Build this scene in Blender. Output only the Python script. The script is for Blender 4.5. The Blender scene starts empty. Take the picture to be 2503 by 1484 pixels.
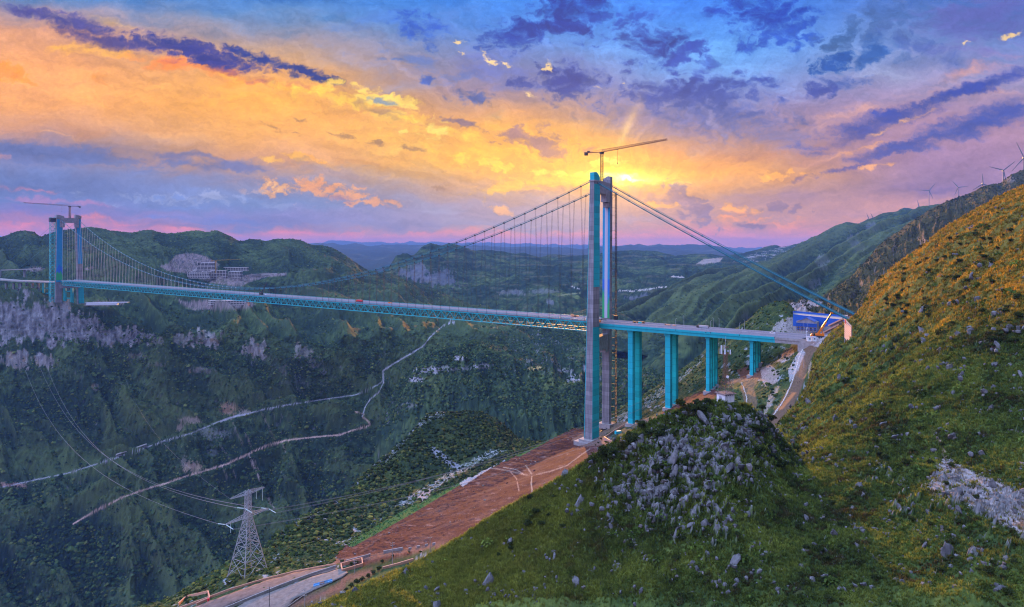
import bpy, bmesh, math, random
import numpy as np
from mathutils import Vector, Matrix, Euler

random.seed(7)
rng = np.random.default_rng(11)
C = bpy.context.scene.collection
scn = bpy.context.scene
R = math.radians

# ------------------------------------------------------------------ camera
F, U0, VH, WP = 1668.0, 1251.0, 608.0, 2502.0      # focal length, centre column, horizon row, width of the survey picture
cam = bpy.data.cameras.new('camera')
cam.sensor_width = 36.0
cam.lens = 36.0 * F / WP
cam.shift_y = (VH - 742.0) / WP
cam.clip_start = 1.0
cam.clip_end = 200000.0
camo = bpy.data.objects.new('camera', cam)
camo.rotation_euler = (R(90), 0, 0)
C.objects.link(camo)
scn.camera = camo

def P(u, v, d):
    """surveyed bearing (u, v) at distance d (metres) -> world point"""
    return Vector(((u - U0) / F * d, d, (VH - v) / F * d))

# ------------------------------------------------------------------ render settings
scn.view_settings.view_transform = 'Standard'
scn.view_settings.look = 'None'
scn.view_settings.exposure = 1.0
scn.view_settings.gamma = 1.0
cy = scn.cycles
cy.use_denoising = True
cy.filter_width = 1.15
try:
    cy.denoiser = 'OPENIMAGEDENOISE'
    cy.denoising_input_passes = 'RGB_ALBEDO_NORMAL'
except Exception:
    pass
cy.max_bounces = 4
cy.diffuse_bounces = 2
cy.glossy_bounces = 2
cy.transmission_bounces = 2
cy.volume_bounces = 0
cy.sample_clamp_indirect = 4.0

# ------------------------------------------------------------------ sun
SUN_AZ, SUN_EL = 5.0, 7.0
sl = bpy.data.lights.new('sun', 'SUN')
sl.energy = 5.0
sl.angle = R(0.5)
sl.color = (1.0, 0.45, 0.11)
sun = bpy.data.objects.new('sun', sl)
sd = Vector((math.sin(R(SUN_AZ)) * math.cos(R(SUN_EL)), math.cos(R(SUN_AZ)) * math.cos(R(SUN_EL)), math.sin(R(SUN_EL))))
sun.rotation_euler = sd.to_track_quat('Z', 'Y').to_euler()
C.objects.link(sun)

# ------------------------------------------------------------------ sky
def lin(h):
    h = h.lstrip('#')
    o = []
    for i in (0, 2, 4):
        c = int(h[i:i + 2], 16) / 255.0
        o.append(c / 12.92 if c <= 0.04045 else ((c + 0.055) / 1.055) ** 2.4)
    return tuple(o)

class NT:
    """small helper that writes nodes"""
    def __init__(s, nt):
        s.nt = nt
    def n(s, t, **kw):
        x = s.nt.nodes.new(t)
        for k, v in kw.items():
            setattr(x, k, v)
        return x
    def l(s, a, b):
        s.nt.links.new(a, b)
    def put(s, sock, v):
        if hasattr(v, 'is_linked') or hasattr(v, 'links'):
            s.l(v, sock)
        else:
            sock.default_value = v
    def m(s, op, a, b=0.0, c=0.0, clamp=False):
        x = s.n('ShaderNodeMath', operation=op, use_clamp=clamp)
        s.put(x.inputs[0], a); s.put(x.inputs[1], b); s.put(x.inputs[2], c)
        return x.outputs[0]
    def vm(s, op, a, b=(0, 0, 0), c=None, scale=None, out=0):
        x = s.n('ShaderNodeVectorMath', operation=op)
        s.put(x.inputs[0], a); s.put(x.inputs[1], b)
        if c is not None: s.put(x.inputs[2], c)
        if scale is not None: s.put(x.inputs[3], scale)
        return x.outputs[out]
    def length(s, a):
        return s.vm('LENGTH', a, out=1)
    def mr(s, v, a, b, c=0.0, d=1.0, kind='SMOOTHSTEP'):
        x = s.n('ShaderNodeMapRange', interpolation_type=kind)
        s.put(x.inputs[0], v); s.put(x.inputs[1], a); s.put(x.inputs[2], b); s.put(x.inputs[3], c); s.put(x.inputs[4], d)
        return x.outputs[0]
    def mix(s, f, a, b, blend='MIX'):
        x = s.n('ShaderNodeMix', data_type='RGBA', blend_type=blend)
        s.put(x.inputs[0], f); s.put(x.inputs[6], a if not isinstance(a, tuple) else (*a[:3], 1)); s.put(x.inputs[7], b if not isinstance(b, tuple) else (*b[:3], 1))
        return x.outputs[2]
    def noise(s, vec, scale, detail=4.0, rough=0.55, dist=0.0, col=False, lac=2.0):
        x = s.n('ShaderNodeTexNoise', noise_dimensions='3D')
        s.put(x.inputs['Vector'], vec)
        x.inputs['Scale'].default_value = scale; x.inputs['Detail'].default_value = detail
        x.inputs['Roughness'].default_value = rough; x.inputs['Distortion'].default_value = dist
        x.inputs['Lacunarity'].default_value = lac
        return x.outputs[1] if col else x.outputs[0]
    def ramp(s, f, stops, interp='EASE'):
        x = s.n('ShaderNodeValToRGB')
        s.put(x.inputs[0], f)
        cr = x.color_ramp
        cr.interpolation = interp
        while len(cr.elements) < len(stops):
            cr.elements.new(0.5)
        for e, (p, c) in zip(cr.elements, stops):
            e.position = p; e.color = (*c, 1)
        return x.outputs[0]
    def comb(s, x, y, z=0.0):
        c = s.n('ShaderNodeCombineXYZ')
        s.put(c.inputs[0], x); s.put(c.inputs[1], y); s.put(c.inputs[2], z)
        return c.outputs[0]

# ------------------------------------------------------------------ noise
_PERM = np.random.default_rng(5).permutation(256)
_PERM = np.concatenate([_PERM, _PERM, _PERM]).astype(np.int32)
_ANG = np.random.default_rng(6).uniform(0, 2 * np.pi, 256)
_GX, _GY = np.cos(_ANG).astype(np.float32), np.sin(_ANG).astype(np.float32)

def perlin(x, y, seed=0):
    x = np.asarray(x, np.float64) + seed * 17.31; y = np.asarray(y, np.float64) + seed * 9.77
    xf = np.floor(x); yf = np.floor(y)
    xi = xf.astype(np.int64) & 255; yi = yf.astype(np.int64) & 255
    fx = (x - xf).astype(np.float32); fy = (y - yf).astype(np.float32)
    sx = fx * fx * fx * (fx * (fx * 6 - 15) + 10); sy = fy * fy * fy * (fy * (fy * 6 - 15) + 10)
    def g(ix, iy, ax, ay):
        h = _PERM[_PERM[ix] + iy]
        return _GX[h] * ax + _GY[h] * ay
    a = g(xi, yi, fx, fy); b = g(xi + 1, yi, fx - 1, fy)
    c = g(xi, yi + 1, fx, fy - 1); d = g(xi + 1, yi + 1, fx - 1, fy - 1)
    ab = a + sx * (b - a); cd = c + sx * (d - c)
    return (ab + sy * (cd - ab)) * 1.5

def fbm(x, y, octv=5, gain=0.5, lac=2.03, seed=0, mode=0):
    """mode 0 plain, 1 billow, 2 ridged; about -1..1"""
    t = 0.0; a = 1.0; s = 0.0
    for o in range(octv):
        n = perlin(x, y, seed + o * 3)
        if mode == 1: n = np.abs(n) * 2 - 0.6
        if mode == 2: n = 0.6 - np.abs(n) * 2
        t = t + n * a; s += a
        a *= gain; x = x * lac; y = y * lac
    return t / s

def sstep(x, a, b):
    t = np.clip((x - a) / (b - a), 0, 1)
    return t * t * (3 - 2 * t)

# ------------------------------------------------------------------ sky: cloud field over bearing and height, worked out here
def hexc(h):
    h = h.lstrip('#')
    return np.array([int(h[i:i + 2], 16) / 255.0 for i in (0, 2, 4)], np.float32)

def azel(u, v):
    a = math.atan((u - U0) / F)
    return a, math.atan((VH - v) / F * math.cos(a))

AZ0, AZ1, EL0, EL1 = R(-52), R(52), R(-4), R(32)
SW, SH = 2400, 840
ga, ge = np.meshgrid(np.linspace(AZ0, AZ1, SW, dtype=np.float32), np.linspace(EL0, EL1, SH, dtype=np.float32))
su = U0 + F * np.tan(ga); sv = VH - F * np.tan(ge) / np.cos(ga)
k = 1 / 100.0
n1x = fbm(su * k * .8, sv * k * 1.4, 4, seed=1); n1y = fbm(su * k * .8, sv * k * 1.4, 4, seed=2)
n2x = fbm(su * k * 4, sv * k * 5, 6, .6, seed=3); n2y = fbm(su * k * 4, sv * k * 5, 6, .6, seed=4)
wu = su + n1x * 42 + n2x * 15; wv_ = sv + n1y * 24 + n2y * 10
uu = su + n2x * 20; uv_ = sv + n2y * 13
puff = fbm(wu * k * 1.5, wv_ * k * 2.3, 8, .52, seed=5, mode=1)
puff = (puff - puff.mean()) / puff.std() * .32 + .12 * fbm(su * k * 9, sv * k * 12, 5, .6, seed=35)
wisp = fbm(wu * k * .8, wv_ * k * 3.2, 8, .52, seed=6)
wisp = (wisp - wisp.mean()) / wisp.std() * .34
det = fbm(uu * k * 11, uv_ * k * 15, 6, .66, seed=36)
# streaks that run towards the place where the sun went down
rx, ry = wu - 1500.0, (wv_ - 560.0) * 1.25
rr = np.sqrt(rx * rx + ry * ry) + 40
th = np.arctan2(ry, rx)
ray = fbm(th * 9 + n1x * .5, np.log(rr) * 1.6, 7, .6, seed=7)
ray2 = fbm(th * 26 + n2x * .5, np.log(rr) * 3.5, 6, .6, seed=9)

def col_ramp(v, stops):
    vs = [p for p, _ in stops]; cs = np.array([hexc(c) for _, c in stops])
    return np.stack([np.interp(v, vs, cs[:, i]) for i in range(3)], -1).astype(np.float32)
sv2 = sv + wisp * 16 + n1y * 14
colu = [60, 650, 1250, 1700, 2300]
cols = [col_ramp(sv2, [(-300, '#5a86c8'), (-20, '#6f95c4'), (20, '#9a9ab0'), (70, '#dcaa94'), (150, '#f2b184'), (260, '#f0b07c'), (320, '#cfa28e'), (360, '#9a92a8'), (430, '#8590b4'), (490, '#8490b6'), (520, '#a38db0'), (555, '#e08c84'), (600, '#ff8f66')]),
        col_ramp(sv2, [(-300, '#4e84cc'), (-20, '#6490cc'), (30, '#7d9cc4'), (90, '#b5a8ac'), (170, '#f0b784'), (250, '#f9b76a'), (330, '#f6b878'), (390, '#dcaa8a'), (440, '#a39dae'), (500, '#8797b8'), (545, '#9a92b4'), (570, '#f09478'), (610, '#ff9868')]),
        col_ramp(sv2, [(-300, '#3f78cc'), (-20, '#5190dc'), (60, '#6b96d4'), (140, '#8a94bc'), (210, '#a596aa'), (280, '#d8a480'), (340, '#f6b458'), (400, '#fcb84a'), (450, '#dcab80'), (500, '#b3a0a8'), (560, '#a89fac'), (575, '#f29a74'), (620, '#ff9c60')]),
        col_ramp(sv2, [(-300, '#4078cc'), (-20, '#558ee0'), (120, '#76a8e4'), (180, '#8aa2d4'), (240, '#8a8cb6'), (310, '#b499a0'), (380, '#dca078'), (430, '#f2ac58'), (480, '#c8a090'), (540, '#c49a90'), (575, '#f8966a'), (610, '#ff9a58')]),
        col_ramp(sv2, [(-300, '#4a74c0'), (-20, '#6684c0'), (100, '#8a9cc8'), (200, '#a8a0bc'), (290, '#bf9fae'), (370, '#b093a8'), (450, '#a98ea4'), (520, '#d49f90'), (570, '#f8a456'), (610, '#ffa048')])]

def mixw(a, b, f):
    return a + (b - a) * f[..., None]
sky = mixw(cols[0], cols[1], sstep(su, colu[0], colu[1]))
for i in range(2, len(cols)):
    sky = mixw(sky, cols[i], sstep(su, colu[i - 1], colu[i]))

def stroke(u1, v1, u2, v2, hw, col, alpha=1.0, soft=0.5, tex='p', amt=0.8, rim=None, w=1, core=None):
    """one cloud between two bearings: torn edges, a core colour and a lit rim"""
    global sky
    px, py = (wu, wv_) if w == 1 else (uu, uv_) if w == 2 else (su, sv)
    mx_, my_ = (u1 + u2) / 2, (v1 + v2) / 2
    L = math.hypot(u2 - u1, v2 - v1) / 2
    c_, s_ = ((u2 - u1) / (2 * L), (v2 - v1) / (2 * L)) if L > 1e-6 else (1.0, 0.0)
    pad = hw * 1.5 + 70
    sel = np.nonzero((su[0] > min(u1, u2) - pad - L * .2) & (su[0] < max(u1, u2) + pad + L * .2))[0]
    if len(sel) == 0: return
    sl_ = (slice(None), slice(sel[0], sel[-1] + 1))
    X = px[sl_] - mx_; Y = py[sl_] - my_
    a = (X * c_ + Y * s_) / (L + hw); b = (-X * s_ + Y * c_) / hw
    r = np.sqrt(a * a + b * b)
    t = {'p': puff, 'w': wisp, 'r': ray2, 'n': None}[tex]
    dens = 1.0 - r + (0 if t is None else t[sl_] * amt + det[sl_] * .30)
    f = sstep(dens, -.06, max(soft * 1.7, .02)) * alpha
    cc = hexc(col)
    cc = np.broadcast_to(cc, f.shape + (3,))
    if rim is not None:
        cc = mixw(np.broadcast_to(hexc(rim), f.shape + (3,)), cc, sstep(dens, 0.05, 0.42))
    if core is not None:
        cc = mixw(cc, np.broadcast_to(hexc(core), f.shape + (3,)), sstep(dens, 0.45, 0.95))
    sky[sl_] = mixw(sky[sl_], cc, f)
# --- upper right: blue gaps between dark blue cumulus
stroke(1560, 130, 1950, 160, 130, '#8abcf0', 0.85, 1.0, 'w', .4)
stroke(1130, 60, 1560, 70, 108, '#74aef0', 0.75, 1.0, 'w', .4)
stroke(2060, 150, 2230, 170, 60, '#a9b6d0', 0.55, .9, 'w', .6)
stroke(1080, 40, 1420, 190, 70, '#8394c8', 0.5, .9, 'w', .8)
stroke(1330, 20, 1460, 20, 84, '#33549f', 1.0, .6, 'p', .6, rim='#6d8ccb')
stroke(1340, 60, 1420, 70, 40, '#344f98', 1.0, .6, 'p', .6, rim='#6d8ccb')
stroke(1200, 85, 1300, 85, 62, '#34549f', 1.0, .6, 'p', .6, rim='#6f93d6')
stroke(1540, 90, 1680, 125, 68, '#3d559c', 1.0, .6, 'p', .6, rim='#7d9dd8')
stroke(1500, 45, 1600, 35, 30, '#4a6cb8', 0.85, .5)
stroke(1640, 160, 1700, 120, 30, '#4a62ae', 0.85, .5)
stroke(1790, 30, 1960, 60, 84, '#3a5cae', 1.0, .6, 'p', .6, rim='#6f95d6')
stroke(1860, 85, 1970, 95, 35, '#4a70c0', 0.85, .5)
stroke(1700, 150, 1770, 150, 14, '#5a78bc', 0.8, .5)
stroke(2020, 130, 2100, 70, 40, '#55739f', 0.85, .5, rim='#93a8cc')
stroke(2100, 45, 2250, 40, 46, '#6a84b4', 0.8, .6, rim='#b4b8d0')
stroke(2080, 110, 2260, 110, 42, '#7088b6', 0.75, .6, rim='#b4b8d0')
stroke(2290, 30, 2560, 60, 100, '#7f80b4', 0.85, .8, 'w', .6, rim='#b59cb4')
stroke(2330, 150, 2540, 120, 60, '#8f88b6', 0.7, .8, 'w', .6)
stroke(2010, 165, 2070, 155, 30, '#416aa8', 0.95, .4, rim='#7d98c4')
stroke(2090, 150, 2150, 120, 30, '#4d72ac', 0.85, .5)
stroke(1980, 215, 2120, 195, 24, '#6476ac', 0.85, .5)
stroke(1970, 225, 2040, 215, 22, '#5a62a0', 0.85, .5)
stroke(1690, 200, 1720, 165, 22, '#5d74b8', 0.85, .5)
stroke(2240, 60, 2560, 40, 90, '#7276ac', 0.8, .8, 'w', .5)
stroke(2180, 90, 2330, 150, 40, '#6a78ae', 0.7, .7, 'p', .5)
# --- broad violet bank above the sun
stroke(1440, 270, 1960, 300, 66, '#6672aa', 0.8, .8, 'p', .5)
stroke(1080, 160, 1480, 205, 62, '#7780b4', 0.8, .8, 'w', .8)
stroke(1330, 195, 1440, 205, 59, '#3f5096', 1.0, .6, 'p', .6, rim='#7a86bc')
stroke(1490, 228, 1860, 225, 54, '#4a5a9e', 1.0, .6, 'p', .6, rim='#8593c8')
stroke(1610, 250, 1900, 285, 62, '#6470a8', 0.85, .7, 'p', .6)
stroke(1500, 300, 1830, 350, 66, '#8f87aa', 0.75, 1.0, 'w', .6)
stroke(1780, 320, 2000, 350, 60, '#8083b0', 0.8, .9, 'w', .6)
stroke(1700, 250, 1790, 330, 16, '#a9a0bd', 0.8, .6, 'p', .8)
stroke(1480, 290, 1620, 300, 40, '#b39aa4', 0.5, 1.0, 'w', .6)
stroke(760, 120, 1130, 235, 66, '#8b97bd', 0.6, 1.0, 'w', .7)
stroke(860, 50, 1100, 70, 60, '#6288c6', 0.7, .9, 'w', .8)
stroke(480, 30, 820, 80, 46, '#7893bc', 0.6, 1.0, 'w', .7)
stroke(980, 60, 1060, 80, 34, '#4b6ebc', 0.85, .5)
stroke(900, 110, 1150, 190, 22, '#6a82b8', 0.6, .7, 'w', .8)
stroke(1020, 190, 1052, 188, 14, '#5d74b4', 0.9, .5)
stroke(1110, 235, 1200, 238, 24, '#5a6da6', 0.85, .5)
stroke(930, 145, 1000, 150, 10, '#6a80b4', 0.7, .6)
# --- long dark diagonal cloud with burning lower edge
stroke(140, 112, 330, 128, 22, '#ffc268', 0.85, .8, 'w', .9)
stroke(160, 48, 345, 60, 14, '#f6c890', 0.8, .8, 'w', .8)
stroke(300, 138, 700, 205, 24, '#ff9858', 0.95, .7, 'w', .7)
stroke(560, 185, 860, 245, 20, '#ffb466', 0.85, .8, 'w', .8)
stroke(520, 178, 600, 195, 9, '#ffc868', 0.85, .6, 'w', .9)
stroke(-30, 8, 340, 92, 21, '#6e6a9e', 0.95, .55, 'p', .45, rim='#a890a8', w=2)
stroke(80, 62, 480, 140, 23, '#6a6294', 0.9, .6, 'p', .5, rim='#b088a0', w=2)
stroke(270, 82, 640, 152, 29, '#5a5b92', 1.0, .45, 'p', .45, rim='#8d84a4', w=2)
stroke(380, 118, 700, 180, 28, '#5e5c96', 1.0, .5, 'p', .5, rim='#b48a98', w=2)
stroke(560, 125, 720, 165, 19, '#535c98', 1.0, .45, 'p', .5, w=2)
stroke(660, 152, 862, 212, 17, '#50588f', 1.0, .45, 'p', .45, rim='#8a80a0', w=2)
stroke(420, 152, 720, 208, 12, '#a3748c', 0.7, .7, 'w', .9, w=2)
stroke(640, 185, 870, 232, 9, '#d79a78', 0.7, .7, 'w', .9, w=2)
# --- yellow rims past the end of that cloud, and the bright column over the tower
stroke(690, 205, 1000, 285, 24, '#ffd070', 0.85, .6, 'p', .85, w=2)
stroke(850, 215, 1010, 270, 24, '#ffd686', 0.95, .4, 'p', .85, w=2, rim='#f0b870')
stroke(870, 255, 980, 290, 14, '#b8947c', 0.8, .6)
stroke(925, 243, 970, 262, 9, '#9aa8b8', 0.85, .5)
stroke(980, 285, 1200, 345, 20, '#ffca60', 0.9, .7, 'w', 1.0, w=2)
stroke(850, 330, 1150, 360, 75, '#fbd07c', 0.6, 1.0, 'w', .5)
stroke(1040, 310, 1100, 330, 22, '#ffe08c', 0.85, .5, 'p', .85, w=2)
stroke(980, 318, 1000, 322, 10, '#ffe08c', 0.8, .5, 'p', .85, w=2)
stroke(1090, 280, 1190, 318, 13, '#96808e', 0.95, .5, rim='#e0b080')
stroke(1200, 325, 1420, 370, 34, '#ab8890', 0.9, .5, rim='#ecb478')
stroke(1150, 380, 1370, 420, 36, '#ffb833', 0.85, .7, 'w', 1.2)
stroke(1120, 385, 1290, 412, 15, '#ffd444', 0.9, .5, 'p', .85, w=2)
stroke(1180, 470, 1280, 440, 22, '#ffc040', 0.85, .5, 'p', .85, w=2)
stroke(1050, 425, 1180, 470, 26, '#d2a888', 0.6, .9, 'w', .8)
stroke(1290, 475, 1420, 455, 20, '#b08f92', 0.9, .6, rim='#e8ae70')
stroke(1260, 425, 1640, 450, 44, '#ffbe3c', 0.9, 1.0, 'w', .7)
stroke(1400, 405, 1680, 440, 130, '#ffae40', 0.6, 1.0, 'n', w=0)
stroke(1440, 430, 1640, 446, 16, '#fff0a0', 1.0, .7, 'w', .9, w=2)
stroke(1470, 434, 1590, 443, 11, '#ffffe4', 1.0, .6, 'w', .9, w=2)
stroke(1448, 426, 1515, 430, 12, '#fffbc8', 1.0, .8, 'n', w=2)
stroke(1270, 418, 1445, 428, 8, '#ffdc70', 0.9, .6, 'p', .85, w=2)
stroke(1480, 395, 1520, 390, 12, '#fff2a8', 1.0, .5, 'p', .85, w=2)
stroke(1440, 402, 1480, 396, 8, '#ffe27a', 0.85, .5, 'p', .85, w=2)
stroke(1505, 375, 1582, 205, 22, '#ffcfa0', 0.62, 1.0, 'n', w=0)
stroke(1500, 385, 1550, 270, 14, '#ffdca0', 0.60, 1.0, 'n', w=0)
# --- bright specks of sunlit cloud
for a in ((1338, 150, 1346, 172, 10), (1322, 172, 1342, 166, 7), (1445, 208, 1470, 218, 8), (1285, 228, 1310, 236, 9), (1180, 125, 1195, 150, 9), (1110, 98, 1130, 103, 6), (1120, 130, 1140, 132, 6), (1520, 205, 1532, 206, 5), (1190, 150, 1215, 155, 7), (1225, 150, 1245, 160, 6), (2350, 105, 2372, 100, 8), (2450, 95, 2500, 80, 10)):
    stroke(*a[:4], a[4] * .62, '#ffdcae', 0.9, .55, 'p', .75, w=2)
# --- left lower sky
stroke(-20, 160, 70, 190, 22, '#f4a45c', 0.95, .4, 'p', .6, rim='#f0b480')
stroke(205, 185, 275, 208, 10, '#e9a264', 0.8, .7)
stroke(270, 205, 300, 225, 6, '#e4aa74', 0.6, .8)
for a in ((640, 302, 700, 325, 6), (690, 322, 760, 335, 5), (715, 285, 740, 293, 8), (810, 328, 870, 340, 6), (880, 345, 930, 352, 8), (900, 342, 930, 348, 5), (960, 358, 1040, 368, 8), (1045, 455, 1085, 462, 6)):
    stroke(*a[:4], a[4] * .8, '#b08a66', 0.8, .7, 'p', .8, w=2)
stroke(-40, 316, 290, 345, 4, '#f6b988', 0.6, 1.0, 'w', .6)
stroke(-220, 352, 470, 400, 34, '#7d84a8', 0.95, .5, 'w', .4, rim='#b79c9c', w=2)
stroke(300, 390, 720, 420, 16, '#8487a8', 0.85, .6, 'w', .5, w=2)
stroke(150, 362, 700, 405, 15, '#8a88a6', 0.85, .7, 'w', .5)
stroke(-100, 440, 600, 458, 58, '#838db2', 0.8, 1.0, 'w', .5)
stroke(630, 388, 690, 394, 8, '#ffc468', 0.9, .4, 'p', .85, w=2)
stroke(700, 380, 740, 385, 8, '#ffc060', 0.9, .4, 'p', .85, w=2)
stroke(740, 380, 830, 415, 9, '#ffb858', 0.85, .5, 'p', .85, w=2)
stroke(690, 415, 950, 440, 32, '#bca29c', 0.75, .6, rim='#e6b888')
stroke(640, 450, 700, 465, 22, '#f2b686', 0.95, .4, 'p', 1.0, w=2, rim='#c9a8a4', core='#ffcf98')
stroke(600, 468, 640, 468, 8, '#c0b0b4', 0.9, .4, 'p', .9, w=2)
stroke(750, 440, 810, 455, 15, '#f4ac78', 0.95, .4, 'p', .85, w=2)
stroke(780, 462, 930, 485, 26, '#f2b080', 0.95, .4, 'p', 1.0, w=2, rim='#d0a8a4')
stroke(800, 482, 870, 487, 10, '#ab8e9a', 0.85, .6, 'p', 1.0, w=2)
stroke(270, 482, 590, 490, 14, '#9fa8c4', 0.95, .35, 'p', .9, w=2, core='#8d9cc4')
stroke(480, 478, 540, 480, 12, '#a9afc8', 0.9, .4, 'p', .9, w=2)
stroke(300, 504, 600, 510, 12, '#7f94be', 0.85, .8, 'w', .5)
stroke(620, 500, 700, 505, 10, '#9aa4c0', 0.8, .5, 'p', .9, w=2)
stroke(-20, 452, 140, 472, 7, '#d397a4', 0.85, .8, 'w', 1.0)
stroke(-20, 385, 25, 388, 7, '#caa0a4', 0.8, .6)
stroke(-40, 475, 300, 510, 9, '#c08fa8', 0.6, .8, 'w', 1.2)
stroke(-40, 500, 330, 540, 9, '#8b88b8', 0.85, .7, 'w', 1.2)
stroke(120, 522, 330, 548, 9, '#ff8f78', 0.75, .8, 'w', 1.0)
stroke(-40, 540, 300, 560, 8, '#ff8f78', 0.5, .8, 'w', 1.0)
stroke(300, 525, 800, 555, 13, '#7c89b8', 0.9, .8, 'w', .8)
stroke(360, 520, 520, 540, 5, '#9a92b4', 0.8, .8, 'w', 1.0)
stroke(420, 562, 1000, 574, 7, '#ff8f78', 0.7, 1.0, 'w', .8)
stroke(600, 538, 1200, 560, 18, '#8f96b6', 0.65, 1.0, 'w', .8)
stroke(980, 500, 1160, 520, 20, '#a3a4b6', 0.65, .9, 'w', .8)
stroke(1205, 512, 1245, 524, 9, '#f8b878', 0.85, .4, 'p', .85, w=2)
stroke(1000, 545, 1400, 540, 16, '#a59ea8', 0.6, 1.0, 'w', .8)
# --- right of the tower, low
stroke(1660, 470, 1750, 545, 42, '#957f90', 0.95, .35, rim='#c09890')
stroke(1540, 475, 1700, 490, 28, '#b6949a', 0.8, .7, 'p', .7)
stroke(1560, 498, 1660, 505, 7, '#ffb850', 0.9, .5, 'p', .85, w=2)
stroke(1755, 535, 1920, 550, 26, '#ffa234', 0.95, .6, 'w', .9, w=2)
stroke(1760, 508, 1850, 516, 13, '#ffb044', 0.95, .4, 'p', .85, w=2)
stroke(1750, 480, 2100, 482, 24, '#ad8e96', 0.8, .8, 'w', .8)
stroke(1850, 508, 1960, 512, 13, '#a0848e', 0.95, .4, 'p', .9, w=2, rim='#d09c78')
stroke(1790, 530, 1830, 525, 6, '#b88a74', 0.85, .4, 'p', .85, w=2)
stroke(1805, 552, 1870, 554, 5, '#a07a72', 0.95, .4, 'p', .9, w=2)
stroke(1825, 545, 1845, 548, 5, '#a07a72', 0.95, .4, 'p', .9, w=2)
stroke(1560, 588, 2000, 592, 10, '#fb8f4c', 0.75, 1.0, 'w', .5)
stroke(1840, 440, 1960, 422, 12, '#ffb858', 0.95, .4, 'p', .85, w=2, rim='#d8a078')
stroke(1930, 440, 1970, 430, 8, '#a58590', 0.9, .5)
stroke(1500, 560, 1760, 575, 9, '#ff8f78', 0.6, .9, 'w', .8)
stroke(1520, 535, 1600, 535, 10, '#b9a0a8', 0.8, .5, 'p', .8, w=2)
# --- the two long dark banks on the right
stroke(1960, 310, 2502, 200, 36, '#efb69c', 0.65, 1.0, 'w', .8)
stroke(2220, 230, 2540, 120, 24, '#ebb09c', 0.65, 1.0, 'w', .8)
stroke(1985, 350, 2360, 232, 40, '#5b63a2', 1.0, .6, 'w', .4, rim='#8d84ac', w=2)
stroke(1990, 372, 2180, 310, 22, '#6a699f', 0.95, .6, 'w', .5, w=2)
stroke(2140, 288, 2560, 160, 23, '#5862a2', 1.0, .55, 'w', .4, rim='#9184aa', w=2)
stroke(2040, 414, 2330, 318, 22, '#67679c', 1.0, .6, 'w', .5, rim='#a58ca6', w=2)
stroke(2190, 352, 2600, 245, 48, '#6068a2', 1.0, .6, 'w', .4, rim='#8d84ac', w=2)
stroke(1985, 430, 2150, 396, 10, '#7f7198', 0.95, .5, 'p', .5, w=2)
stroke(2060, 360, 2300, 262, 7, '#f8c096', 0.85, .7, 'w', .9, w=2)
stroke(2000, 395, 2200, 335, 6, '#eab08e', 0.7, .7, 'w', .9, w=2)
stroke(2130, 470, 2420, 465, 24, '#937f9f', 0.85, .7, 'w', .7)
stroke(2280, 400, 2540, 395, 26, '#b093aa', 0.65, .9, 'w', .8)
stroke(2080, 414, 2210, 398, 6, '#f8b888', 0.85, .6, 'p', .9, w=2)

# grain of the cloud deck
mot = fbm(wu * k * 5, wv_ * k * 9, 6, .62, seed=12)
sky = sky * (1 + (mot * .06 + det * .05 + ray2 * .10 + ray * .07 + wisp * .05)[..., None])
glow = np.exp(-np.hypot((su - 1510) / 150, (sv - 432) / 70) ** 1.3)
sky = sky + glow[..., None] * np.array((.34, .22, .02), np.float32)
lum = sky @ np.array((.3, .59, .11), np.float32)
sky = lum[..., None] + (sky - lum[..., None]) * 1.16
sky = (.64 + (sky - .64) * 1.36) * .95
warm = np.clip(sky[..., 0] - sky[..., 2], 0, 1)
sky[..., 1] += warm * .055; sky[..., 2] -= warm * .04
sky[..., 2] *= 1 - .24 * sstep(sv, 525, 600)
core = np.exp(-np.hypot((uu - 1540) / 85, (uv_ - 437) / 15) ** 1.5)
sky = sky + core[..., None] * np.array((.35, .42, .42), np.float32)
sky = np.clip(sky, 0.01, 1.35)
slin = np.where(sky <= .04045, sky / 12.92, ((sky + .055) / 1.055) ** 2.4)
px4 = np.ones((SH, SW, 4), np.float32); px4[..., :3] = slin
img = bpy.data.images.new('sky_clouds', SW, SH, alpha=False, float_buffer=True)
img.colorspace_settings.name = 'Linear Rec.709'
img.pixels.foreach_set(px4.ravel()); img.update(); img.pack()

w = bpy.data.worlds.new('World')
scn.world = w
w.use_nodes = True
w.node_tree.nodes.clear()
S = NT(w.node_tree)
tc = S.n('ShaderNodeTexCoord')
sep = S.n('ShaderNodeSeparateXYZ')
S.l(tc.outputs['Generated'], sep.inputs[0])
dx, dy, dz = sep.outputs
az = S.m('ARCTAN2', dx, dy)
el = S.m('ARCSINE', dz)
ti = S.n('ShaderNodeTexImage', interpolation='Linear', extension='EXTEND')
ti.image = img
S.l(S.comb(S.mr(az, AZ0, AZ1, kind='LINEAR'), S.mr(el, EL0, EL1, kind='LINEAR')), ti.inputs[0])
side = S.mr(S.m('ABSOLUTE', az), R(48), R(95))
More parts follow.
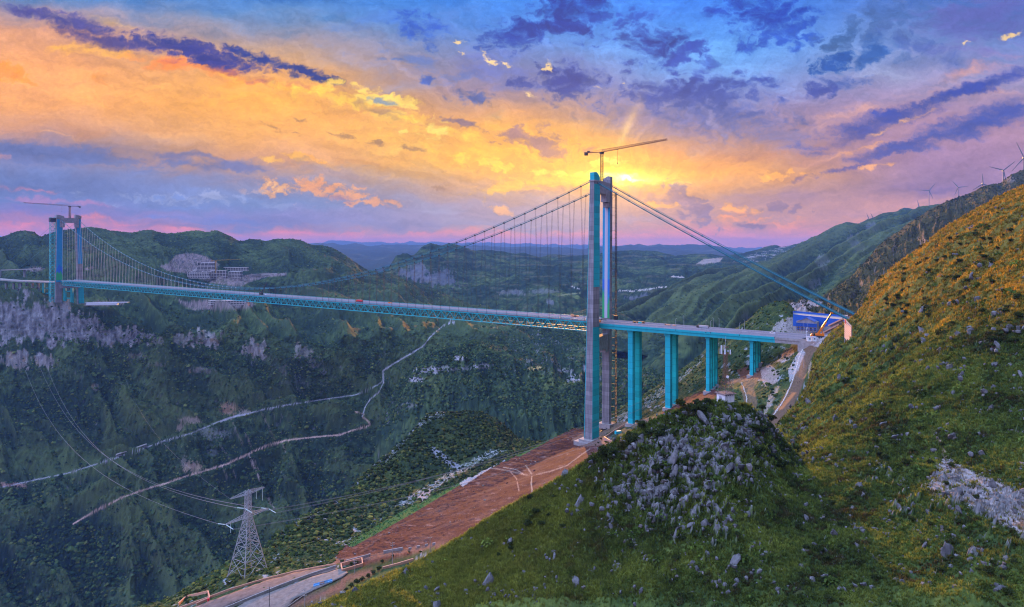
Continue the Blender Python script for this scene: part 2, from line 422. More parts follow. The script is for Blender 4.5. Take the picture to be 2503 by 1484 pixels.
# overhead and behind the viewer: blue dusk raised as fill, bright lobe added high left to model the slopes
dusk = S.ramp(S.mr(dz, -0.1, 1.0, kind='LINEAR'), [(0.0, lin('#8a80a8')), (0.25, lin('#8f92c4')), (1.0, lin('#8eaadc'))])
dl = S.vm('DOT_PRODUCT', tc.outputs['Generated'], Vector((-.62, -.12, .77)).normalized()[:], out=1)
dusk = S.vm('SCALE', dusk, scale=S.m('MULTIPLY_ADD', S.m('POWER', S.m('MAXIMUM', dl, 0.0), 3.0), 7.6, 1.15))
skyc = S.mix(side, ti.outputs[0], dusk)
skyc = S.mix(S.mr(el, R(24), R(31)), skyc, dusk)
bg_c = S.n('ShaderNodeBackground'); S.put(bg_c.inputs[0], skyc); bg_c.inputs[1].default_value = 0.5
st = S.n('ShaderNodeTexSky', sky_type='NISHITA')
st.sun_disc = False
st.sun_elevation = R(SUN_EL)
st.sun_rotation = R(SUN_AZ)
bg_s = S.n('ShaderNodeBackground'); S.l(st.outputs[0], bg_s.inputs[0]); bg_s.inputs[1].default_value = 0.05
mx = S.n('ShaderNodeMixShader'); mx.inputs[0].default_value = 0.95
S.l(bg_s.outputs[0], mx.inputs[1]); S.l(bg_c.outputs[0], mx.inputs[2])
wo = S.n('ShaderNodeOutputWorld'); S.l(mx.outputs[0], wo.inputs[0])

# ------------------------------------------------------------------ mesh helpers
def mesh_np(name, verts, faces, mat=None, col=None, smooth=True, parent=None, link=True):
    """verts (N,3), faces (M,k) arrays -> object"""
    verts = np.asarray(verts, np.float32); faces = np.asarray(faces, np.int32)
    me = bpy.data.meshes.new(name)
    k = faces.shape[1]
    me.vertices.add(len(verts)); me.vertices.foreach_set('co', verts.ravel())
    me.loops.add(faces.size); me.loops.foreach_set('vertex_index', faces.ravel())
    me.polygons.add(len(faces))
    me.polygons.foreach_set('loop_start', np.arange(0, faces.size, k, dtype=np.int32))
    me.polygons.foreach_set('loop_total', np.full(len(faces), k, np.int32))
    me.polygons.foreach_set('use_smooth', np.full(len(faces), smooth))
    if col is not None:
        ca = me.color_attributes.new('Col', 'FLOAT_COLOR', 'POINT')
        c4 = np.ones((len(verts), 4), np.float32); c4[:, :3] = col
        ca.data.foreach_set('color', c4.ravel())
    me.update(); me.validate()
    if mat: me.materials.append(mat)
    o = bpy.data.objects.new(name, me)
    if link: C.objects.link(o)
    if parent: o.parent = parent
    return o

def mat_basic(name, col, rough=0.7, metal=0.0, noise=0.0, nscale=2.0, bump=0.0, attr=False, emit=None, spec=0.3, streak=False):
    m = bpy.data.materials.new(name); m.use_nodes = True
    T = NT(m.node_tree); nt = m.node_tree
    b = nt.nodes['Principled BSDF']
    b.inputs['Roughness'].default_value = rough; b.inputs['Metallic'].default_value = metal
    b.inputs['Specular IOR Level'].default_value = spec
    if attr:
        a = T.n('ShaderNodeAttribute', attribute_name='Col'); c = a.outputs['Color']
    else:
        r = T.n('ShaderNodeRGB'); r.outputs[0].default_value = (*col, 1); c = r.outputs[0]
    if noise > 0 or bump > 0:
        t = T.n('ShaderNodeTexCoord')
        v = t.outputs['Object']
        if streak: v = T.vm('MULTIPLY', v, (1, 1, 0.08))
        nz = T.noise(v, nscale, 6.0, 0.6)
        if noise > 0:
            f = T.mr(nz, 0.3, 0.7, 1 - noise, 1 + noise, 'LINEAR')
            c = T.mix(1.0, c, T.comb(f, f, f), 'MULTIPLY')
        if bump > 0:
            bp = T.n('ShaderNodeBump'); bp.inputs['Strength'].default_value = bump
            T.l(nz, bp.inputs['Height']); T.l(bp.outputs[0], b.inputs['Normal'])
    T.put(b.inputs['Base Color'], c)
    if emit:
        b.inputs['Emission Color'].default_value = (*emit[0], 1); b.inputs['Emission Strength'].default_value = emit[1]
    return m

M_ground = mat_basic('ground cover', (0.1, 0.1, 0.1), rough=1.0, noise=0.40, nscale=0.9, attr=True, spec=0.05)
M_far = mat_basic('far slopes', (0.1, 0.1, 0.1), rough=1.0, noise=0.25, nscale=0.05, attr=True, spec=0.0)

def polyline(L, u):
    us = np.array([p[0] for p in L], float); vs = np.array([p[1] for p in L], float); ds = np.array([p[2] for p in L], float)
    return np.interp(u, us, vs), np.exp(np.interp(u, us, np.log(ds)))

def smooth1(a, w):
    if w < 1: return a
    k = np.hanning(2 * w + 3); k /= k.sum()
    return np.convolve(np.pad(a, (w + 1, w + 1), mode='edge'), k, 'valid')

def in_poly(u, v, poly, wob=0.0):
    """soft-ish point in polygon over bearings"""
    n = len(poly); c = np.zeros(u.shape, bool)
    for i in range(n):
        x1, y1 = poly[i]; x2, y2 = poly[(i + 1) % n]
        cond = ((y1 > v) != (y2 > v))
        with np.errstate(divide='ignore', invalid='ignore'):
            xi = (x2 - x1) * (v - y1) / (y2 - y1) + x1
        c ^= cond & (u < xi)
    return c

def dist_path(u, v, pts):
    d = np.full(u.shape, 1e9, np.float32); tt = np.zeros(u.shape, np.float32)
    for i in range(len(pts) - 1):
        x1, y1 = pts[i][:2]; x2, y2 = pts[i + 1][:2]
        L2 = (x2 - x1) ** 2 + (y2 - y1) ** 2
        t = np.clip(((u - x1) * (x2 - x1) + (v - y1) * (y2 - y1)) / L2, 0, 1)
        dd = np.hypot(u - (x1 + t * (x2 - x1)), v - (y1 + t * (y2 - y1)))
        m = dd < d
        d = np.where(m, dd, d); tt = np.where(m, i + t, tt)
    return d, tt

LAYERS = {}
def loft(name, lines, ur, du, rows, disp, paint, mat, sm=6, smd=14, label=None):
    """terrain sheet through surveyed lines given from near to far"""
    nu = int((ur[1] - ur[0]) / du) + 1
    u = np.linspace(ur[0], ur[1], nu)
    pts = []
    for L in lines:
        v, d = polyline(L, u)
        v = smooth1(v, sm); d = np.exp(smooth1(np.log(d), smd))
        pts.append(np.stack([(u - U0) / F * d, d, (VH - v) / F * d], -1))
    G = []; TT = []
    for i in range(len(pts) - 1):
        n = rows[i]
        for j in range(n):
            t = j / n
            G.append(pts[i] * (1 - t) + pts[i + 1] * t); TT.append(i + t)
    G.append(pts[-1]); TT.append(len(pts) - 1.0)
    G = np.array(G); TT = np.array(TT)
    for _ in range(3):
        G[1:-1] = G[1:-1] * .5 + (G[:-2] + G[2:]) * .25
    T = np.repeat(TT[:, None], nu, 1)
    U = np.repeat(u[None], len(TT), 0)
    X, Y, Z = G[..., 0], G[..., 1], G[..., 2]
    V = VH - F * Z / Y
    dX, dY, dZ = disp(X, Y, Z, U, V, T)
    G = np.stack([X + dX, Y + dY, Z + dZ], -1)
    V2 = VH - F * G[..., 2] / G[..., 1]; U2 = U0 + F * G[..., 0] / G[..., 1]
    # slope for the colouring
    gu = np.gradient(G, axis=1); gt = np.gradient(G, axis=0)
    nrm = np.cross(gu, gt); nrm /= np.linalg.norm(nrm, axis=-1, keepdims=True) + 1e-9
    nz = np.abs(nrm[..., 2])
    col = paint(G[..., 0], G[..., 1], G[..., 2], U2, V2, T, nz)
    R_, Cn = G.shape[:2]
    idx = np.arange(R_ * Cn).reshape(R_, Cn)
    f = np.stack([idx[:-1, :-1], idx[:-1, 1:], idx[1:, 1:], idx[1:, :-1]], -1).reshape(-1, 4)
    o = mesh_np(name, G.reshape(-1, 3), f, mat, col.reshape(-1, 3), True)
    o['kind'] = 'structure'
    LAYERS[name] = (u, G, V2, T)
    return o

def drop(name, u, v, pick='near'):
    """world point where the line of bearing (u, v) meets sheet `name`"""
    us, G, V2, _ = LAYERS[name]
    i = int(np.clip(np.searchsorted(us, u), 1, len(us) - 1))
    t = (u - us[i - 1]) / (us[i] - us[i - 1])
    g = G[:, i - 1] * (1 - t) + G[:, i] * t
    vv = VH - F * g[:, 2] / g[:, 1]
    best = None
    for j in range(len(vv) - 1):
        if (vv[j] - v) * (vv[j + 1] - v) <= 0 and vv[j] != vv[j + 1]:
            s = (v - vv[j]) / (vv[j + 1] - vv[j])
            p = g[j] * (1 - s) + g[j + 1] * s
            best = p
            if pick == 'near': break
    if best is None:
        best = g[int(np.argmin(np.abs(vv - v)))]
    return Vector(best)

def mixc(a, b, f):
    return a + (np.asarray(b, np.float32) - a) * f[..., None]
def flat(shape, c):
    return np.broadcast_to(np.asarray(c, np.float32), shape + (3,)).copy()

# base colours (albedo)
DK = (0.024, 0.042, 0.024); MG = (0.060, 0.088, 0.034); LG = (0.115, 0.135, 0.040); YG = (0.22, 0.20, 0.045)
ROCK = (0.36, 0.35, 0.40); ROCKD = (0.19, 0.18, 0.20); TAN = (0.40, 0.29, 0.22); RED = (0.20, 0.075, 0.050); REDL = (0.30, 0.16, 0.12)
PALE = (0.55, 0.48, 0.46)

# ---------------------------------------------------------------- far ranges
def nodisp(X, Y, Z, U, V, T): return 0 * X, 0 * X, 0 * X

def far_disp(s, amp):
    def f(X, Y, Z, U, V, T):
        n = fbm(X / s, Y / s * .6, 7, .52, seed=21)
        r = fbm(X / s * 1.7, Y / s, 6, .5, seed=25, mode=2)
        return 0 * X, 0 * X, amp * (n * .8 + r * 1.0) * np.clip(T * 1.5, .1, 1)
    return f
def paint_far(X, Y, Z, U, V, T, nz):
    n = fbm(X / 600, Y / 600, 5, .6, seed=31)
    c = flat(X.shape, (0.05, 0.06, 0.045))
    c = mixc(c, (0.11, 0.11, 0.07), sstep(n, .0, .5))
    return c
loft('far_mountain_range', [[(-900, 640, 17000), (3400, 640, 17000)], [(-900, 596, 30000), (0, 581, 30000), (60, 580, 30000), (500, 594, 30000), (620, 590, 30000), (760, 592, 30000), (1000, 594, 30000), (1200, 597, 30000), (1480, 601, 30000), (1800, 606, 30000), (2000, 612, 30000), (3400, 600, 30000)],
      [(-900, 640, 36000), (3400, 640, 36000)]], (-900, 3400), 3.0, [60, 30], far_disp(2600, 190), paint_far, M_far, 8, 3)
loft('middle_mountain_range', [[(300, 720, 5200), (900, 705, 5200), (1000, 690, 5200), (2300, 690, 5200)], [(300, 640, 9000), (1050, 640, 9000), (2300, 640, 9000)], [(300, 596, 15000), (740, 597, 15000), (860, 597, 15000), (900, 602, 15000), (1000, 598, 15000), (1120, 603, 15000), (1400, 608, 15000), (1490, 606, 15000), (1530, 600, 15000), (1640, 599, 15000), (1740, 603, 15000), (1790, 622, 15000), (2300, 640, 15000)],
      [(300, 660, 19000), (2300, 660, 19000)]], (300, 2300), 2.6, [50, 70, 20], far_disp(1500, 95), paint_far, M_far, 6, 3)

# ---------------------------------------------------------------- hills in the middle of the valley: table mountain with its cliff
def ridged_disp(s, amp, bump, bs, gul=0.0, gs=60.0, top=None):
    """ravines plus canopy roughness; gullies run down the slope"""
    def f(X, Y, Z, U, V, T):
        r = fbm(X / s, Y / s, 6, .5, seed=41, mode=2) * amp
        b = fbm(X / bs, Y / bs + Z / bs * .7, 4, .6, seed=45, mode=1) * bump
        g = 0
        if gul:
            g = fbm(U / gs + fbm(U / 90, T * 1.5, 3, seed=47) * .6, T * .55, 5, .55, seed=46, mode=2) * gul
        k = np.ones_like(X)
        if top is not None:
            k = np.clip(np.abs(T - top) * 3.0, .22, 1)
        return (r * .25 + b * .5) * k * 0, -(b * .7) * k, (r + g) * k + b
    return f

def paint_hills(rock_lo=.62, rock=ROCKD, dk=DK, mg=MG, lg=LG, s=160.0, extra=None, rockp=()):
    def f(X, Y, Z, U, V, T, nz):
        n = fbm(X / s, Y / s + Z / s, 6, .58, seed=51)
        n2 = fbm(X / s * 9, Y / s * 9 + Z / s * 9, 4, .6, seed=52)
        c = flat(X.shape, dk)
        c = mixc(c, mg, sstep(n + n2 * .5, -.15, .35))
        c = mixc(c, lg, sstep(n + n2 * .35, .22, .6) * .9)
        n3 = fbm(X / s * 26, Y / s * 26 + Z / s * 26, 4, .65, seed=55)
        c = c * np.clip(1 + n2 * .55 + n3 * .65, .35, 1.9)[..., None]
        # bare rock streaks on the steep faces
        cr = fbm(U / 7, V / 16, 5, .6, seed=53) + fbm(U / 50, V / 34, 3, .6, seed=54) * .9
        f_ = sstep(rock_lo - nz + cr * .22, .0, .12)
        c = mixc(c, rock, f_ * .8)
        for (uc, vc, ru, rv, a, cc) in rockp:
            e = 1 - np.hypot((U - uc) / ru, (V - vc) / rv)
            m = sstep(e * .9 + cr * .75 - .28, .0, .18)
            c = mixc(c, np.array(cc) , m * a)
        # darker streaks inside the rock
        if extra is not None: c = extra(c, X, Y, Z, U, V, T, n, n2)
        return c
    return f

def plateau_extra(c, X, Y, Z, U, V, T, n, n2):
    # terraced fields, pale scars and tracks on the plateau
    tr = fbm(U / 60, V / 7, 4, .6, seed=61)
    c = mixc(c, (0.15, 0.13, 0.075), sstep(tr, .12, .35) * .5)
    for pts, wdt, cc in (([(1512, 710), (1545, 712), (1590, 706), (1632, 700)], 1.3, PALE), ([(1365, 722), (1420, 716)], 1.5, (0.25, 0.25, 0.12)), ([(1395, 700), (1420, 708)], 1.2, PALE), ([(1640, 676), (1670, 678)], 1.6, PALE), ([(1790, 655), (1840, 648)], 1.4, PALE)):
        d, _ = dist_path(U, V, pts)
        c = mixc(c, cc, sstep(wdt + n2 * 1.2 - d, 0, .8))
    c = mixc(c, (0.42, 0.31, 0.27), in_poly(U, V + n2 * 3, [(1700, 645), (1720, 633), (1765, 630), (1760, 640), (1720, 646)]).astype(np.float32) * .8)
    # pale greenhouse fields far right
    gl = sstep(fbm(U / 40 + V / 12, V / 2.6 - U / 26, 4, .6, seed=62), .12, .3) * in_poly(U, V, [(1790, 640), (1830, 622), (1900, 606), (1985, 592), (1960, 612), (1890, 632), (1850, 640)]).astype(np.float32)
    c = mixc(c, (0.42, 0.37, 0.40), gl * .8)
    return c
loft('plateau_hills', [[(900, 780, 2900), (1100, 800, 2700), (1300, 800, 2600), (1500, 800, 2500), (1700, 800, 2600), (2200, 800, 3000)],
      [(900, 720, 3500), (953, 706, 3500), (1000, 716, 3500), (1130, 726, 3300), (1300, 726, 3200), (1440, 740, 3200), (1560, 730, 3200), (1700, 700, 3600), (2200, 690, 4000)],
      [(900, 700, 3700), (953, 690, 3700), (965, 688, 3700), (1000, 690, 3680), (1100, 700, 3550), (1300, 690, 3700), (1500, 690, 3900), (1700, 668, 4300), (2200, 660, 5000)],
      [(900, 690, 3900), (955, 655, 3800), (970, 632, 3850), (1000, 630, 3850), (1060, 648, 3850), (1160, 680, 3850), (1300, 665, 4300), (1500, 655, 4500), (1700, 646, 5000), (2200, 640, 6000)],
      [(900, 690, 4200), (955, 650, 4100), (965, 628, 4300), (990, 621, 4300), (1008, 626, 4300), (1018, 620, 4500), (1035, 600, 4900), (1052, 592, 5000), (1065, 596, 5000), (1080, 600, 5000), (1096, 593, 5000), (1112, 596, 5000), (1140, 606, 5000), (1158, 611, 5100), (1180, 608, 5200), (1230, 613, 5300), (1262, 620, 5300), (1275, 617, 5300), (1320, 629, 5400), (1342, 620, 5600), (1372, 621, 5700), (1420, 624, 5900), (1509, 614, 6200), (1546, 611, 6300), (1608, 615, 6300), (1655, 627, 6300), (1694, 621, 6500), (1734, 621, 6600), (1767, 627, 6600), (1815, 619, 6800), (1868, 604, 7200), (1895, 598, 7200), (1909, 603, 7300), (1949, 595, 7600), (1985, 587, 8000), (2060, 580, 8000), (2200, 590, 8000)],
      [(900, 760, 4600), (1040, 660, 6500), (1400, 660, 8000), (2200, 640, 9500)]],
      (900, 2200), 1.7, [24, 40, 50, 90, 10], ridged_disp(520, 48, 5, 38, gul=30, gs=90, top=4.0),
      paint_hills(.30, s=330, extra=plateau_extra, rockp=[(1010, 665, 60, 34, .75, (0.15, 0.14, 0.17)), (1080, 680, 70, 30, .6, (0.15, 0.14, 0.17)), (1250, 715, 45, 10, .6, ROCKD), (1345, 740, 16, 9, .7, ROCKD), (1330, 712, 60, 8, .5, ROCKD), (1590, 728, 90, 12, .6, (0.16, 0.15, 0.19)), (1690, 728, 40, 9, .4, ROCKD)]), M_far, 3, 12)

# ---------------------------------------------------------------- ridge on the right with long slanting spurs
def ridge_disp(X, Y, Z, U, V, T):
    k = np.clip((4.0 - T) * 1.6, .12, 1) * np.clip(T * 1.2, 0, 1)
    g = fbm(U / 150 - T * 1.25 + fbm(U / 160, T, 3, seed=71) * .25, T * .10 + U / 900, 3, .30, seed=72, mode=2)
    r = fbm(X / 420, Y / 420, 5, .5, seed=73, mode=2)
    b = fbm(X / 24, Y / 24 + Z / 30, 4, .6, seed=74, mode=1)
    return 0 * X, -b * 2.0, (g * 120 + r * 16) * k + b * 3
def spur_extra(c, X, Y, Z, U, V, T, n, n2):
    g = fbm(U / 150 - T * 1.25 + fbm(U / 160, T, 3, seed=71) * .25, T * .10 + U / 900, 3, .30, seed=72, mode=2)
    c = mixc(c, (0.105, 0.125, 0.045), sstep(g + n2 * .3, .0, .5) * .75)  # relief shading put into colour: spur crests lighter, gullies darker
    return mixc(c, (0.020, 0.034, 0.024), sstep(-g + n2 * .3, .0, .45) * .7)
loft('spurred_ridge', [[(1380, 1150, 1500), (1480, 1060, 1500), (1600, 990, 1300), (1700, 930, 1250), (1800, 870, 1250), (1900, 810, 1300), (2100, 780, 1400), (2300, 780, 1500)],
      [(1380, 1000, 2100), (1480, 930, 2100), (1600, 870, 1900), (1700, 840, 1800), (1800, 800, 1800), (1900, 770, 1850), (2100, 720, 2000), (2300, 720, 2100)],
      [(1380, 840, 2500), (1480, 800, 2500), (1560, 780, 2600), (1640, 765, 2600), (1700, 745, 2600), (1800, 730, 2700), (1900, 710, 2800), (2000, 680, 2900), (2100, 640, 3000), (2300, 600, 3000)],
      [(1380, 815, 2700), (1480, 790, 2700), (1560, 768, 2900), (1627, 733, 3200), (1694, 700, 3400), (1734, 690, 3500), (1815, 670, 3700), (1885, 652, 3900), (1940, 630, 4000), (2000, 610, 4000), (2070, 590, 3900), (2150, 570, 3800), (2200, 560, 3700), (2300, 540, 3700)],
      [(1380, 810, 2900), (1480, 780, 2900), (1560, 762, 3100), (1627, 725, 3500), (1694, 688, 3900), (1734, 672, 4200), (1815, 653, 4500), (1885, 638, 4900), (1940, 610, 5200), (1979, 588, 5300), (2027, 560, 5200), (2050, 549, 5100), (2070, 542, 5100), (2084, 546, 5100), (2098, 548, 5000), (2118, 538, 4900), (2135, 532, 4800), (2150, 523, 4700), (2165, 520, 4600), (2185, 519, 4500), (2200, 514, 4400), (2300, 500, 4300)],
      [(1380, 900, 4000), (1700, 800, 5000), (2000, 680, 6500), (2300, 600, 5500)]],
      (1380, 2300), 1.6, [40, 110, 60, 120, 10], ridge_disp,
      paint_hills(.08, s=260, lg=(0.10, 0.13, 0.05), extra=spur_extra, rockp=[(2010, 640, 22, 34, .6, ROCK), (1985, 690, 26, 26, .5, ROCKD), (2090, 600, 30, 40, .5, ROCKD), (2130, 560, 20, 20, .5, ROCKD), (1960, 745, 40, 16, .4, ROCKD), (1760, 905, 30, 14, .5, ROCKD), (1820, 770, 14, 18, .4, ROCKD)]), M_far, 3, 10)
loft('blue_hills', [[(2060, 640, 5600), (2460, 600, 3900)], [(2080, 575, 6600), (2150, 540, 6600), (2185, 518, 6600), (2197, 508, 6600), (2210, 503, 6600), (2225, 505, 6500), (2242, 513, 6500), (2255, 511, 6300), (2265, 507, 6300), (2290, 503, 6200), (2305, 504, 6000), (2320, 508, 5800), (2330, 492, 5000), (2345, 486, 4800), (2362, 485, 4700), (2378, 489, 4600), (2460, 520, 4600)], [(2060, 700, 8000), (2460, 640, 6000)]],
      (2070, 2450), 1.8, [40, 10], ridged_disp(400, 14, 4, 40, top=1.0), paint_hills(.3, s=300), M_far, 2, 4)
# ---------------------------------------------------------------- brown shoulder under the wind turbines
def shoulder_extra(c, X, Y, Z, U, V, T, n, n2):
    c = c * np.array([1.25, 1.0, .8], np.float32)
    m = in_poly(U + n2 * 5, V + n2 * 4, [(1928, 742), (1965, 733), (2012, 738), (2000, 748), (1965, 752), (1990, 768), (2008, 790), (1985, 792), (1968, 768), (1940, 758)]).astype(np.float32)
    gn = fbm(U / 3, V / 3, 4, .7, seed=81)
    c = mixc(c, (0.46, 0.35, 0.33), m * (.65 + .5 * gn))
    return c
loft('turbine_shoulder', [[(1780, 980, 900), (1900, 880, 860), (2000, 850, 760), (2100, 830, 720), (2300, 760, 700), (2900, 600, 800)],
      [(1780, 905, 980), (1860, 840, 960), (1920, 800, 900), (2000, 790, 880), (2100, 770, 860), (2300, 690, 900), (2900, 500, 1000)],
      [(1780, 850, 1150), (1850, 785, 1150), (1920, 745, 1150), (2000, 748, 1150), (2100, 720, 1150), (2200, 650, 1250), (2300, 590, 1300), (2500, 520, 1500), (2900, 400, 1500)],
      [(1780, 840, 1250), (1850, 780, 1250), (1900, 752, 1280), (1960, 742, 1300), (2000, 740, 1300), (2030, 712, 1350), (2065, 690, 1400), (2085, 668, 1450), (2110, 643, 1500), (2125, 625, 1560), (2145, 603, 1620), (2170, 582, 1700), (2195, 566, 1780), (2220, 545, 1850), (2245, 530, 1900), (2270, 512, 2000), (2300, 499, 2080), (2320, 489, 2150), (2345, 481, 2200), (2360, 476, 2250), (2385, 465, 2300), (2405, 453, 2350), (2425, 449, 2400), (2440, 450, 2420), (2455, 438, 2450), (2470, 427, 2480), (2488, 418, 2520), (2502, 415, 2550), (2600, 390, 2600), (2900, 330, 2600)],
      [(1780, 900, 1500), (2100, 760, 2000), (2500, 560, 3300), (2900, 460, 3300)]],
      (1780, 2900), 1.6, [30, 90, 110, 10], ridged_disp(130, 16, 2.8, 11, gul=20, gs=46, top=3.0),
      paint_hills(.40, s=110, dk=(0.040, 0.045, 0.022), mg=(0.062, 0.062, 0.028), lg=(0.085, 0.08, 0.032), extra=shoulder_extra, rockp=[(2470, 440, 14, 12, .5, ROCKD), (2000, 690, 26, 20, .3, ROCKD), (2230, 640, 40, 12, .35, ROCKD)]), M_ground, 2, 10)

# ---------------------------------------------------------------- the opposite canyon wall
ROAD1 = [(-60, 1205), (0, 1192), (90, 1172), (160, 1158), (250, 1130), (340, 1100), (400, 1078), (470, 1058), (540, 1028), (575, 1019), (640, 1002), (700, 990), (800, 975), (870, 965), (925, 940), (937, 930)]
ROAD2 = [(180, 1280), (230, 1250), (300, 1215), (330, 1205), (380, 1188), (410, 1180), (460, 1162), (520, 1145), (560, 1132), (600, 1112), (650, 1090), (700, 1076), (770, 1068), (830, 1063), (860, 1052), (905, 1040), (900, 1030), (885, 1018), (890, 1012), (868, 1006)]
ROAD3 = [(937, 936), (936, 906), (960, 890), (1003, 865), (1035, 845), (1050, 825), (1068, 808), (1085, 795), (1112, 786), (1100, 780)]
ROAD4 = [(885, 1018), (892, 995), (905, 975), (925, 960), (937, 936)]
def wall_disp(X, Y, Z, U, V, T):
    r = fbm(X / 330, Y / 330, 6, .5, seed=91, mode=2)
    g = fbm((U + T * 95) / 150 + fbm(U / 200, T, 3, seed=93) * .6, T * .5, 5, .44, seed=94, mode=2)
    b = fbm(X / 15, Y / 15 + Z / 20, 5, .65, seed=95, mode=1)
    b2 = fbm(X / 60, Y / 60 + Z / 60, 4, .55, seed=96)
    k = np.clip(np.abs(T - 7.0) * 1.6, .26, 1)
    cl = np.exp(-((T - 4.5) / .65) ** 2)
    pil = fbm(U / 16, T * 2.4, 4, .5, seed=97)          # pillars of the cliff
    road = np.minimum(dist_path(U, V, ROAD1)[0], dist_path(U, V, ROAD2)[0])
    kr = sstep(road, 2, 14)
    tow = sstep(np.hypot((U - 165) / 60, (V - 742) / 22), .5, 1.4)
    fl = np.clip(T, 0, 1)
    return (b2 * 5) * kr, (-b * 3.6 - pil * 9 * cl) * kr * tow, ((r * 44 + g * 62) * k * (1 - cl * .6) * tow * fl * (.35 + .65 * kr) + b * 5.5 * kr)
def wall_extra(c, X, Y, Z, U, V, T, n, n2):
    gn = fbm(U / 3.0, V / 3.0, 4, .7, seed=101)
    gn2 = fbm(U / 22, V / 14, 4, .6, seed=102)
    # grassy lighter benches on the lower slope
    for (uc, vc, ru, rv, a) in ((130, 1130, 190, 60, .8), (450, 1130, 150, 45, .4), (540, 1230, 220, 50, .5), (620, 1250, 160, 60, .4), (470, 1180, 80, 40, .4), (1120, 800, 120, 60, .5), (1000, 900, 80, 60, .4), (560, 1330, 200, 60, .3), (930, 760, 90, 50, .3)):
        e = 1 - np.hypot((U - uc) / ru, (V - vc) / rv)
        c = mixc(c, (0.075, 0.105, 0.038), sstep(e + gn2 * .5, 0, .6) * a)
    # dark wood low on the left
    for (uc, vc, ru, rv, a) in ((130, 1330, 240, 110, .9), (320, 1400, 120, 70, .6), (240, 1040, 260, 70, .4), (60, 1020, 200, 70, .5)):
        e = 1 - np.hypot((U - uc) / ru, (V - vc) / rv)
        c = mixc(c, (0.016, 0.030, 0.022), sstep(e + gn2 * .5, 0, .5) * a)
    # shade of the folds put into colour: lighter crests, darker gullies; then the cliffs
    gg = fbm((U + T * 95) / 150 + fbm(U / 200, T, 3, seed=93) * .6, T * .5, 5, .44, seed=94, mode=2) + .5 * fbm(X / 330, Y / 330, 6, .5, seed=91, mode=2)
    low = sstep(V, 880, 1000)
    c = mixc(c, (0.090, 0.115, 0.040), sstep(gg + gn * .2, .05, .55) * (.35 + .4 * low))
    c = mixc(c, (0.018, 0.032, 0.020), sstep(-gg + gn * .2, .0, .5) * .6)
    cfb = fbm(U / 13, V / 40, 4, .5, seed=106); cf = fbm(U / 5.5, V / 22, 5, .62, seed=103); cf2 = fbm(U / 46, V / 26, 4, .6, seed=104)
    for (uc, vc, ru, rv, a) in ((40, 770, 70, 40, 1), (120, 775, 90, 52, 1), (70, 810, 120, 22, .7), (185, 800, 45, 38, 1), (285, 825, 62, 34, 1), (40, 880, 60, 30, .9), (115, 882, 40, 22, .9), (380, 832, 30, 14, .6), (440, 830, 30, 18, .7), (500, 830, 55, 26, 1), (620, 850, 36, 30, 1), (740, 860, 24, 22, .7), (640, 870, 20, 14, .8), (500, 905, 50, 9, .5), (235, 945, 12, 9, .5), (390, 890, 30, 9, .4), (770, 890, 20, 12, .4), (140, 740, 60, 14, .5), (330, 870, 30, 10, .4), (700, 905, 30, 14, .3)):
        e = 1 - np.hypot((U - uc) / ru, (V - vc) / rv)
        m = sstep(e * 1.05 + cfb * .9 + cf * .3 + cf2 * .6 - .26, .0, .14)
        tone = np.clip(.66 + cfb * .7 + cf * .6 + gn * .3 + cf2 * .3, .15, 1.2)
        cc = np.stack([.28 * tone, .24 * tone, .225 * tone], -1)
        warm = sstep(fbm(U / 15, V / 20, 3, seed=105), .15, .4)[..., None]
        cc = cc * (1 - warm) + cc * np.array([1.1, .85, .62]) * warm
        c = c + (cc - c) * (m * a)[..., None]
    bandc = np.exp(-((T - 4.55) / .42) ** 2) * sstep(420 - U, 0, 120) + np.exp(-((T - 4.6) / .25) ** 2) * .55 * sstep(760 - U, 0, 200)
    m = sstep(bandc * .95 + cfb * .9 + cf * .3 + cf2 * .8 - .74, 0, .16)
    tone = np.clip(.62 + cfb * .7 + cf * .6 + gn * .3, .12, 1.15)
    c = c + (np.stack([.25 * tone, .225 * tone, .23 * tone], -1) - c) * m[..., None]
    # quarry scars and red cuttings along the upper road
    for (uc, vc, ru, rv, a, cc) in ((560, 998, 34, 20, .9, (0.38, 0.22, 0.15)), (600, 1008, 24, 9, .8, (0.35, 0.28, 0.25)), (468, 1028, 34, 14, .8, (0.42, 0.30, 0.26)), (440, 1045, 14, 12, .8, (0.36, 0.26, 0.22)), (470, 1140, 42, 20, .8, (0.42, 0.27, 0.20)), (520, 1060, 60, 22, .45, (0.33, 0.32, 0.34)), (520, 1100, 26, 20, .4, ROCKD), (450, 1130, 16, 22, .5, (0.30, 0.24, 0.22)), (25, 1185, 60, 9, .9, (0.36, 0.20, 0.17)), (720, 935, 60, 8, .2, ROCKD), (1010, 930, 26, 9, .6, ROCKD),
                                    (520, 650, 20, 12, .6, TAN), (845, 745, 26, 14, .3, ROCKD)):
        e = 1 - np.hypot((U - uc) / ru, (V - vc) / rv)
        m = sstep(e + gn * .9 + gn2 * .6 - .25, 0, .35)
        c = mixc(c, cc, m * a * np.clip(.8 + gn * .6, .4, 1.1))
    # rubble chutes below the dirt road
    for pts, wd, a in (([(608, 1112), (625, 1150), (640, 1185), (655, 1215), (662, 1232)], 3.2, .8), ([(600, 1060), (612, 1090)], 2, .5), ([(560, 1010), (580, 1060), (592, 1085)], 2, .4), ([(640, 1010), (660, 1050), (672, 1075)], 1.8, .4), ([(690, 1080), (697, 1105)], 2, .6), ([(540, 1135), (556, 1170)], 1.8, .6), ([(620, 1120), (636, 1160)], 1.6, .6), ([(560, 1130), (575, 1165)], 1.4, .4), ([(652, 1215), (672, 1245)], 2, .6), ([(520, 1060), (560, 1120)], 1.8, .4)):
        d, _ = dist_path(U, V, pts)
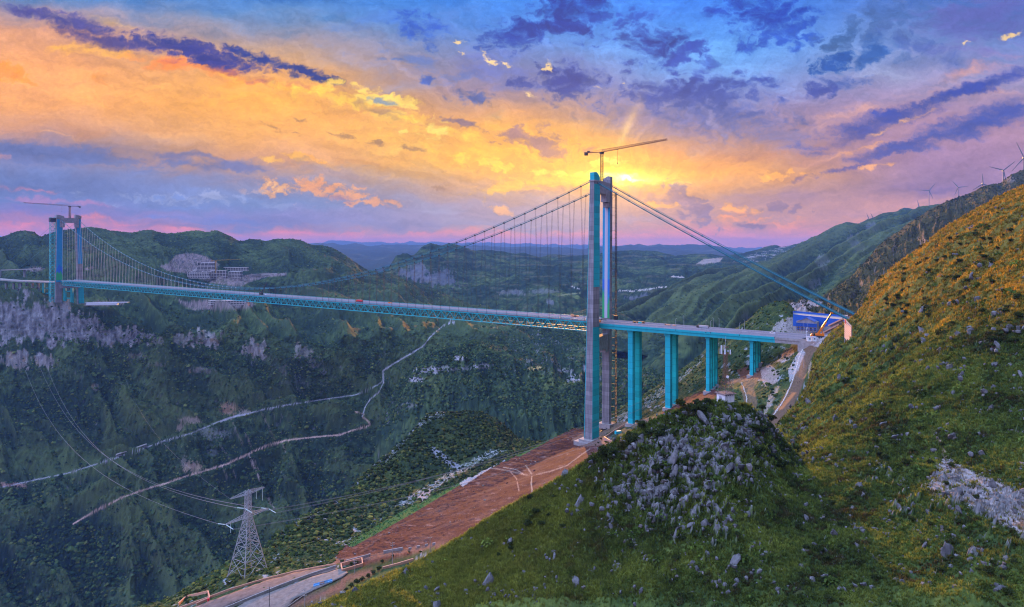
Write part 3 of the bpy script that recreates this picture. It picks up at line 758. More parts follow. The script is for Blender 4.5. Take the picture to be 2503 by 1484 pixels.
        c = mixc(c, (0.40, 0.30, 0.27), sstep(wd + gn * 4 - d, 0, 1.5) * a)
    # construction terraces across the valley
    m1 = in_poly(U + gn2 * 4, V + gn2 * 3, [(390, 652), (412, 640), (430, 625), (455, 618), (480, 620), (505, 628), (530, 640), (532, 668), (500, 676), (455, 668), (415, 664)]).astype(np.float32)
    m2 = in_poly(U + gn2 * 3, V + gn2 * 2, [(470, 676), (600, 672), (640, 668), (700, 668), (700, 674), (650, 677), (615, 688), (595, 697), (570, 700), (520, 692)]).astype(np.float32)
    m3 = in_poly(U + gn2 * 4, V + gn2 * 3, [(420, 722), (450, 738), (500, 735), (560, 732), (610, 735), (625, 745), (600, 755), (520, 757), (470, 758), (450, 748)]).astype(np.float32)
    m4 = in_poly(U + gn2 * 3, V + gn2 * 2, [(205, 742), (240, 736), (305, 738), (305, 743), (260, 748), (205, 748)]).astype(np.float32)
    m5 = in_poly(U + gn2 * 3, V + gn2 * 2, [(60, 660), (75, 654), (100, 652), (106, 662), (80, 664)]).astype(np.float32) + in_poly(U + gn2 * 3, V + gn2 * 2, [(205, 655), (225, 652), (235, 656), (210, 660)]).astype(np.float32)
    mm = np.clip(m1 + m2 + m3 + m4 + m5, 0, 1)
    c = mixc(c, np.stack([.22 * (1 + gn), .155 * (1 + gn), .155 * (1 + gn)], -1), np.clip(mm * (.75 + gn * 1.1 + gn2 * .5), 0, 1))
    # roads
    d, t = dist_path(U, V, ROAD1)
    c = mixc(c, (0.33, 0.31, 0.35), sstep(1.5 + gn * 1.4 - d, 0, .9) * (gn2 > -.25))
    d, t = dist_path(U, V, ROAD2)
    c = mixc(c, (0.52, 0.33, 0.27), sstep(2.3 + gn * 2.6 + gn2 * 1.2 - np.clip(t - 12, 0, 9) * .08 - d, 0, 1.4))
    for rd, wd in ((ROAD3, 3.0), (ROAD4, 2.2)):
        d, t = dist_path(U, V, rd)
        c = mixc(c, (0.36, 0.33, 0.36), sstep(wd * .8 + gn * 1.6 - t * .15 - d, 0, 1))
    d, _ = dist_path(U, V, [(540, 1030), (560, 1022), (580, 1016), (600, 1013)])
    c = mixc(c, (0.34, 0.31, 0.34), sstep(3.2 + gn * 2 - d, 0, 1.5))
    return c
loft('canyon_wall', [
    [(-400, VH + 700 * F / 980, 980), (600, VH + 700 * F / 1080, 1080), (1600, VH + 700 * F / 1150, 1150)],
    [(-400, 1640, 1150), (0, 1540, 1180), (300, 1470, 1230), (600, 1390, 1280), (800, 1300, 1330), (1000, 1220, 1370), (1200, 1160, 1390), (1440, 1120, 1350), (1600, 1120, 1300)],
    [(-400, 1400, 1240), (0, 1340, 1265), (180, 1280, 1295), (300, 1215, 1320), (450, 1165, 1345), (550, 1130, 1365), (640, 1090, 1390), (750, 1070, 1420), (850, 1060, 1440), (905, 1040, 1460), (1000, 1050, 1450), (1200, 1050, 1440), (1440, 1050, 1400), (1600, 1060, 1350)],
    [(-400, 1240, 1330), (0, 1190, 1350), (340, 1100, 1400), (540, 1025, 1440), (700, 990, 1465), (880, 960, 1500), (937, 932, 1520), (1050, 950, 1520), (1200, 960, 1520), (1440, 980, 1500), (1600, 1010, 1450)],
    [(-400, 890, 1490), (0, 885, 1490), (100, 890, 1485), (200, 862, 1480), (330, 856, 1490), (450, 848, 1500), (560, 848, 1520), (650, 886, 1490), (740, 893, 1480), (830, 880, 1510), (1000, 880, 1580), (1150, 880, 1600), (1250, 900, 1600), (1440, 930, 1600), (1600, 970, 1550)],
    [(-400, 730, 1650), (0, 724, 1600), (100, 731, 1580), (165, 743, 1566), (220, 762, 1545), (330, 800, 1530), (450, 814, 1530), (560, 812, 1560), (650, 832, 1540), (740, 840, 1520), (830, 838, 1550), (1000, 830, 1650), (1151, 820, 1700), (1250, 840, 1700), (1440, 890, 1700), (1600, 950, 1650)],
    [(-400, 694, 2050), (0, 690, 2050), (200, 710, 1900), (420, 705, 2050), (600, 705, 2150), (700, 708, 2200), (855, 715, 2250), (924, 722, 2300), (959, 735, 2300), (1053, 765, 2250), (1151, 785, 2200), (1250, 805, 2100), (1440, 865, 2000), (1600, 930, 1900)],
    [(-400, 570, 2600), (-100, 575, 2600), (0, 573, 2600), (25, 567, 2600), (45, 563, 2600), (60, 561, 2600), (78, 565, 2600), (100, 575, 2600), (115, 566, 2600), (150, 558, 2600), (200, 557, 2600), (232, 555, 2600), (258, 559, 2600), (285, 566, 2600), (305, 569, 2620), (330, 571, 2650), (352, 567, 2650), (372, 562, 2650), (392, 567, 2650), (420, 570, 2660), (440, 568, 2660), (470, 566, 2700), (505, 568, 2700), (530, 565, 2700), (555, 572, 2700), (588, 587, 2720), (598, 585, 2740), (612, 582, 2740), (630, 588, 2760), (645, 592, 2760), (662, 587, 2780), (680, 585, 2780), (705, 586, 2800), (740, 594, 2850), (770, 598, 2850), (790, 599, 2850), (815, 609, 2850), (855, 636, 2850), (897, 661, 2850), (951, 671, 2850), (993, 685, 2800), (1053, 703, 2750), (1102, 730, 2700), (1151, 747, 2650), (1250, 772, 2500), (1350, 800, 2400), (1440, 840, 2300), (1600, 900, 2200)],
    [(-400, 640, 3300), (700, 660, 3600), (1000, 780, 3400), (1600, 960, 2800)]],
    (-400, 1600), 1.7, [110, 130, 80, 120, 70, 60, 140, 8], wall_disp,
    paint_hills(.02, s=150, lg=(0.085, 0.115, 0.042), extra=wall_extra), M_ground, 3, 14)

# second, lower fold of the wall in mid-canyon, with the rocky dome
def fold_disp(X, Y, Z, U, V, T):
    r = fbm(X / 210, Y / 210, 6, .5, seed=111, mode=2); b = fbm(X / 14, Y / 14 + Z / 18, 5, .65, seed=112, mode=1)
    g = fbm(U / 60 + T * .3, T * .6, 5, .5, seed=113, mode=2)
    k = np.clip(np.abs(T - 3.0) * 1.5, .15, 1)
    return 0 * X, -b * 3.0, (r * 26 + g * 30) * k + b * 4.8
def fold_extra(c, X, Y, Z, U, V, T, n, n2):
    gn = fbm(U / 3.2, V / 3.2, 4, .7, seed=114)
    sp = sstep(fbm(U / 26, V / 16, 3, .6, seed=116) * .8 + gn, .25, .55)
    c = mixc(c, (0.30, 0.27, 0.28), sp * .5 * sstep(U, 1180, 1280) * sstep(V, 990, 900))
    cf = fbm(U / 6, V / 16, 5, .62, seed=115)
    for (uc, vc, ru, rv, a) in ((1120, 875, 30, 9, .9), (1050, 905, 60, 14, .8), (1015, 928, 26, 10, .9), (1180, 895, 40, 9, .6), (1400, 925, 24, 14, .9), (1440, 900, 20, 18, .7), (1380, 905, 30, 8, .5), (1100, 900, 90, 10, .4), (1000, 990, 30, 8, .3)):
        e = 1 - np.hypot((U - uc) / ru, (V - vc) / rv)
        m = sstep(e + cf * .8 - .3, 0, .15)
        c = mixc(c, (0.40, 0.36, 0.38), m * a)
    m = sstep(1 - np.hypot((U - 1310) / 22, (V - 900) / 5) + gn * .3, 0, .3)
    c = mixc(c, (0.62, 0.42, 0.16), m)
    return c
loft('dome_hills', [[(860, 1250, 1500), (930, 1230, 1300), (1000, 1200, 1150), (1200, 1180, 1150), (1440, 1180, 1050), (1700, 1100, 1000)],
     [(860, 1100, 1540), (930, 1050, 1440), (1000, 1010, 1360), (1100, 990, 1340), (1200, 1000, 1300), (1300, 1010, 1280), (1440, 1030, 1240), (1700, 1010, 1150)],
     [(860, 1060, 1570), (930, 1010, 1490), (980, 948, 1440), (1020, 915, 1440), (1070, 900, 1440), (1151, 890, 1440), (1225, 905, 1420), (1300, 925, 1400), (1370, 935, 1400), (1440, 960, 1380), (1700, 960, 1250)],
     [(860, 1050, 1600), (930, 1000, 1510), (975, 935, 1480), (1015, 892, 1480), (1040, 875, 1490), (1070, 858, 1500), (1105, 848, 1510), (1151, 841, 1520), (1188, 850, 1520), (1225, 862, 1540), (1262, 850, 1650), (1300, 830, 1750), (1350, 820, 1800), (1440, 850, 1750), (1520, 900, 1600), (1700, 950, 1400)],
     [(860, 1100, 1560), (930, 1030, 1560), (1070, 880, 1600), (1151, 850, 1650), (1200, 830, 1800), (1238, 797, 1950), (1290, 792, 2000), (1324, 797, 2000), (1400, 812, 1950), (1440, 830, 1900), (1520, 890, 1750), (1700, 950, 1500)],
     [(860, 1200, 1700), (1151, 900, 1900), (1300, 850, 2300), (1700, 1000, 1800)]],
     (860, 1700), 1.7, [20, 60, 60, 70, 8], fold_disp, paint_hills(.12, s=120, extra=fold_extra), M_ground, 4, 12)
loft('valley_knoll', [[(1290, 860, 1900), (1440, 850, 1900), (1640, 880, 1900)], [(1290, 810, 2250), (1340, 790, 2300), (1370, 773, 2350), (1400, 762, 2400), (1433, 752, 2450), (1470, 748, 2450), (1500, 755, 2400), (1540, 775, 2350), (1640, 850, 2200)], [(1290, 860, 2700), (1640, 900, 2700)]],
     (1290, 1640), 1.8, [60, 8], ridged_disp(160, 12, 3, 18, top=1.0), paint_hills(.36, s=140, mg=(0.08, 0.095, 0.04), lg=(0.12, 0.13, 0.05)), M_ground, 4, 10)

loft('gorge_floor', [[(1250, VH + 690 * F / 1000, 1000), (2050, VH + 690 * F / 1000, 1000)], [(1250, 1150, 1300), (1500, 1120, 1300), (1700, 1060, 1250), (2050, 980, 1300)], [(1250, 960, 1900), (1500, 930, 1900), (1640, 900, 1900), (2050, 860, 1900)], [(1250, 830, 2700), (1500, 830, 2700), (1640, 800, 2900), (2050, 760, 2900)]],
     (1250, 2050), 2.2, [30, 70, 70], ridged_disp(240, 22, 4, 18, gul=16, gs=50), paint_hills(.30, s=140), M_ground, 4, 10)

def ZV(z, d): return VH - z * F / d

# ---------------------------------------------------------------- the shelf that carries the near tower: red earth field, roads, the approach slope
RUT = [(1500, 1062), (1560, 1048), (1620, 1012), (1680, 985), (1730, 962), (1790, 940), (1850, 915)]
def shelf_disp(X, Y, Z, U, V, T):
    fld = sstep(field_mask(U, V), .2, .6)
    b = fbm(X / 6, Y / 6, 5, .62, seed=121, mode=1); r = fbm(X / 60, Y / 60, 5, .5, seed=122)
    site = in_poly(U, V, [(1930, 850), (1960, 790), (2100, 770), (2100, 830), (2000, 850)]).astype(float)
    road = sstep(dist_path(U, V, DROAD)[0], 8, 30)
    k = (1 - fld * .93) * (1 - site) * road * sstep(T, .2, 1.0)
    lo = in_poly(U, V, [(300, 1500), (620, 1395), (830, 1360), (1100, 1330), (1100, 1500), (300, 1600)]).astype(float)
    k = k * (1 - lo * .75)
    return 0 * X, -b * 1.0 * k, (b * 1.7 + r * 3.0) * k + fld * (r * 1.9 + b * .7 + fbm(X / 16, Y / 16, 5, .6, seed=157) * 1.3)
DROAD = [(1890, 1040), (1905, 1015), (1925, 985), (1942, 950), (1955, 915), (1966, 880), (1978, 855), (1995, 842)]
FIELD = [(820, 1362), (842, 1334), (1000, 1243), (1150, 1168), (1300, 1096), (1402, 1046), (1440, 1052), (1462, 1074), (1500, 1062), (1540, 1052), (1560, 1035), (1600, 1020), (1650, 985), (1700, 962), (1740, 948), (1760, 960), (1700, 1000), (1600, 1080), (1450, 1180), (1200, 1290), (1000, 1360), (860, 1385)]
def field_mask(U, V):
    n = fbm(U / 14, V / 9, 4, .6, seed=123) * 7
    return in_poly(U + n, V + n * .7, FIELD).astype(np.float32)
def shelf_paint(X, Y, Z, U, V, T, nz):
    n = fbm(X / 26, Y / 26, 6, .6, seed=124); n2 = fbm(X / 4, Y / 4, 5, .65, seed=125); gn = fbm(U / 2.6, V / 2.6, 4, .7, seed=126)
    c = flat(X.shape, (0.035, 0.055, 0.022))
    c = mixc(c, (0.085, 0.10, 0.030), sstep(n + n2 * .6, -.2, .35))
    c = mixc(c, (0.15, 0.14, 0.04), sstep(n + n2 * .4, .2, .6) * .8)
    # rocks among the bushes, scree on the slope behind the piers
    sc = sstep(fbm(X / 5, Y / 9, 5, .65, seed=127) + fbm(U / 40, V / 30, 3, seed=128) * .8, .30, .5)
    c = mixc(c, (0.36, 0.35, 0.37), sc * .8)
    scr = in_poly(U + gn * 6, V + gn * 5, [(1505, 1020), (1560, 985), (1640, 930), (1720, 880), (1700, 900), (1660, 935), (1610, 975), (1560, 1010), (1510, 1040)]).astype(np.float32)
    c = mixc(c, (0.33, 0.33, 0.34), scr * sstep(gn + n2, -.1, .4) * .8)
    # field of red earth with faint ruts and stones
    fm = field_mask(U, V)
    e = flat(X.shape, (0.095, 0.034, 0.024))
    st = fbm(X / 30, Y / 30, 6, .62, seed=129)
    e = mixc(e, (0.130, 0.058, 0.043), sstep(st + n * .5, -.1, .5))
    e = mixc(e, (0.060, 0.024, 0.018), sstep(-st + n * .4, .2, .6) * .7)
    e = mixc(e, (0.34, 0.23, 0.20), sstep(gn, .42, .6) * .6)
    e = mixc(e, (0.34, 0.21, 0.18), sstep(fbm(U / 40, V / 7, 4, .6, seed=130), .25, .5) * .5)
    for pts, wd, cc in (([(1285, 1138), (1300, 1160), (1298, 1180), (1300, 1205)], 2.2, (0.30, 0.21, 0.16)), ([(1180, 1142), (1215, 1146), (1240, 1150), (1290, 1162), (1300, 1162)], 2.2, (0.24, 0.15, 0.115)), ([(1300, 1162), (1345, 1152), (1385, 1138), (1420, 1112), (1440, 1098)], 1.8, (0.24, 0.16, 0.13)), ([(1245, 1150), (1262, 1170), (1268, 1200)], 1.8, (0.30, 0.18, 0.14)), ([(1230, 1142), (1262, 1148), (1280, 1160)], 1.5, (0.36, 0.25, 0.2)), ([(880, 1350), (960, 1290), (1100, 1230), (1250, 1180), (1330, 1150)], 2.6, (0.12, 0.055, 0.04)), ([(1100, 1156), (1180, 1128)], 3.5, (0.40, 0.29, 0.26)), ([(1375, 1060), (1388, 1075), (1398, 1060)], 2.5, (0.10, 0.045, 0.035))):
        d, _ = dist_path(U, V, pts)
        e = mixc(e, cc, sstep(wd + gn * 1.6 - d, 0, 1.2))
    c = c + (e - c) * fm[..., None]
    gs = in_poly(U, V + gn * 2, [(845, 1330), (1000, 1238), (1120, 1170), (1150, 1162), (1130, 1182), (1010, 1254), (860, 1338)]).astype(np.float32) + in_poly(U, V + gn * 2, [(1255, 1112), (1330, 1072), (1352, 1062), (1340, 1078), (1270, 1116)]).astype(np.float32)
    c = mixc(c, (0.055, 0.12, 0.032), gs)
    rim = in_poly(U + gn * 4, V + gn * 3, [(1120, 1178), (1180, 1140), (1260, 1098), (1262, 1106), (1190, 1150), (1130, 1190)]).astype(np.float32)
    c = mixc(c, (0.42, 0.38, 0.38), rim * .8)
    # access roads, the dirt road on the right and the terrace under the last piers
    d, t = dist_path(U, V, DROAD)
    c = mixc(c, (0.17, 0.10, 0.062), sstep(19 - t * .9 + gn * 3 - d, 0, 3))
    c = mixc(c, (0.10, 0.085, 0.035), sstep(.8 + gn - np.abs(d - 7 + t * .3), 0, 1) * .6)
    d, t = dist_path(U, V, [(1840, 920), (1825, 945), (1835, 985), (1828, 1010)])
    c = mixc(c, (0.17, 0.11, 0.06), sstep(17 + gn * 3 - d, 0, 3))
    d, _ = dist_path(U, V, [(1780, 935), (1810, 928), (1850, 922), (1875, 930)]); c = mixc(c, (0.26, 0.155, 0.09), sstep(6 + gn * 2 - d, 0, 2))
    m = in_poly(U + gn * 3, V + gn * 3, [(1800, 905), (1830, 893), (1860, 895), (1880, 912), (1860, 925), (1810, 925)]).astype(np.float32); c = mixc(c, (0.16, 0.065, 0.04), m * .9)
    for poly, cc in (([(1858, 900), (1880, 890), (1905, 910), (1900, 935), (1870, 945), (1862, 930)], (0.40, 0.28, 0.24)), ([(1905, 868), (1935, 850), (1940, 865), (1918, 880)], (0.34, 0.24, 0.20)), ([(1925, 905), (1958, 850), (1968, 862), (1950, 905), (1930, 935)], (0.40, 0.36, 0.36)), ([(1975, 900), (1982, 880), (1988, 895), (1975, 935)], (0.44, 0.30, 0.20)), ([(1880, 965), (1905, 940), (1900, 960), (1872, 1010), (1860, 1030)], (0.36, 0.26, 0.20)),
                     ([(1965, 840), (2000, 815), (2075, 775), (2090, 790), (2050, 830), (2000, 850)], (0.46, 0.38, 0.37)), ([(1880, 820), (1895, 790), (1915, 780), (1920, 800), (1905, 830)], (0.36, 0.30, 0.27)), ([(1900, 800), (1925, 775), (2000, 780), (2000, 805), (1960, 830)], (0.34, 0.28, 0.27))):
        m = in_poly(U + gn * 5, V + gn * 4, poly).astype(np.float32)
        c = mixc(c, cc, m * np.clip(.75 + gn * .7 + n2 * .3, .1, 1))
    # trampled ground around the foundations
    m = in_poly(U + gn * 3, V + gn * 3, [(1395, 1075), (1430, 1055), (1500, 1035), (1600, 1018), (1580, 1045), (1510, 1070), (1480, 1088), (1420, 1092)]).astype(np.float32)
    c = mixc(c, (0.24, 0.15, 0.11), m * .6)
    m = in_poly(U, V, [(1480, 1060), (1535, 1038), (1548, 1048), (1500, 1078)]).astype(np.float32); c = mixc(c, (0.05, 0.065, 0.03), m)
    # brown earth road at the foot of the knoll
    for pts, wd in (([(660, 1500), (740, 1462), (820, 1432), (900, 1402)], 11), ([(820, 1372), (900, 1362), (1000, 1345), (1080, 1330)], 7)):
        d, _ = dist_path(U, V, pts)
        c = mixc(c, (0.19, 0.092, 0.062), sstep(wd + gn * 2 - d, 0, 2))
    return c
loft('shelf_ground', [
    [(-400, ZV(-190, 200), 200), (400, ZV(-180, 215), 215), (760, ZV(-160, 220), 220), (1200, ZV(-125, 225), 225), (1500, ZV(-100, 235), 235), (1778, ZV(-92, 240), 240), (1890, ZV(-92, 260), 260), (2150, ZV(-90, 300), 300)],
    [(-400, 1640, 300), (0, 1610, 310), (400, 1510, 335), (600, 1450, 345), (800, 1388, 362), (1000, 1348, 380), (1200, 1270, 400), (1450, 1150, 430), (1640, 1062, 440), (1778, 1030, 440), (1890, 1012, 445), (1950, 945, 485), (1985, 890, 520), (2150, 850, 530)],
    [(-400, 1560, 360), (0, 1545, 360), (400, 1486, 372), (560, 1405, 388), (640, 1388, 392), (820, 1350, 405), (1000, 1290, 450), (1200, 1190, 540), (1350, 1115, 640), (1450, 1074, 697), (1500, 1052, 688), (1550, 1033, 670), (1637, 998, 646), (1737, 953, 622), (1843, 912, 598), (1900, 878, 590), (1965, 846, 566), (2010, 828, 545), (2060, 806, 540), (2150, 800, 540)],
    [(-400, 1530, 400), (0, 1510, 405), (300, 1490, 410), (400, 1466, 415), (500, 1408, 430), (640, 1345, 445), (760, 1330, 445), (840, 1322, 455), (1000, 1240, 520), (1150, 1165, 590), (1300, 1095, 660), (1400, 1046, 735), (1440, 1040, 750), (1480, 1022, 765), (1505, 1003, 775), (1530, 985, 775), (1560, 968, 775), (1600, 945, 770), (1650, 912, 765), (1700, 878, 755), (1750, 838, 745), (1800, 800, 735), (1830, 778, 730), (1848, 760, 732), (1870, 744, 735), (1890, 736, 735), (1915, 735, 735), (1930, 744, 735), (1945, 762, 730), (1960, 775, 720), (2000, 780, 700), (2150, 775, 680)],
    [(-400, 1700, 520), (400, 1640, 560), (840, 1500, 640), (1200, 1350, 800), (1450, 1240, 950), (1700, 1100, 1000), (1900, 900, 950), (2150, 860, 850)]],
    (-400, 2150), 1.5, [14, 90, 130, 90, 14], shelf_disp, shelf_paint, M_ground, 3, 12)

# ---------------------------------------------------------------- wooded hump on the rim of the shelf
def hump_disp(X, Y, Z, U, V, T):
    b = fbm(X / 9, Y / 9 + Z / 12, 4, .6, seed=131, mode=1)
    r = fbm(X / 70, Y / 70, 5, .5, seed=132)
    k = np.clip(np.abs(T - 1) * 2, .35, 1)
    return 0 * X, -b * 1.6 * k, b * 2.4 * k + r * 4 * np.clip(T, 0, 1) * k
def hump_paint(X, Y, Z, U, V, T, nz):
    n = fbm(X / 24, Y / 24, 5, .6, seed=133); n2 = fbm(X / 4, Y / 4, 4, .6, seed=134); gn = fbm(U / 2.6, V / 2.6, 4, .7, seed=135)
    c = flat(X.shape, (0.030, 0.045, 0.020))
    c = mixc(c, (0.07, 0.085, 0.026), sstep(n + n2 * .5, -.1, .4))
    c = mixc(c, (0.13, 0.125, 0.035), sstep(n2 + sstep(V, 1150, 1300) * .4, .35, .7) * .7)
    # pale rocks along the edge that drops into the canyon and in the gullies
    d, _ = dist_path(U, V, [(640, 1340), (700, 1292), (790, 1240), (850, 1208), (885, 1165), (950, 1112), (1015, 1045), (1042, 1018), (1080, 1008)])
    c = mixc(c, (0.36, 0.34, 0.38), sstep(9 + gn * 12 - d, 0, 3) * sstep(n2 + gn, -.2, .5) * .9)
    d, _ = dist_path(U, V, [(1060, 1100), (1085, 1120), (1115, 1140)]); c = mixc(c, (0.32, 0.30, 0.34), sstep(9 + gn * 10 - d, 0, 3) * .8)
    sc = in_poly(U + gn * 8, V + gn * 6, [(1100, 1172), (1180, 1128), (1240, 1100), (1200, 1100), (1120, 1140), (1060, 1180), (950, 1240), (1000, 1236)]).astype(np.float32)
    c = mixc(c, (0.38, 0.37, 0.37), sc * sstep(gn + n2, -.2, .4) * .85)
    sc = sstep(fbm(U / 8, V / 5, 4, .65, seed=136) + fbm(U / 40, V / 24, 3, seed=137) * .8, .3, .5) * sstep(V, 1180, 1300)
    c = mixc(c, (0.35, 0.34, 0.37), sc * .8)
    m = in_poly(U + gn * 4, V + gn * 3, [(1020, 1218), (1035, 1200), (1052, 1196), (1050, 1212), (1030, 1228)]).astype(np.float32); c = mixc(c, (0.42, 0.30, 0.25), m)
    return c
loft('wooded_hump', [[(540, 1425, 385), (640, 1395, 398), (740, 1375, 410), (830, 1350, 447), (900, 1306, 485), (1000, 1254, 520), (1150, 1176, 592), (1300, 1106, 655), (1345, 1090, 690)],
    [(540, 1402, 405), (640, 1372, 420), (740, 1330, 450), (830, 1290, 500), (900, 1250, 540), (1000, 1200, 590), (1150, 1130, 680), (1300, 1096, 690), (1345, 1084, 710)],
    [(540, 1382, 425), (580, 1368, 435), (640, 1345, 450), (670, 1312, 470), (700, 1290, 490), (740, 1262, 510), (760, 1250, 520), (790, 1238, 535), (825, 1222, 560), (850, 1205, 580), (870, 1176, 610), (890, 1156, 630), (915, 1130, 650), (950, 1108, 690), (985, 1075, 720), (1005, 1050, 745), (1022, 1030, 770), (1040, 1013, 790), (1062, 1007, 800), (1080, 1004, 800), (1115, 1004, 810), (1145, 999, 815), (1180, 1004, 815), (1210, 1018, 815), (1232, 1038, 810), (1250, 1056, 800), (1265, 1070, 780), (1300, 1078, 750), (1345, 1080, 730)],
    [(540, 1600, 600), (740, 1500, 700), (1000, 1300, 850), (1200, 1150, 950), (1345, 1150, 900)]],
    (540, 1345), 1.4, [60, 120, 14], hump_disp, hump_paint, M_ground, 2, 8)

# ---------------------------------------------------------------- near hillside: knoll with the hut, hollow, lower right slope
def karst(X, Y, seed):
    """standing-rock field: height above the turf, 0 where turf"""
    w1 = fbm(X / 9, Y / 9, 3, seed=seed)
    a = fbm(X / 1.9 + w1 * 1.5, Y / 2.6, 4, .55, seed=seed + 1)
    b = fbm(X / 14, Y / 14, 4, .55, seed=seed + 4)
    return a, b
def rock_density(U, V):
    """how stony the hillside is, by bearing"""
    d = np.full(U.shape, .10)
    for (uc, vc, ru, rv, a) in ((1775, 1100, 240, 190, .42), (1630, 1140, 190, 150, .34), (1560, 1220, 140, 130, .28), (1750, 1290, 160, 90, .14), (1850, 1040, 60, 50, .3), (1360, 1250, 60, 50, .2), (1700, 1260, 160, 90, .18), (1500, 1350, 110, 70, .14), (1780, 1400, 200, 100, .16),
                                (2350, 1290, 210, 160, .20), (2400, 950, 120, 120, .10), (2450, 1230, 160, 60, .55), (2330, 1160, 60, 60, .45), (2200, 1250, 220, 120, .12), (2440, 760, 110, 60, .22), (2300, 880, 60, 50, .14), (2100, 1150, 120, 80, .10)):
        d = d + a * np.clip(1 - np.hypot((U - uc) / ru, (V - vc) / rv), 0, 1)
    d = d - .30 * in_poly(U, V, [(700, 1500), (1000, 1380), (1330, 1200), (1420, 1150), (1400, 1250), (1250, 1400), (1150, 1500)])
    return d
def near_disp(X, Y, Z, U, V, T):
    a, b = karst(X, Y, 141)
    rd = rock_density(U, V)
    m = sstep(a * .8 + b * .35 + rd * 1.15 - .52, 0, .16)
    g = fbm(X / 1.1, Y / 1.1, 4, .6, seed=148, mode=1); far_ = sstep(Y, 210, 320); n_w = fbm(X / 60, Y / 60, 3, seed=160) * .5
    r = fbm(X / 18, Y / 18, 5, .5, seed=149) * 1.1 + fbm((X + Y * .5) / 13, (Y - X * .5) / 30, 5, .55, seed=155, mode=2) * (1.3 + 3.4 * far_)
    r = r + far_ * (7.5 * fbm(Y / 34 + n_w, X / 150, 4, .5, seed=158, mode=2) + 3.0 * fbm(X / 45, Y / 45, 4, seed=159)) * sstep(T, 3.1, 3.9)
    crest = np.clip(np.minimum(np.abs(T - 5), np.where(U < 1900, np.abs(T - 3), 9)) * 2.2, .12, 1); r = r * crest
    m = m * np.where(in_poly(U, V, [(2245, 1200), (2300, 1100), (2380, 1140), (2620, 1225), (2620, 1360), (2500, 1320), (2330, 1225)]), .55, 1)
    hut = sstep(np.hypot(X - HUT.x, Y - HUT.y), 3.5, 9)
    k = np.clip((4.2 - np.abs(T - 2)) , .3, 1)
    sp = fbm(X / .8, Y / .8, 3, .6, seed=150)
    return m * a * .3 * hut, -m * .5 * hut, (m * (.8 + 2.0 * np.clip(a, 0, 1) + sp * .8 + 1.1 * fbm(X / 1.5, Y / 3.4, 4, .55, seed=156, mode=2)) + g * .30 * (1 - m) + r) * hut
def near_paint(X, Y, Z, U, V, T, nz):
    a, b = karst(X, Y, 141)
    rd = rock_density(U, V)
    m = sstep(a * .8 + b * .35 + rd * 1.15 - .52, .03, .14)
    n = fbm(X / 14, Y / 14, 5, .6, seed=151); n2 = fbm(X / 2.2, Y / 2.2, 5, .65, seed=152); gn = fbm(U / 2.4, V / 2.4, 4, .7, seed=153)
    c = flat(X.shape, (0.040, 0.062, 0.018))
    c = mixc(c, (0.080, 0.105, 0.024), sstep(n + n2 * .6, -.25, .3))
    c = mixc(c, (0.135, 0.140, 0.030), sstep(n + n2 * .7, .15, .6) * .8)
    c = mixc(c, (0.075, 0.052, 0.026), sstep(-n + n2 * .6, .3, .6) * .5)
    # the mown-looking grass slope on the left flank is paler and yellower
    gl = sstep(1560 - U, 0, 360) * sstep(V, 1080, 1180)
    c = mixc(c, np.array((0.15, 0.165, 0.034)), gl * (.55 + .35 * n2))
    # dry grass high on the right slope, golden sunlight put into its colour
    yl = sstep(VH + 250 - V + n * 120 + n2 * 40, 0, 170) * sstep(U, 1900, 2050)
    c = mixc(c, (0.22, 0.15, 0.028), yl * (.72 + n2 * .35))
    c = mixc(c, (0.055, 0.07, 0.02), sstep(n2 - n * .4, .28, .5) * .7)
    # bare pale quarry-like bands at the right edge
    band = in_poly(U + gn * 9, V + gn * 7, [(2255, 1195), (2300, 1110), (2325, 1120), (2370, 1150), (2502, 1200), (2600, 1230), (2600, 1350), (2500, 1310), (2420, 1270), (2330, 1215), (2280, 1215)]).astype(np.float32)
    lay = fbm(U / 30 - V / 60, V / 6 - U / 14, 4, .6, seed=154)
    c = mixc(c, (0.16, 0.085, 0.055), band * .7)
    c = mixc(c, np.array((0.30, 0.26, 0.25)) , band * sstep(lay + gn * .4, -.18, .12))
    d, _ = dist_path(U, V, [(2270, 1040), (2290, 1062), (2300, 1090), (2312, 1118)]); c = mixc(c, (0.28, 0.17, 0.12), sstep(5 + gn * 4 - d, 0, 2) * .8)
    tone = np.clip(.75 + n2 * .8 + gn * .35 + a * .3, .3, 1.5)[..., None]
    rk = np.array((0.185, 0.17, 0.165)) * tone
    c = c * (1 - m[..., None]) + rk * m[..., None]
    return c
HUT = P(1779, 985, 197)
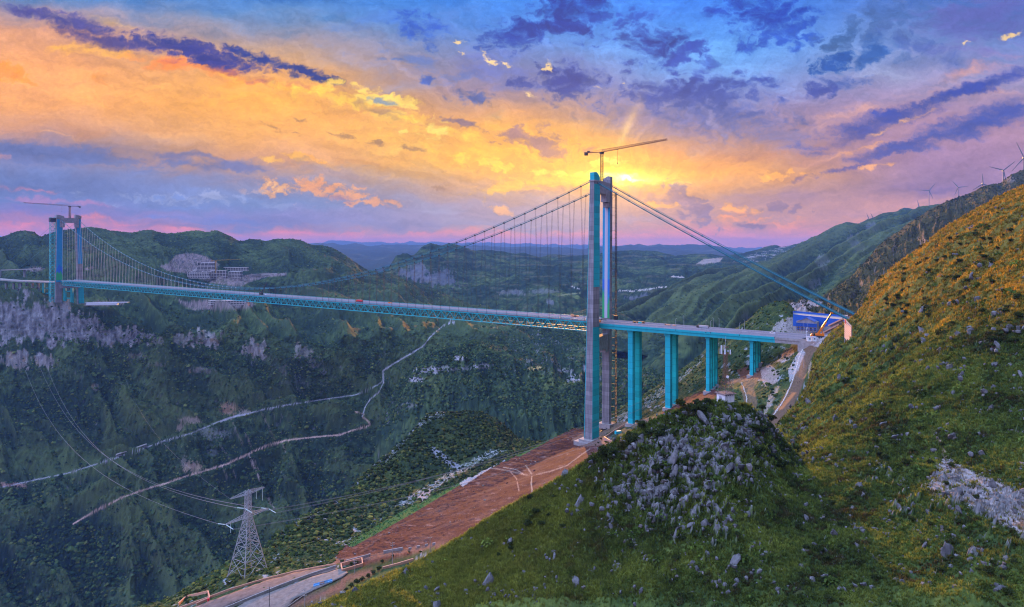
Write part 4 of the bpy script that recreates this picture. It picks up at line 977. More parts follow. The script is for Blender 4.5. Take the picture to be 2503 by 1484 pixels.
loft('near_hillside', [
    [(-400, 2600, 75), (760, 2300, 85), (1200, 2000, 100), (1778, 1950, 92), (2502, 1950, 84), (2950, 1950, 82)],
    [(-400, 2100, 112), (400, 1800, 118), (760, 1620, 128), (1000, 1510, 138), (1200, 1470, 146), (1450, 1470, 141), (1778, 1470, 130), (2000, 1470, 122), (2200, 1470, 116), (2502, 1470, 110), (2950, 1470, 108)],
    [(-400, 2000, 128), (400, 1700, 132), (760, 1545, 137), (1000, 1440, 150), (1200, 1365, 160), (1450, 1275, 163), (1640, 1210, 163), (1778, 1180, 163), (1900, 1220, 163), (2000, 1270, 158), (2200, 1190, 165), (2350, 1130, 166), (2502, 1080, 165), (2950, 940, 160)],
    [(-400, 1960, 134), (400, 1652, 140), (600, 1560, 142), (760, 1486, 145), (830, 1458, 149), (900, 1428, 153), (1000, 1386, 160), (1060, 1352, 163), (1130, 1310, 168), (1200, 1263, 172), (1260, 1228, 175), (1330, 1190, 178), (1400, 1146, 181), (1450, 1117, 183), (1480, 1095, 184), (1510, 1072, 186), (1560, 1045, 188), (1600, 1028, 190), (1640, 1010, 192), (1680, 992, 194), (1720, 982, 196), (1760, 979, 197), (1800, 981, 198), (1825, 990, 200), (1845, 1004, 202), (1865, 1022, 205), (1885, 1045, 208), (1905, 1072, 210), (1950, 1130, 206), (2000, 1098, 205), (2100, 1016, 215), (2200, 936, 222), (2300, 866, 226), (2400, 796, 228), (2502, 726, 228), (2950, 420, 228)],
    [(-400, 2300, 190), (760, 1700, 200), (1000, 1560, 215), (1200, 1450, 225), (1450, 1290, 235), (1640, 1180, 245), (1778, 1150, 250), (1850, 1140, 250), (1885, 1100, 245), (1905, 1066, 265), (1950, 1045, 290), (2000, 995, 300), (2100, 918, 305), (2200, 830, 303), (2300, 742, 300), (2400, 668, 298), (2502, 602, 295), (2950, 300, 290)],
    [(-400, 2400, 260), (760, 1900, 270), (1200, 1600, 280), (1640, 1330, 290), (1778, 1280, 290), (1850, 1200, 290), (1885, 1110, 300), (1905, 1044, 330), (1940, 1004, 420), (1975, 938, 480), (1990, 866, 522), (2000, 848, 524), (2020, 822, 525), (2035, 806, 522), (2058, 791, 520), (2075, 777, 515), (2090, 768, 510), (2105, 753, 505), (2118, 728, 502), (2128, 702, 500), (2145, 685, 497), (2165, 668, 495), (2180, 655, 492), (2215, 628, 486), (2250, 605, 480), (2290, 570, 476), (2330, 545, 472), (2370, 520, 470), (2400, 503, 468), (2450, 475, 464), (2502, 452, 460), (2950, 200, 440)],
    [(-400, 2500, 300), (1640, 1400, 330), (1885, 1250, 340), (1990, 980, 640), (2100, 880, 640), (2300, 700, 640), (2502, 600, 640), (2950, 380, 640)]],
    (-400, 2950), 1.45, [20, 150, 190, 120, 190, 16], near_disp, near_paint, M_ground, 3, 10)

# ================================================================ building kit
class MB:
    """collects simple solids; build() links them as one mesh"""
    def __init__(s):
        s.v = []; s.f = []; s.sm = []
    def add(s, vs, fs, sm=False):
        o = len(s.v); s.v += [tuple(v) for v in vs]; s.f += [[i + o for i in f] for f in fs]; s.sm += [sm] * len(fs)
    def hexa(s, lo, hi):
        """8 corners: lo 4 (ccw), hi 4"""
        s.add(list(lo) + list(hi), [[3, 2, 1, 0], [4, 5, 6, 7], [0, 1, 5, 4], [1, 2, 6, 5], [2, 3, 7, 6], [3, 0, 4, 7]])
    def box(s, c, size, ax=None, ay=None, az=None):
        ax = Vector(ax) if ax is not None else Vector((1, 0, 0)); az = Vector(az) if az is not None else Vector((0, 0, 1))
        ay = Vector(ay) if ay is not None else az.cross(ax)
        c = Vector(c); a, b, d = ax * size[0] / 2, ay * size[1] / 2, az * size[2] / 2
        s.hexa([c - a - b - d, c + a - b - d, c + a + b - d, c - a + b - d], [c - a - b + d, c + a - b + d, c + a + b + d, c - a + b + d])
    def beam(s, p, q, w, h=None):
        p, q = Vector(p), Vector(q); h = h or w
        d = (q - p)
        if d.length < 1e-6: return
        d.normalize()
        up = Vector((0, 0, 1)) if abs(d.z) < .95 else Vector((0, 1, 0))
        x = d.cross(up).normalized() * w / 2; y = x.cross(d).normalized() * h / 2
        s.hexa([p - x - y, p + x - y, p + x + y, p - x + y], [q - x - y, q + x - y, q + x + y, q - x + y])
    def tube(s, p, q, r, r2=None, n=8, cap=True, sm=True):
        p, q = Vector(p), Vector(q); r2 = r if r2 is None else r2
        d = (q - p).normalized(); up = Vector((0, 0, 1)) if abs(d.z) < .95 else Vector((0, 1, 0))
        x = d.cross(up).normalized(); y = x.cross(d)
        vs = []
        for c, rr in ((p, r), (q, r2)):
            for i in range(n):
                a = 2 * math.pi * i / n
                vs.append(c + (x * math.cos(a) + y * math.sin(a)) * rr)
        s.add(vs, [[i, (i + 1) % n, n + (i + 1) % n, n + i] for i in range(n)], sm)
        if cap: s.add(vs, [list(range(n))[::-1], list(range(n, 2 * n))])
    def poly_tube(s, pts, r, n=6):
        pts = [Vector(p) for p in pts]; rings = []
        for i, p in enumerate(pts):
            d = (pts[min(i + 1, len(pts) - 1)] - pts[max(i - 1, 0)]).normalized()
            up = Vector((0, 0, 1)) if abs(d.z) < .95 else Vector((0, 1, 0))
            x = d.cross(up).normalized(); y = x.cross(d)
            rr = r[i] if isinstance(r, (list, tuple)) else r
            rings += [p + (x * math.cos(2 * math.pi * k / n) + y * math.sin(2 * math.pi * k / n)) * rr for k in range(n)]
        fs = [[i * n + k, i * n + (k + 1) % n, (i + 1) * n + (k + 1) % n, (i + 1) * n + k] for i in range(len(pts) - 1) for k in range(n)]
        s.add(rings, fs, True)
    def prism(s, pts, off):
        """flat outline pts extruded by vector off"""
        n = len(pts); off = Vector(off); a = [Vector(p) for p in pts]
        s.add(a + [p + off for p in a], [list(range(n))[::-1], list(range(n, 2 * n))] + [[i, (i + 1) % n, n + (i + 1) % n, n + i] for i in range(n)])
    def blob(s, c, r, seed=0, sub=1, jit=.2, sx=1, sy=1, sz=1):
        bm = bmesh.new(); bmesh.ops.create_icosphere(bm, subdivisions=sub, radius=1)
        rr = random.Random(seed); c = Vector(c)
        vs = [c + Vector((v.co.x * sx, v.co.y * sy, v.co.z * sz)) * r * (1 + rr.uniform(-jit, jit)) for v in bm.verts]
        s.add(vs, [[v.index for v in f.verts] for f in bm.faces]); bm.free()
    def build(s, name, mat, parent=None, bevel=0.0):
        root = parent
        org = Vector((0, 0, 0))
        while root is not None:
            org = org + root.location; root = root.parent
        me = bpy.data.meshes.new(name)
        me.from_pydata([tuple(Vector(v) - org) for v in s.v], [], s.f)
        me.polygons.foreach_set('use_smooth', s.sm)
        me.update()
        for m in (mat if isinstance(mat, (list, tuple)) else [mat]): me.materials.append(m)
        bm = bmesh.new(); bm.from_mesh(me); bmesh.ops.recalc_face_normals(bm, faces=bm.faces); bm.to_mesh(me); bm.free()
        o = bpy.data.objects.new(name, me); C.objects.link(o)
        if parent: o.parent = parent
        if bevel:
            b = o.modifiers.new('bevel', 'BEVEL'); b.width = bevel; b.segments = 2
        return o

def tag(o, label, cat, group=None):
    o['label'] = label; o['category'] = cat
    if group: o['group'] = group
    return o
def thing(name, label, cat, loc, group=None):
    o = bpy.data.objects.new(name, None); C.objects.link(o); o.location = loc; o.empty_display_size = .5
    return tag(o, label, cat, group)
def copy_tree(o, parent=None):
    c = o.copy(); C.objects.link(c)
    if parent is not None: c.parent = parent
    for ch in list(o.children): copy_tree(ch, c)
    return c

def lattice(mb, p, q, w0, w1, n, r, ax=None, both=True):
    """square lattice mast from p to q"""
    p, q = Vector(p), Vector(q); d = (q - p).normalized()
    up = Vector((0, 0, 1)) if abs(d.z) < .95 else Vector((0, 1, 0))
    x = Vector(ax) if ax is not None else d.cross(up).normalized()
    x = (x - d * x.dot(d)).normalized(); y = d.cross(x)
    cs = [(1, 1), (1, -1), (-1, -1), (-1, 1)]
    rings = []
    for i in range(n + 1):
        t = i / n; c = p.lerp(q, t); w = (w0 + (w1 - w0) * t) / 2
        rings.append([c + x * a * w + y * b * w for a, b in cs])
    for k in range(4): mb.beam(rings[0][k], rings[-1][k], r * 1.5)
    for i in range(n):
        for k in range(4):
            a, b = rings[i], rings[i + 1]; k2 = (k + 1) % 4
            mb.beam(a[k], a[k2], r)
            if i % 2 == 0 or both: mb.beam(a[k], b[k2], r)
            if i % 2 == 1 or both: mb.beam(a[k2], b[k], r)
    for k in range(4): mb.beam(rings[-1][k], rings[-1][(k + 1) % 4], r)

M_conc = mat_basic('weathered concrete', (0.30, 0.27, 0.28), .85, noise=.28, nscale=.35, bump=.1)
M_concw = mat_basic('pale concrete', (0.33, 0.285, 0.27), .85, noise=.22, nscale=.5)
M_concs = mat_basic('stained tower concrete', (0.25, 0.225, 0.235), .85, noise=.38, nscale=.45, bump=.1, streak=True)
def pour_lines(m, step=4.5):
    """horizontal pour joints every few metres"""
    T = NT(m.node_tree); b = m.node_tree.nodes['Principled BSDF']; src = b.inputs['Base Color'].links[0].from_socket
    t = T.n('ShaderNodeTexCoord'); sp = T.n('ShaderNodeSeparateXYZ'); T.l(t.outputs['Object'], sp.inputs[0])
    fr = T.m('FRACT', T.m('DIVIDE', sp.outputs[2], step)); ln = T.mr(fr, .0, .10, .62, 1.0, 'LINEAR')
    fl = T.n('ShaderNodeTexWhiteNoise', noise_dimensions='1D'); T.l(T.m('FLOOR', T.m('DIVIDE', sp.outputs[2], step)), fl.inputs['W'])
    k_ = T.m('MULTIPLY', ln, T.mr(fl.outputs[0], 0, 1, .82, 1.14, 'LINEAR'))
    T.l(T.mix(1.0, src, T.comb(k_, k_, k_), 'MULTIPLY'), b.inputs['Base Color'])
pour_lines(M_concs)
M_teal = mat_basic('turquoise paint', (0.012, 0.43, 0.47), .55, noise=.10, nscale=.3, streak=True)
pour_lines(M_teal, 6.0)
M_tealdk = mat_basic('dark green steel', (0.010, 0.07, 0.075), .6)
M_tealb = mat_basic('blue paint', (0.012, 0.28, 0.50), .55, noise=.10, nscale=.3)
M_blue = mat_basic('mid blue paint', (0.02, 0.17, 0.60), .5)
M_green = mat_basic('green paint', (0.03, 0.40, 0.13), .5)
M_white = mat_basic('white paint', (0.75, 0.75, 0.78), .5, noise=.08)
M_pale = mat_basic('mural pale grey', (0.50, 0.48, 0.58), .6, noise=.06)
M_frame = mat_basic('raw concrete frame', (0.58, 0.50, 0.49), .9, noise=.15)
M_steel = mat_basic('galvanised steel', (0.42, 0.42, 0.45), .5, .3)
M_dark = mat_basic('dark steel', (0.05, 0.05, 0.055), .5, .3)
M_rust = mat_basic('rusty steel', (0.18, 0.09, 0.06), .8, noise=.3)
M_crane = mat_basic('crane red brown', (0.20, 0.07, 0.04), .6)
M_orange = mat_basic('orange machine paint', (0.75, 0.18, 0.01), .45)
M_road = mat_basic('bridge road surface', (0.17, 0.155, 0.17), .9, noise=.25, nscale=.3)
M_lane = mat_basic('white barrier', (0.36, 0.33, 0.36), .8, noise=.15)
M_glass = mat_basic('dark glass', (0.03, 0.035, 0.045), .1, spec=.8)
M_rubber = mat_basic('black rubber', (0.02, 0.02, 0.02), .9)
M_bluef = mat_basic('blue sheet steel', (0.02, 0.10, 0.42), .5, noise=.2)
M_bluer = mat_basic('violet blue roof', (0.10, 0.15, 0.42), .5, noise=.1)
M_board = mat_basic('tan board', (0.62, 0.30, 0.19), .7, noise=.12)
M_boardr = mat_basic('pale batten', (0.78, 0.50, 0.38), .7)
M_redmk = mat_basic('red mark', (0.75, 0.04, 0.05), .6)
M_plaster = mat_basic('dirty plaster', (0.78, 0.72, 0.70), .9, noise=.30, nscale=.9, streak=True)
M_roofc = mat_basic('mossy concrete roof', (0.20, 0.14, 0.13), .9, noise=.4, nscale=1.5)
M_cable = mat_basic('cable wrap', (0.02, 0.15, 0.20), .5)
M_wire = mat_basic('power wire', (0.30, 0.29, 0.30), .5, .4)
M_insul = mat_basic('glass insulator', (0.50, 0.62, 0.60), .3)

# ================================================================ bridge frame: s from the near tower (towards the far one positive), w across
B0 = Vector((84.6, 699.0, 0)); AX = Vector((-.7855, .6188, 0)); TX = Vector((.6188, .7855, 0)); UP = Vector((0, 0, 1))
def BP(s, wd, z): return B0 + AX * s + TX * wd + UP * z
def s_at(u, wd):
    k_ = (u - U0) / F; p = B0 + TX * wd
    return (k_ * p.y - p.x) / (AX.x - k_ * AX.y)

# ================================================================ suspension bridge
SPAN = 1410.7; ZD = -72.6; HW = 14.0
bridge = thing('suspension_bridge', 'turquoise suspension bridge with steel truss deck spanning the whole canyon', 'bridge', BP(SPAN / 2, 0, ZD))

# ---- deck
mb = MB(); mb.box(BP(SPAN / 2, 0, ZD - .4), (SPAN + 4, 2 * HW, .6), AX, TX)
deck = mb.build('deck', M_road, bridge)
mb = MB()
for wv in (-HW + .3, HW - .3, -1.2, 1.2):
    mb.box(BP(SPAN / 2, wv, ZD + .45), (SPAN, .35, 1.0), AX, TX)
mb.build('crash_barrier', M_lane, deck)
mb = MB()
for wv in (-11.6, 11.6):
    mb.box(BP(SPAN / 2, wv, ZD - .06), (SPAN, 1.6, .12), AX, TX)
for wv in (-6.5, 6.5):
    mb.box(BP(SPAN / 2, wv, ZD - .085), (SPAN, 2.2, .06), AX, TX)
mb.build('pale_strip', M_lane, deck)
mb = MB()
for wv in (-HW, HW):
    for z in (.5, 1.0, 1.5): mb.beam(BP(0, wv, ZD + z), BP(SPAN, wv, ZD + z), .12)
    for i in range(0, 202):
        p = i / 201 * SPAN; mb.beam(BP(p, wv, ZD - .6), BP(p, wv, ZD + 1.6), .16)
mb.build('railing', M_teal, deck)

# ---- stiffening truss
mb = MB(); NP = 200; ZT, ZB = ZD - 1.4, ZD - 10.4
for wv in (-HW + .7, HW - .7):
    mb.beam(BP(0, wv, ZT), BP(SPAN, wv, ZT), .9, 1.0); mb.beam(BP(0, wv, ZB), BP(SPAN, wv, ZB), .9, .9)
    for i in range(NP + 1):
        s_ = SPAN * i / NP
        mb.beam(BP(s_, wv, ZT), BP(s_, wv, ZB), .42)
        if i < NP:
            s2 = SPAN * (i + 1) / NP
            if i % 2 == 0: mb.beam(BP(s_, wv, ZB), BP(s2, wv, ZT), .62)
            else: mb.beam(BP(s_, wv, ZT), BP(s2, wv, ZB), .62)
truss = mb.build('truss_girder', M_teal, bridge)
mb = MB()
for i in range(NP + 1):
    s_ = SPAN * i / NP
    mb.beam(BP(s_, -HW + .9, ZT), BP(s_, HW - .9, ZT), .5, .9)
    if i % 2 == 0:
        mb.beam(BP(s_, -HW + .9, ZB), BP(s_, HW - .9, ZB), .45)
        mb.beam(BP(s_, -HW + .9, ZB), BP(s_, 0, ZT), .4); mb.beam(BP(s_, HW - .9, ZB), BP(s_, 0, ZT), .4)
        if i < NP: mb.beam(BP(s_, -HW + .9, ZB), BP(s_ + SPAN / NP * 2, HW - .9, ZB), .35)
for wv in (-9, -4.5, 0, 4.5, 9):
    mb.beam(BP(0, wv, ZT + .6), BP(SPAN, wv, ZT + .6), .4, .6)
mb.build('cross_frame', M_tealdk, truss)

# ---- towers
def leg(mb, cu, cv_b, d, bb, hb_, cv_t, cu_t, bt, ht, mid=None):
    """leaning leg given by its nearest vertical edge: bottom / top bearings, sizes along the bridge (b) and across (h)"""
    p0 = P(cu, cv_b, d); p1 = P(cu_t, cv_t, d)
    def ring(p, b, h): return [p, p + TX * h, p + TX * h + AX * b, p + AX * b]
    mb.hexa(ring(p0, bb, hb_), ring(p1, bt, ht))
    def at(t):
        p = p0.lerp(p1, t); return p, bb + (bt - bb) * t, hb_ + (ht - hb_) * t
    return at
def side_panel(mb, at, t0, t1, h0, h1, proud=.12, face='a'):
    """slab on the approach-side face ('a': spans across) or on the outer face ('t': spans along the bridge); h0..h1 fractions"""
    vs = []
    for off in (-.3, proud):
        for t, h in ((t0, h0), (t0, h1), (t1, h1), (t1, h0)):
            p, b, hh = at(t)
            vs.append(p + TX * hh * h - AX * off if face == 'a' else p + AX * b * h - TX * off)
    mb.hexa(vs[:4], vs[4:])

# near tower
zc = lambda v, d: (VH - v) / F * d
mb = MB()
# portal beam between the tops, the beam under the deck and the footings
n0 = P(1456, 452, 678); n1 = P(1484, 462, 712)
def crossbeam(mb, a, b, zt, zb, th):
    a = Vector((a.x, a.y, 0)); b = Vector((b.x, b.y, 0)); d = (b - a).normalized(); n = Vector((-d.y, d.x, 0)) * th / 2
    mb.hexa([a - n + UP * zb, b - n + UP * zb, b + n + UP * zb, a + n + UP * zb], [a - n + UP * zt, b - n + UP * zt, b + n + UP * zt, a + n + UP * zt])
crossbeam(mb, n0, n1, zc(444, 690), zc(474, 690), 6.0)
crossbeam(mb, n0 + (n1 - n0) * .66, n1, zc(474, 690), zc(494, 700), 5.6)
crossbeam(mb, n0 + (n1 - n0) * .80, n1, zc(494, 690), zc(506, 700), 5.2)
crossbeam(mb, n0, n0 + (n1 - n0) * .14, zc(474, 690), zc(500, 690), 5.6)
tower = mb.build('tower', M_conc, bridge); tower['label'] = 'near tower, tall pair of concrete and turquoise legs'
mb = MB()
m0 = P(1452, 840, 678); m1 = P(1481, 840, 714)
crossbeam(mb, m0, m1, zc(822, 690), zc(856, 690), 6.5)
crossbeam(mb, m0 + (m1 - m0) * .7, m1, zc(856, 690), zc(866, 690), 6.0)
mb.build('crossbeam', M_conc, tower)
mb = MB(); atn = leg(mb, 1446.8, 1078, 668, 9.3, 12.8, 440, 1451.6, 4.6, 10.8)
legn = mb.build('leg', M_concs, tower)
def tv(v): return (1078 - v) / (1078 - 440)
mb = MB()
side_panel(mb, atn, tv(1074), tv(801), .0, 1.0); side_panel(mb, atn, tv(702), tv(449), .04, 1.0)
side_panel(mb, atn, tv(1074), tv(444), .95, 1.02, .1, 't')
mb.build('painted_face', M_teal, legn) if False else mb.build('painted_face', M_teal, tower)
mb = MB()     # rounded cap housing the saddle
p, b, h = atn(1.0)
for i in range(1):
    prof = [(0, 0), (0, 7.6), (.40, 8.2), (.72, 6.6), (1.0, 3.6), (1.0, 0)]
    mb.prism([p + TX * (h * x) - AX * .15 + UP * z for x, z in prof], AX * (b + .3))
mb.build('saddle_house', M_teal, tower)
mb = MB(); mb.box(p + TX * h / 2 + AX * b / 2 - UP * .5, (b + 1.4, h + 1.4, 1.4), AX, TX)
mb.box(p + TX * (h + .6) + AX * b / 2 - UP * 3.0, (b + .6, 3.0, 3.6), AX, TX)
mb.build('platform', M_conc, tower)
mb = MB(); atf = leg(mb, 1487.6, 1040, 710, 8.4, 5.0, 440, 1491.4, 9.0, 4.4)
legf = mb.build('leg', M_concs, tower)
def tf(v): return (1040 - v) / (1040 - 440)
mb = MB(); side_panel(mb, atf, tf(778), tf(507), .02, .98, .10, 't'); mb.build('mural_ground', M_tealb, tower)
mb = MB(); side_panel(mb, atf, tf(778), tf(506.5), .30, .70, .16, 't'); mb.build('mural_stripe', M_pale, tower)
def zig(mb, at, pts, proud):
    o = []
    for hh, v in pts:
        p, b, h = at(tf(v)); o.append(p + AX * b * hh - TX * .05)
    mb.prism(o, -TX * proud)
mb = MB()
zig(mb, atf, [(.02, 735), (.10, 715), (.16, 722), (.22, 706), (.29, 716), (.29, 683), (.02, 683)], .14)
zig(mb, atf, [(.71, 712), (.80, 700), (.88, 716), (.98, 704), (.98, 683), (.71, 683)][::1], .14)
mb.build('mural_hill', M_blue, tower)
mb = MB()
zig(mb, atf, [(.02, 778), (.02, 735), (.12, 725), (.20, 748), (.29, 740), (.29, 778)], .15)
zig(mb, atf, [(.71, 778), (.71, 728), (.80, 705), (.90, 722), (.98, 708), (.98, 778)], .15)
mb.build('mural_hill', M_green, tower)
mb = MB()
p, b, h = atf(1.0)
mb.prism([p + AX * x + UP * z for x, z in ((0, 0), (0, 3.6), (3, 4.2), (b * .8, 2.4), (b, 1.2), (b, 0))], TX * h)
mb.build('saddle_house', M_conc, tower)
mb = MB()
pb = atn(0)[0]; mb.box(pb + TX * 6 + AX * 5 - UP * .6, (15, 22, 3.4), AX, TX); mb.box(pb + TX * 8 + AX * 6 - UP * 3.2, (22, 30, 4.0), AX, TX)
pf = atf(0)[0]; mb.box(pf + TX * 2.5 + AX * 4.2 - UP * 1.0, (15, 12, 5.0), AX, TX)
mb.build('foundation', M_concw, tower)

# far tower
mb = MB()
f0 = P(146, 540, 1560); f1 = P(192, 540, 1588)
crossbeam(mb, f0, f1, zc(533, 1572), zc(545, 1572), 7)
crossbeam(mb, f0, f0 + (f1 - f0) * .25, zc(545, 1572), zc(556, 1572), 6); crossbeam(mb, f0 + (f1 - f0) * .78, f1, zc(545, 1572), zc(556, 1572), 6)
tower2 = mb.build('tower', M_conc, bridge); tower2['label'] = 'far tower above the cliff, smaller blue pair of legs'
mb = MB()
crossbeam(mb, P(146, 700, 1560), P(196, 700, 1588), zc(695, 1572), zc(704, 1572), 8)
mb.build('crossbeam', M_conc, tower2)
def far_leg(ul, ur, vb, ult, urt, d):
    """leg whose approach-facing face runs ul..ur; returns face function"""
    mb = MB()
    n = AX * 7.0
    a0, a1 = P(ul, vb, d), P(ur, vb, d + 9); b0, b1 = P(ult, 533, d), P(urt, 533, d + 9)
    a1.z = a0.z; b1.z = b0.z
    mb.hexa([a0, a1, a1 + n, a0 + n], [b0, b1, b1 + n, b0 + n])
    o = mb.build('leg', M_concs, tower2)
    def face(v, h):
        t = (vb - v) / (vb - 533)
        return a0.lerp(b0, t).lerp(a1.lerp(b1, t), h)
    return face
def far_poly(mb, face, pts, proud): mb.prism([face(v, h) + AX * .3 for h, v in pts], -AX * (proud + .3))
fL = far_leg(136, 151.5, 740, 139.5, 154.5, 1556); fR = far_leg(190.5, 206, 744, 185.5, 197.5, 1584)
mb = MB(); far_poly(mb, fL, [(0, 690), (1, 690), (1, 536), (0, 536)], .2); far_poly(mb, fR, [(.14, 645), (1, 645), (1, 536), (.14, 536)], .2); mb.build('painted_face', M_tealb, tower2)
mb = MB(); far_poly(mb, fR, [(.12, 742), (1, 742), (1, 694), (.12, 694)], .2); mb.build('painted_face', M_teal, tower2)
mb = MB(); far_poly(mb, fL, [(0, 676), (0, 662), (.3, 650), (.5, 646), (.8, 655), (1, 650), (1, 676)], .35); mb.build('mural_hill', M_blue, tower2)
mb = MB(); far_poly(mb, fL, [(0, 685), (0, 668), (.25, 663), (.45, 670), (.7, 662), (1, 674), (1, 685)], .5); mb.build('mural_hill', M_green, tower2)
for fc in (fL, fR):
    mb = MB()
    a, b_ = fc(533, 0), fc(533, 1)
    mb.prism([a - (b_ - a) * .12 - AX * 1.0, b_ + (b_ - a) * .1 - AX * 1.0, b_ + (b_ - a) * .1 + UP * 4.5 - AX * 1.0, a + (b_ - a) * .4 + UP * 7.0 - AX * 1.0, a - (b_ - a) * .12 + UP * 7.5 - AX * 1.0], AX * 9)
    mb.build('saddle_house', M_conc, tower2)

# ---- main cables and back stays
ZS, ZM = 68.0, -65.5
def cable_pt(side, t):
    """t 0..1 over the main span"""
    a = (P(1449, 441, 676), P(147, 536, 1562)) if side < 0 else (P(1489, 452, 716), P(192, 538, 1590))
    p = a[0].lerp(a[1], t)
    k_ = (2 * t - 1) ** 2
    w_end = (p - B0).dot(TX); sgn = -1 if side < 0 else 1
    wd = sgn * 14.2 * (1 - k_) + w_end * k_
    s_ = (p - B0).dot(AX)
    return BP(s_, wd, ZM + (a[0].z * (1 - t) + a[1].z * t - ZM) * k_)
for side in (-1, 1):
    mb = MB(); N = 90
    pts = [cable_pt(side, i / N) for i in range(N + 1)]
    mb.poly_tube(pts, .46, 8)
    p0 = pts[0]; e = P(2089, 789, 536) if side < 0 else P(2094, 772, 562)
    back = [p0.lerp(e, i / 30) - UP * (4.0 * 4 * (i / 30) * (1 - i / 30)) * .5 for i in range(31)]
    mb.poly_tube(back, [.48 if i < 16 else .48 + (i - 16) * .03 for i in range(31)], 8)
    fe = pts[-1]; fend = P(-40, 690, 1760) if side < 0 else P(10, 686, 1800)
    mb.poly_tube([fe.lerp(fend, i / 10) for i in range(11)], .22, 6)
    cab = mb.build('main_cable', M_cable, bridge)
    mb = MB()      # hand ropes of the catwalk and clamps
    for dz_, dw in ((1.5, .9), (1.5, -.9)):
        mb.poly_tube([p + UP * dz_ + TX * dw for p in pts[:60]], .10, 4); mb.poly_tube([p + UP * dz_ + TX * dw for p in back], .10, 4)
    for i in range(1, 31, 2):
        p = back[i]; d_ = (back[min(i + 1, 30)] - p).normalized() if i < 30 else (p - back[29]).normalized()
        mb.tube(p - d_ * .6, p + d_ * .6, .72, n=8); mb.beam(p, p + UP * 1.7, .2)
    mb.build('cable_clamp', M_cable, cab)
nh = 99; hang = []
for side in (-1, 1):
    for i in range(1, nh):
        t = i / nh; c_ = cable_pt(side, t); s_ = (c_ - B0).dot(AX)
        b_ = BP(s_, side * (HW + .1), ZD - .5)
        if c_.z - b_.z > 1.0: hang.append((c_.y, c_, b_))
hang.sort(key=lambda x: x[0])
rest = MB()
for i, (_, c_, b_) in enumerate(hang):
    m_ = MB() if i < 100 else rest
    r_ = .17 if i < 100 else .20
    for o in (-.45, .45) if i < 60 else (0,): m_.beam(c_ + AX * o - UP * .3, b_ + AX * o, r_)
    m_.beam(c_ - AX * .7, c_ + AX * .7, 1.6, 1.6)
    if i < 100: m_.build('hanger', M_dark, bridge)
h_ = rest.build('hanger', M_steel, bridge); h_['kind'] = 'stuff'

# ================================================================ approach viaduct on the near side
ZR = -74.2
s_end = s_at(1966, -14)
via = thing('approach_viaduct', 'turquoise beam viaduct on tall piers between the near tower and the hillside', 'viaduct', BP(s_end / 2, 0, ZR))
s_t = s_at(1893, -14)
mb = MB(); mb.box(BP((s_end - 9) / 2 + 4, 0, ZR - .5), (abs(s_end) - 6, 27.6, .8), AX, TX); vdeck = mb.build('deck', M_road, via)
mb = MB()
for wv in (-13.6, 13.6, -.9, .9): mb.box(BP(s_end / 2 - 2, wv, ZR + .5), (abs(s_end) - 8, .4, 1.2), AX, TX)
mb.build('crash_barrier', M_lane, vdeck)
for (sa, sb, mat_) in ((-7, s_t, M_teal), (s_t, s_end, M_concw)):
    mb = MB()
    for wv in (-13.0, -7, 0, 7, 13.0):
        mb.box(BP((sa + sb) / 2, wv, ZR - 3.2), (abs(sb - sa), 1.5, 3.4), AX, TX)
    mb.box(BP((sa + sb) / 2, -13.9, ZR - 1.1), (abs(sb - sa), .9, 1.9), AX, TX)
    mb.box(BP((sa + sb) / 2, 13.9, ZR - 1.1), (abs(sb - sa), .9, 1.9), AX, TX)
    mb.build('girder', mat_, via)
def pier(u, cols, vbs, sa, sw, cap=True):
    """columns at (w) with foot rows vbs"""
    s_ = s_at(u, cols[0]); zt = ZR - 7.0
    mb = MB()
    mb.box(BP(s_, (cols[0] + cols[-1]) / 2, zt + 1.0), (sa + 1.0, cols[-1] - cols[0] + sw + 1.4, 2.0), AX, TX)
    feet = []; ties = []
    for wv in cols: mb.box(BP(s_, wv, zt + 2.2), (sa, 2.4, .6), AX, TX)
    if len(cols) > 2:
        for a_, b_ in ((0, 1), (2, 3)):
            for q_ in (.35, .62):
                z_ = zt - (zt - zc(vbs[b_], BP(s_, cols[b_], 0).y)) * q_
                tb_ = MB(); tb_.box(BP(s_, (cols[a_] + cols[b_]) / 2, z_), (sa * .7, cols[b_] - cols[a_] - sw, 1.4), AX, TX); ties.append(tb_)
    pr = mb.build('pier', M_teal, via)
    for tb_ in ties: tb_.build('tie_beam', M_teal, pr)
    for wv, vb in zip(cols, vbs):
        y_ = BP(s_, wv, 0).y; zb = zc(vb, y_)
        m2 = MB(); m2.box(BP(s_, wv, (zt + zb) / 2), (sa, sw, zt - zb), AX, TX); 
        if len(cols) == 2: m2.box(BP(s_ - sa / 2 - .12, wv, (zt + zb) / 2), (.24, sw * .62, zt - zb - 1), AX, TX)
        m2.build('column', M_teal, pr)
        feet.append((wv, zb))
    m3 = MB()
    for wv, zb in feet: m3.box(BP(s_, wv, zb - 1.6), (sa + 4.0, sw + 4.0, 3.4), AX, TX)
    m3.build('footing', M_concw, pr)
pier(1543, (-9.0, 5.0), (1034, 1026), 5.0, 5.2)
pier(1634, (-9.0, 4.0), (996, 986), 5.0, 4.8)
pier(1730.5, (-9.5, -4.0, 2.0, 8.0), (956, 950, 944, 938), 3.2, 2.7)
pier(1837, (-9.5, -3.5, 2.5, 8.5), (917, 910, 899, 886), 2.8, 2.6)
mb = MB()
mb.box(BP(s_end + 3, 0, ZR - 6.0), (5, 28, 9.0), AX, TX); mb.box(BP(s_end - 2, -13.6, ZR - 4.6), (12, 1.6, 8.2), AX, TX)
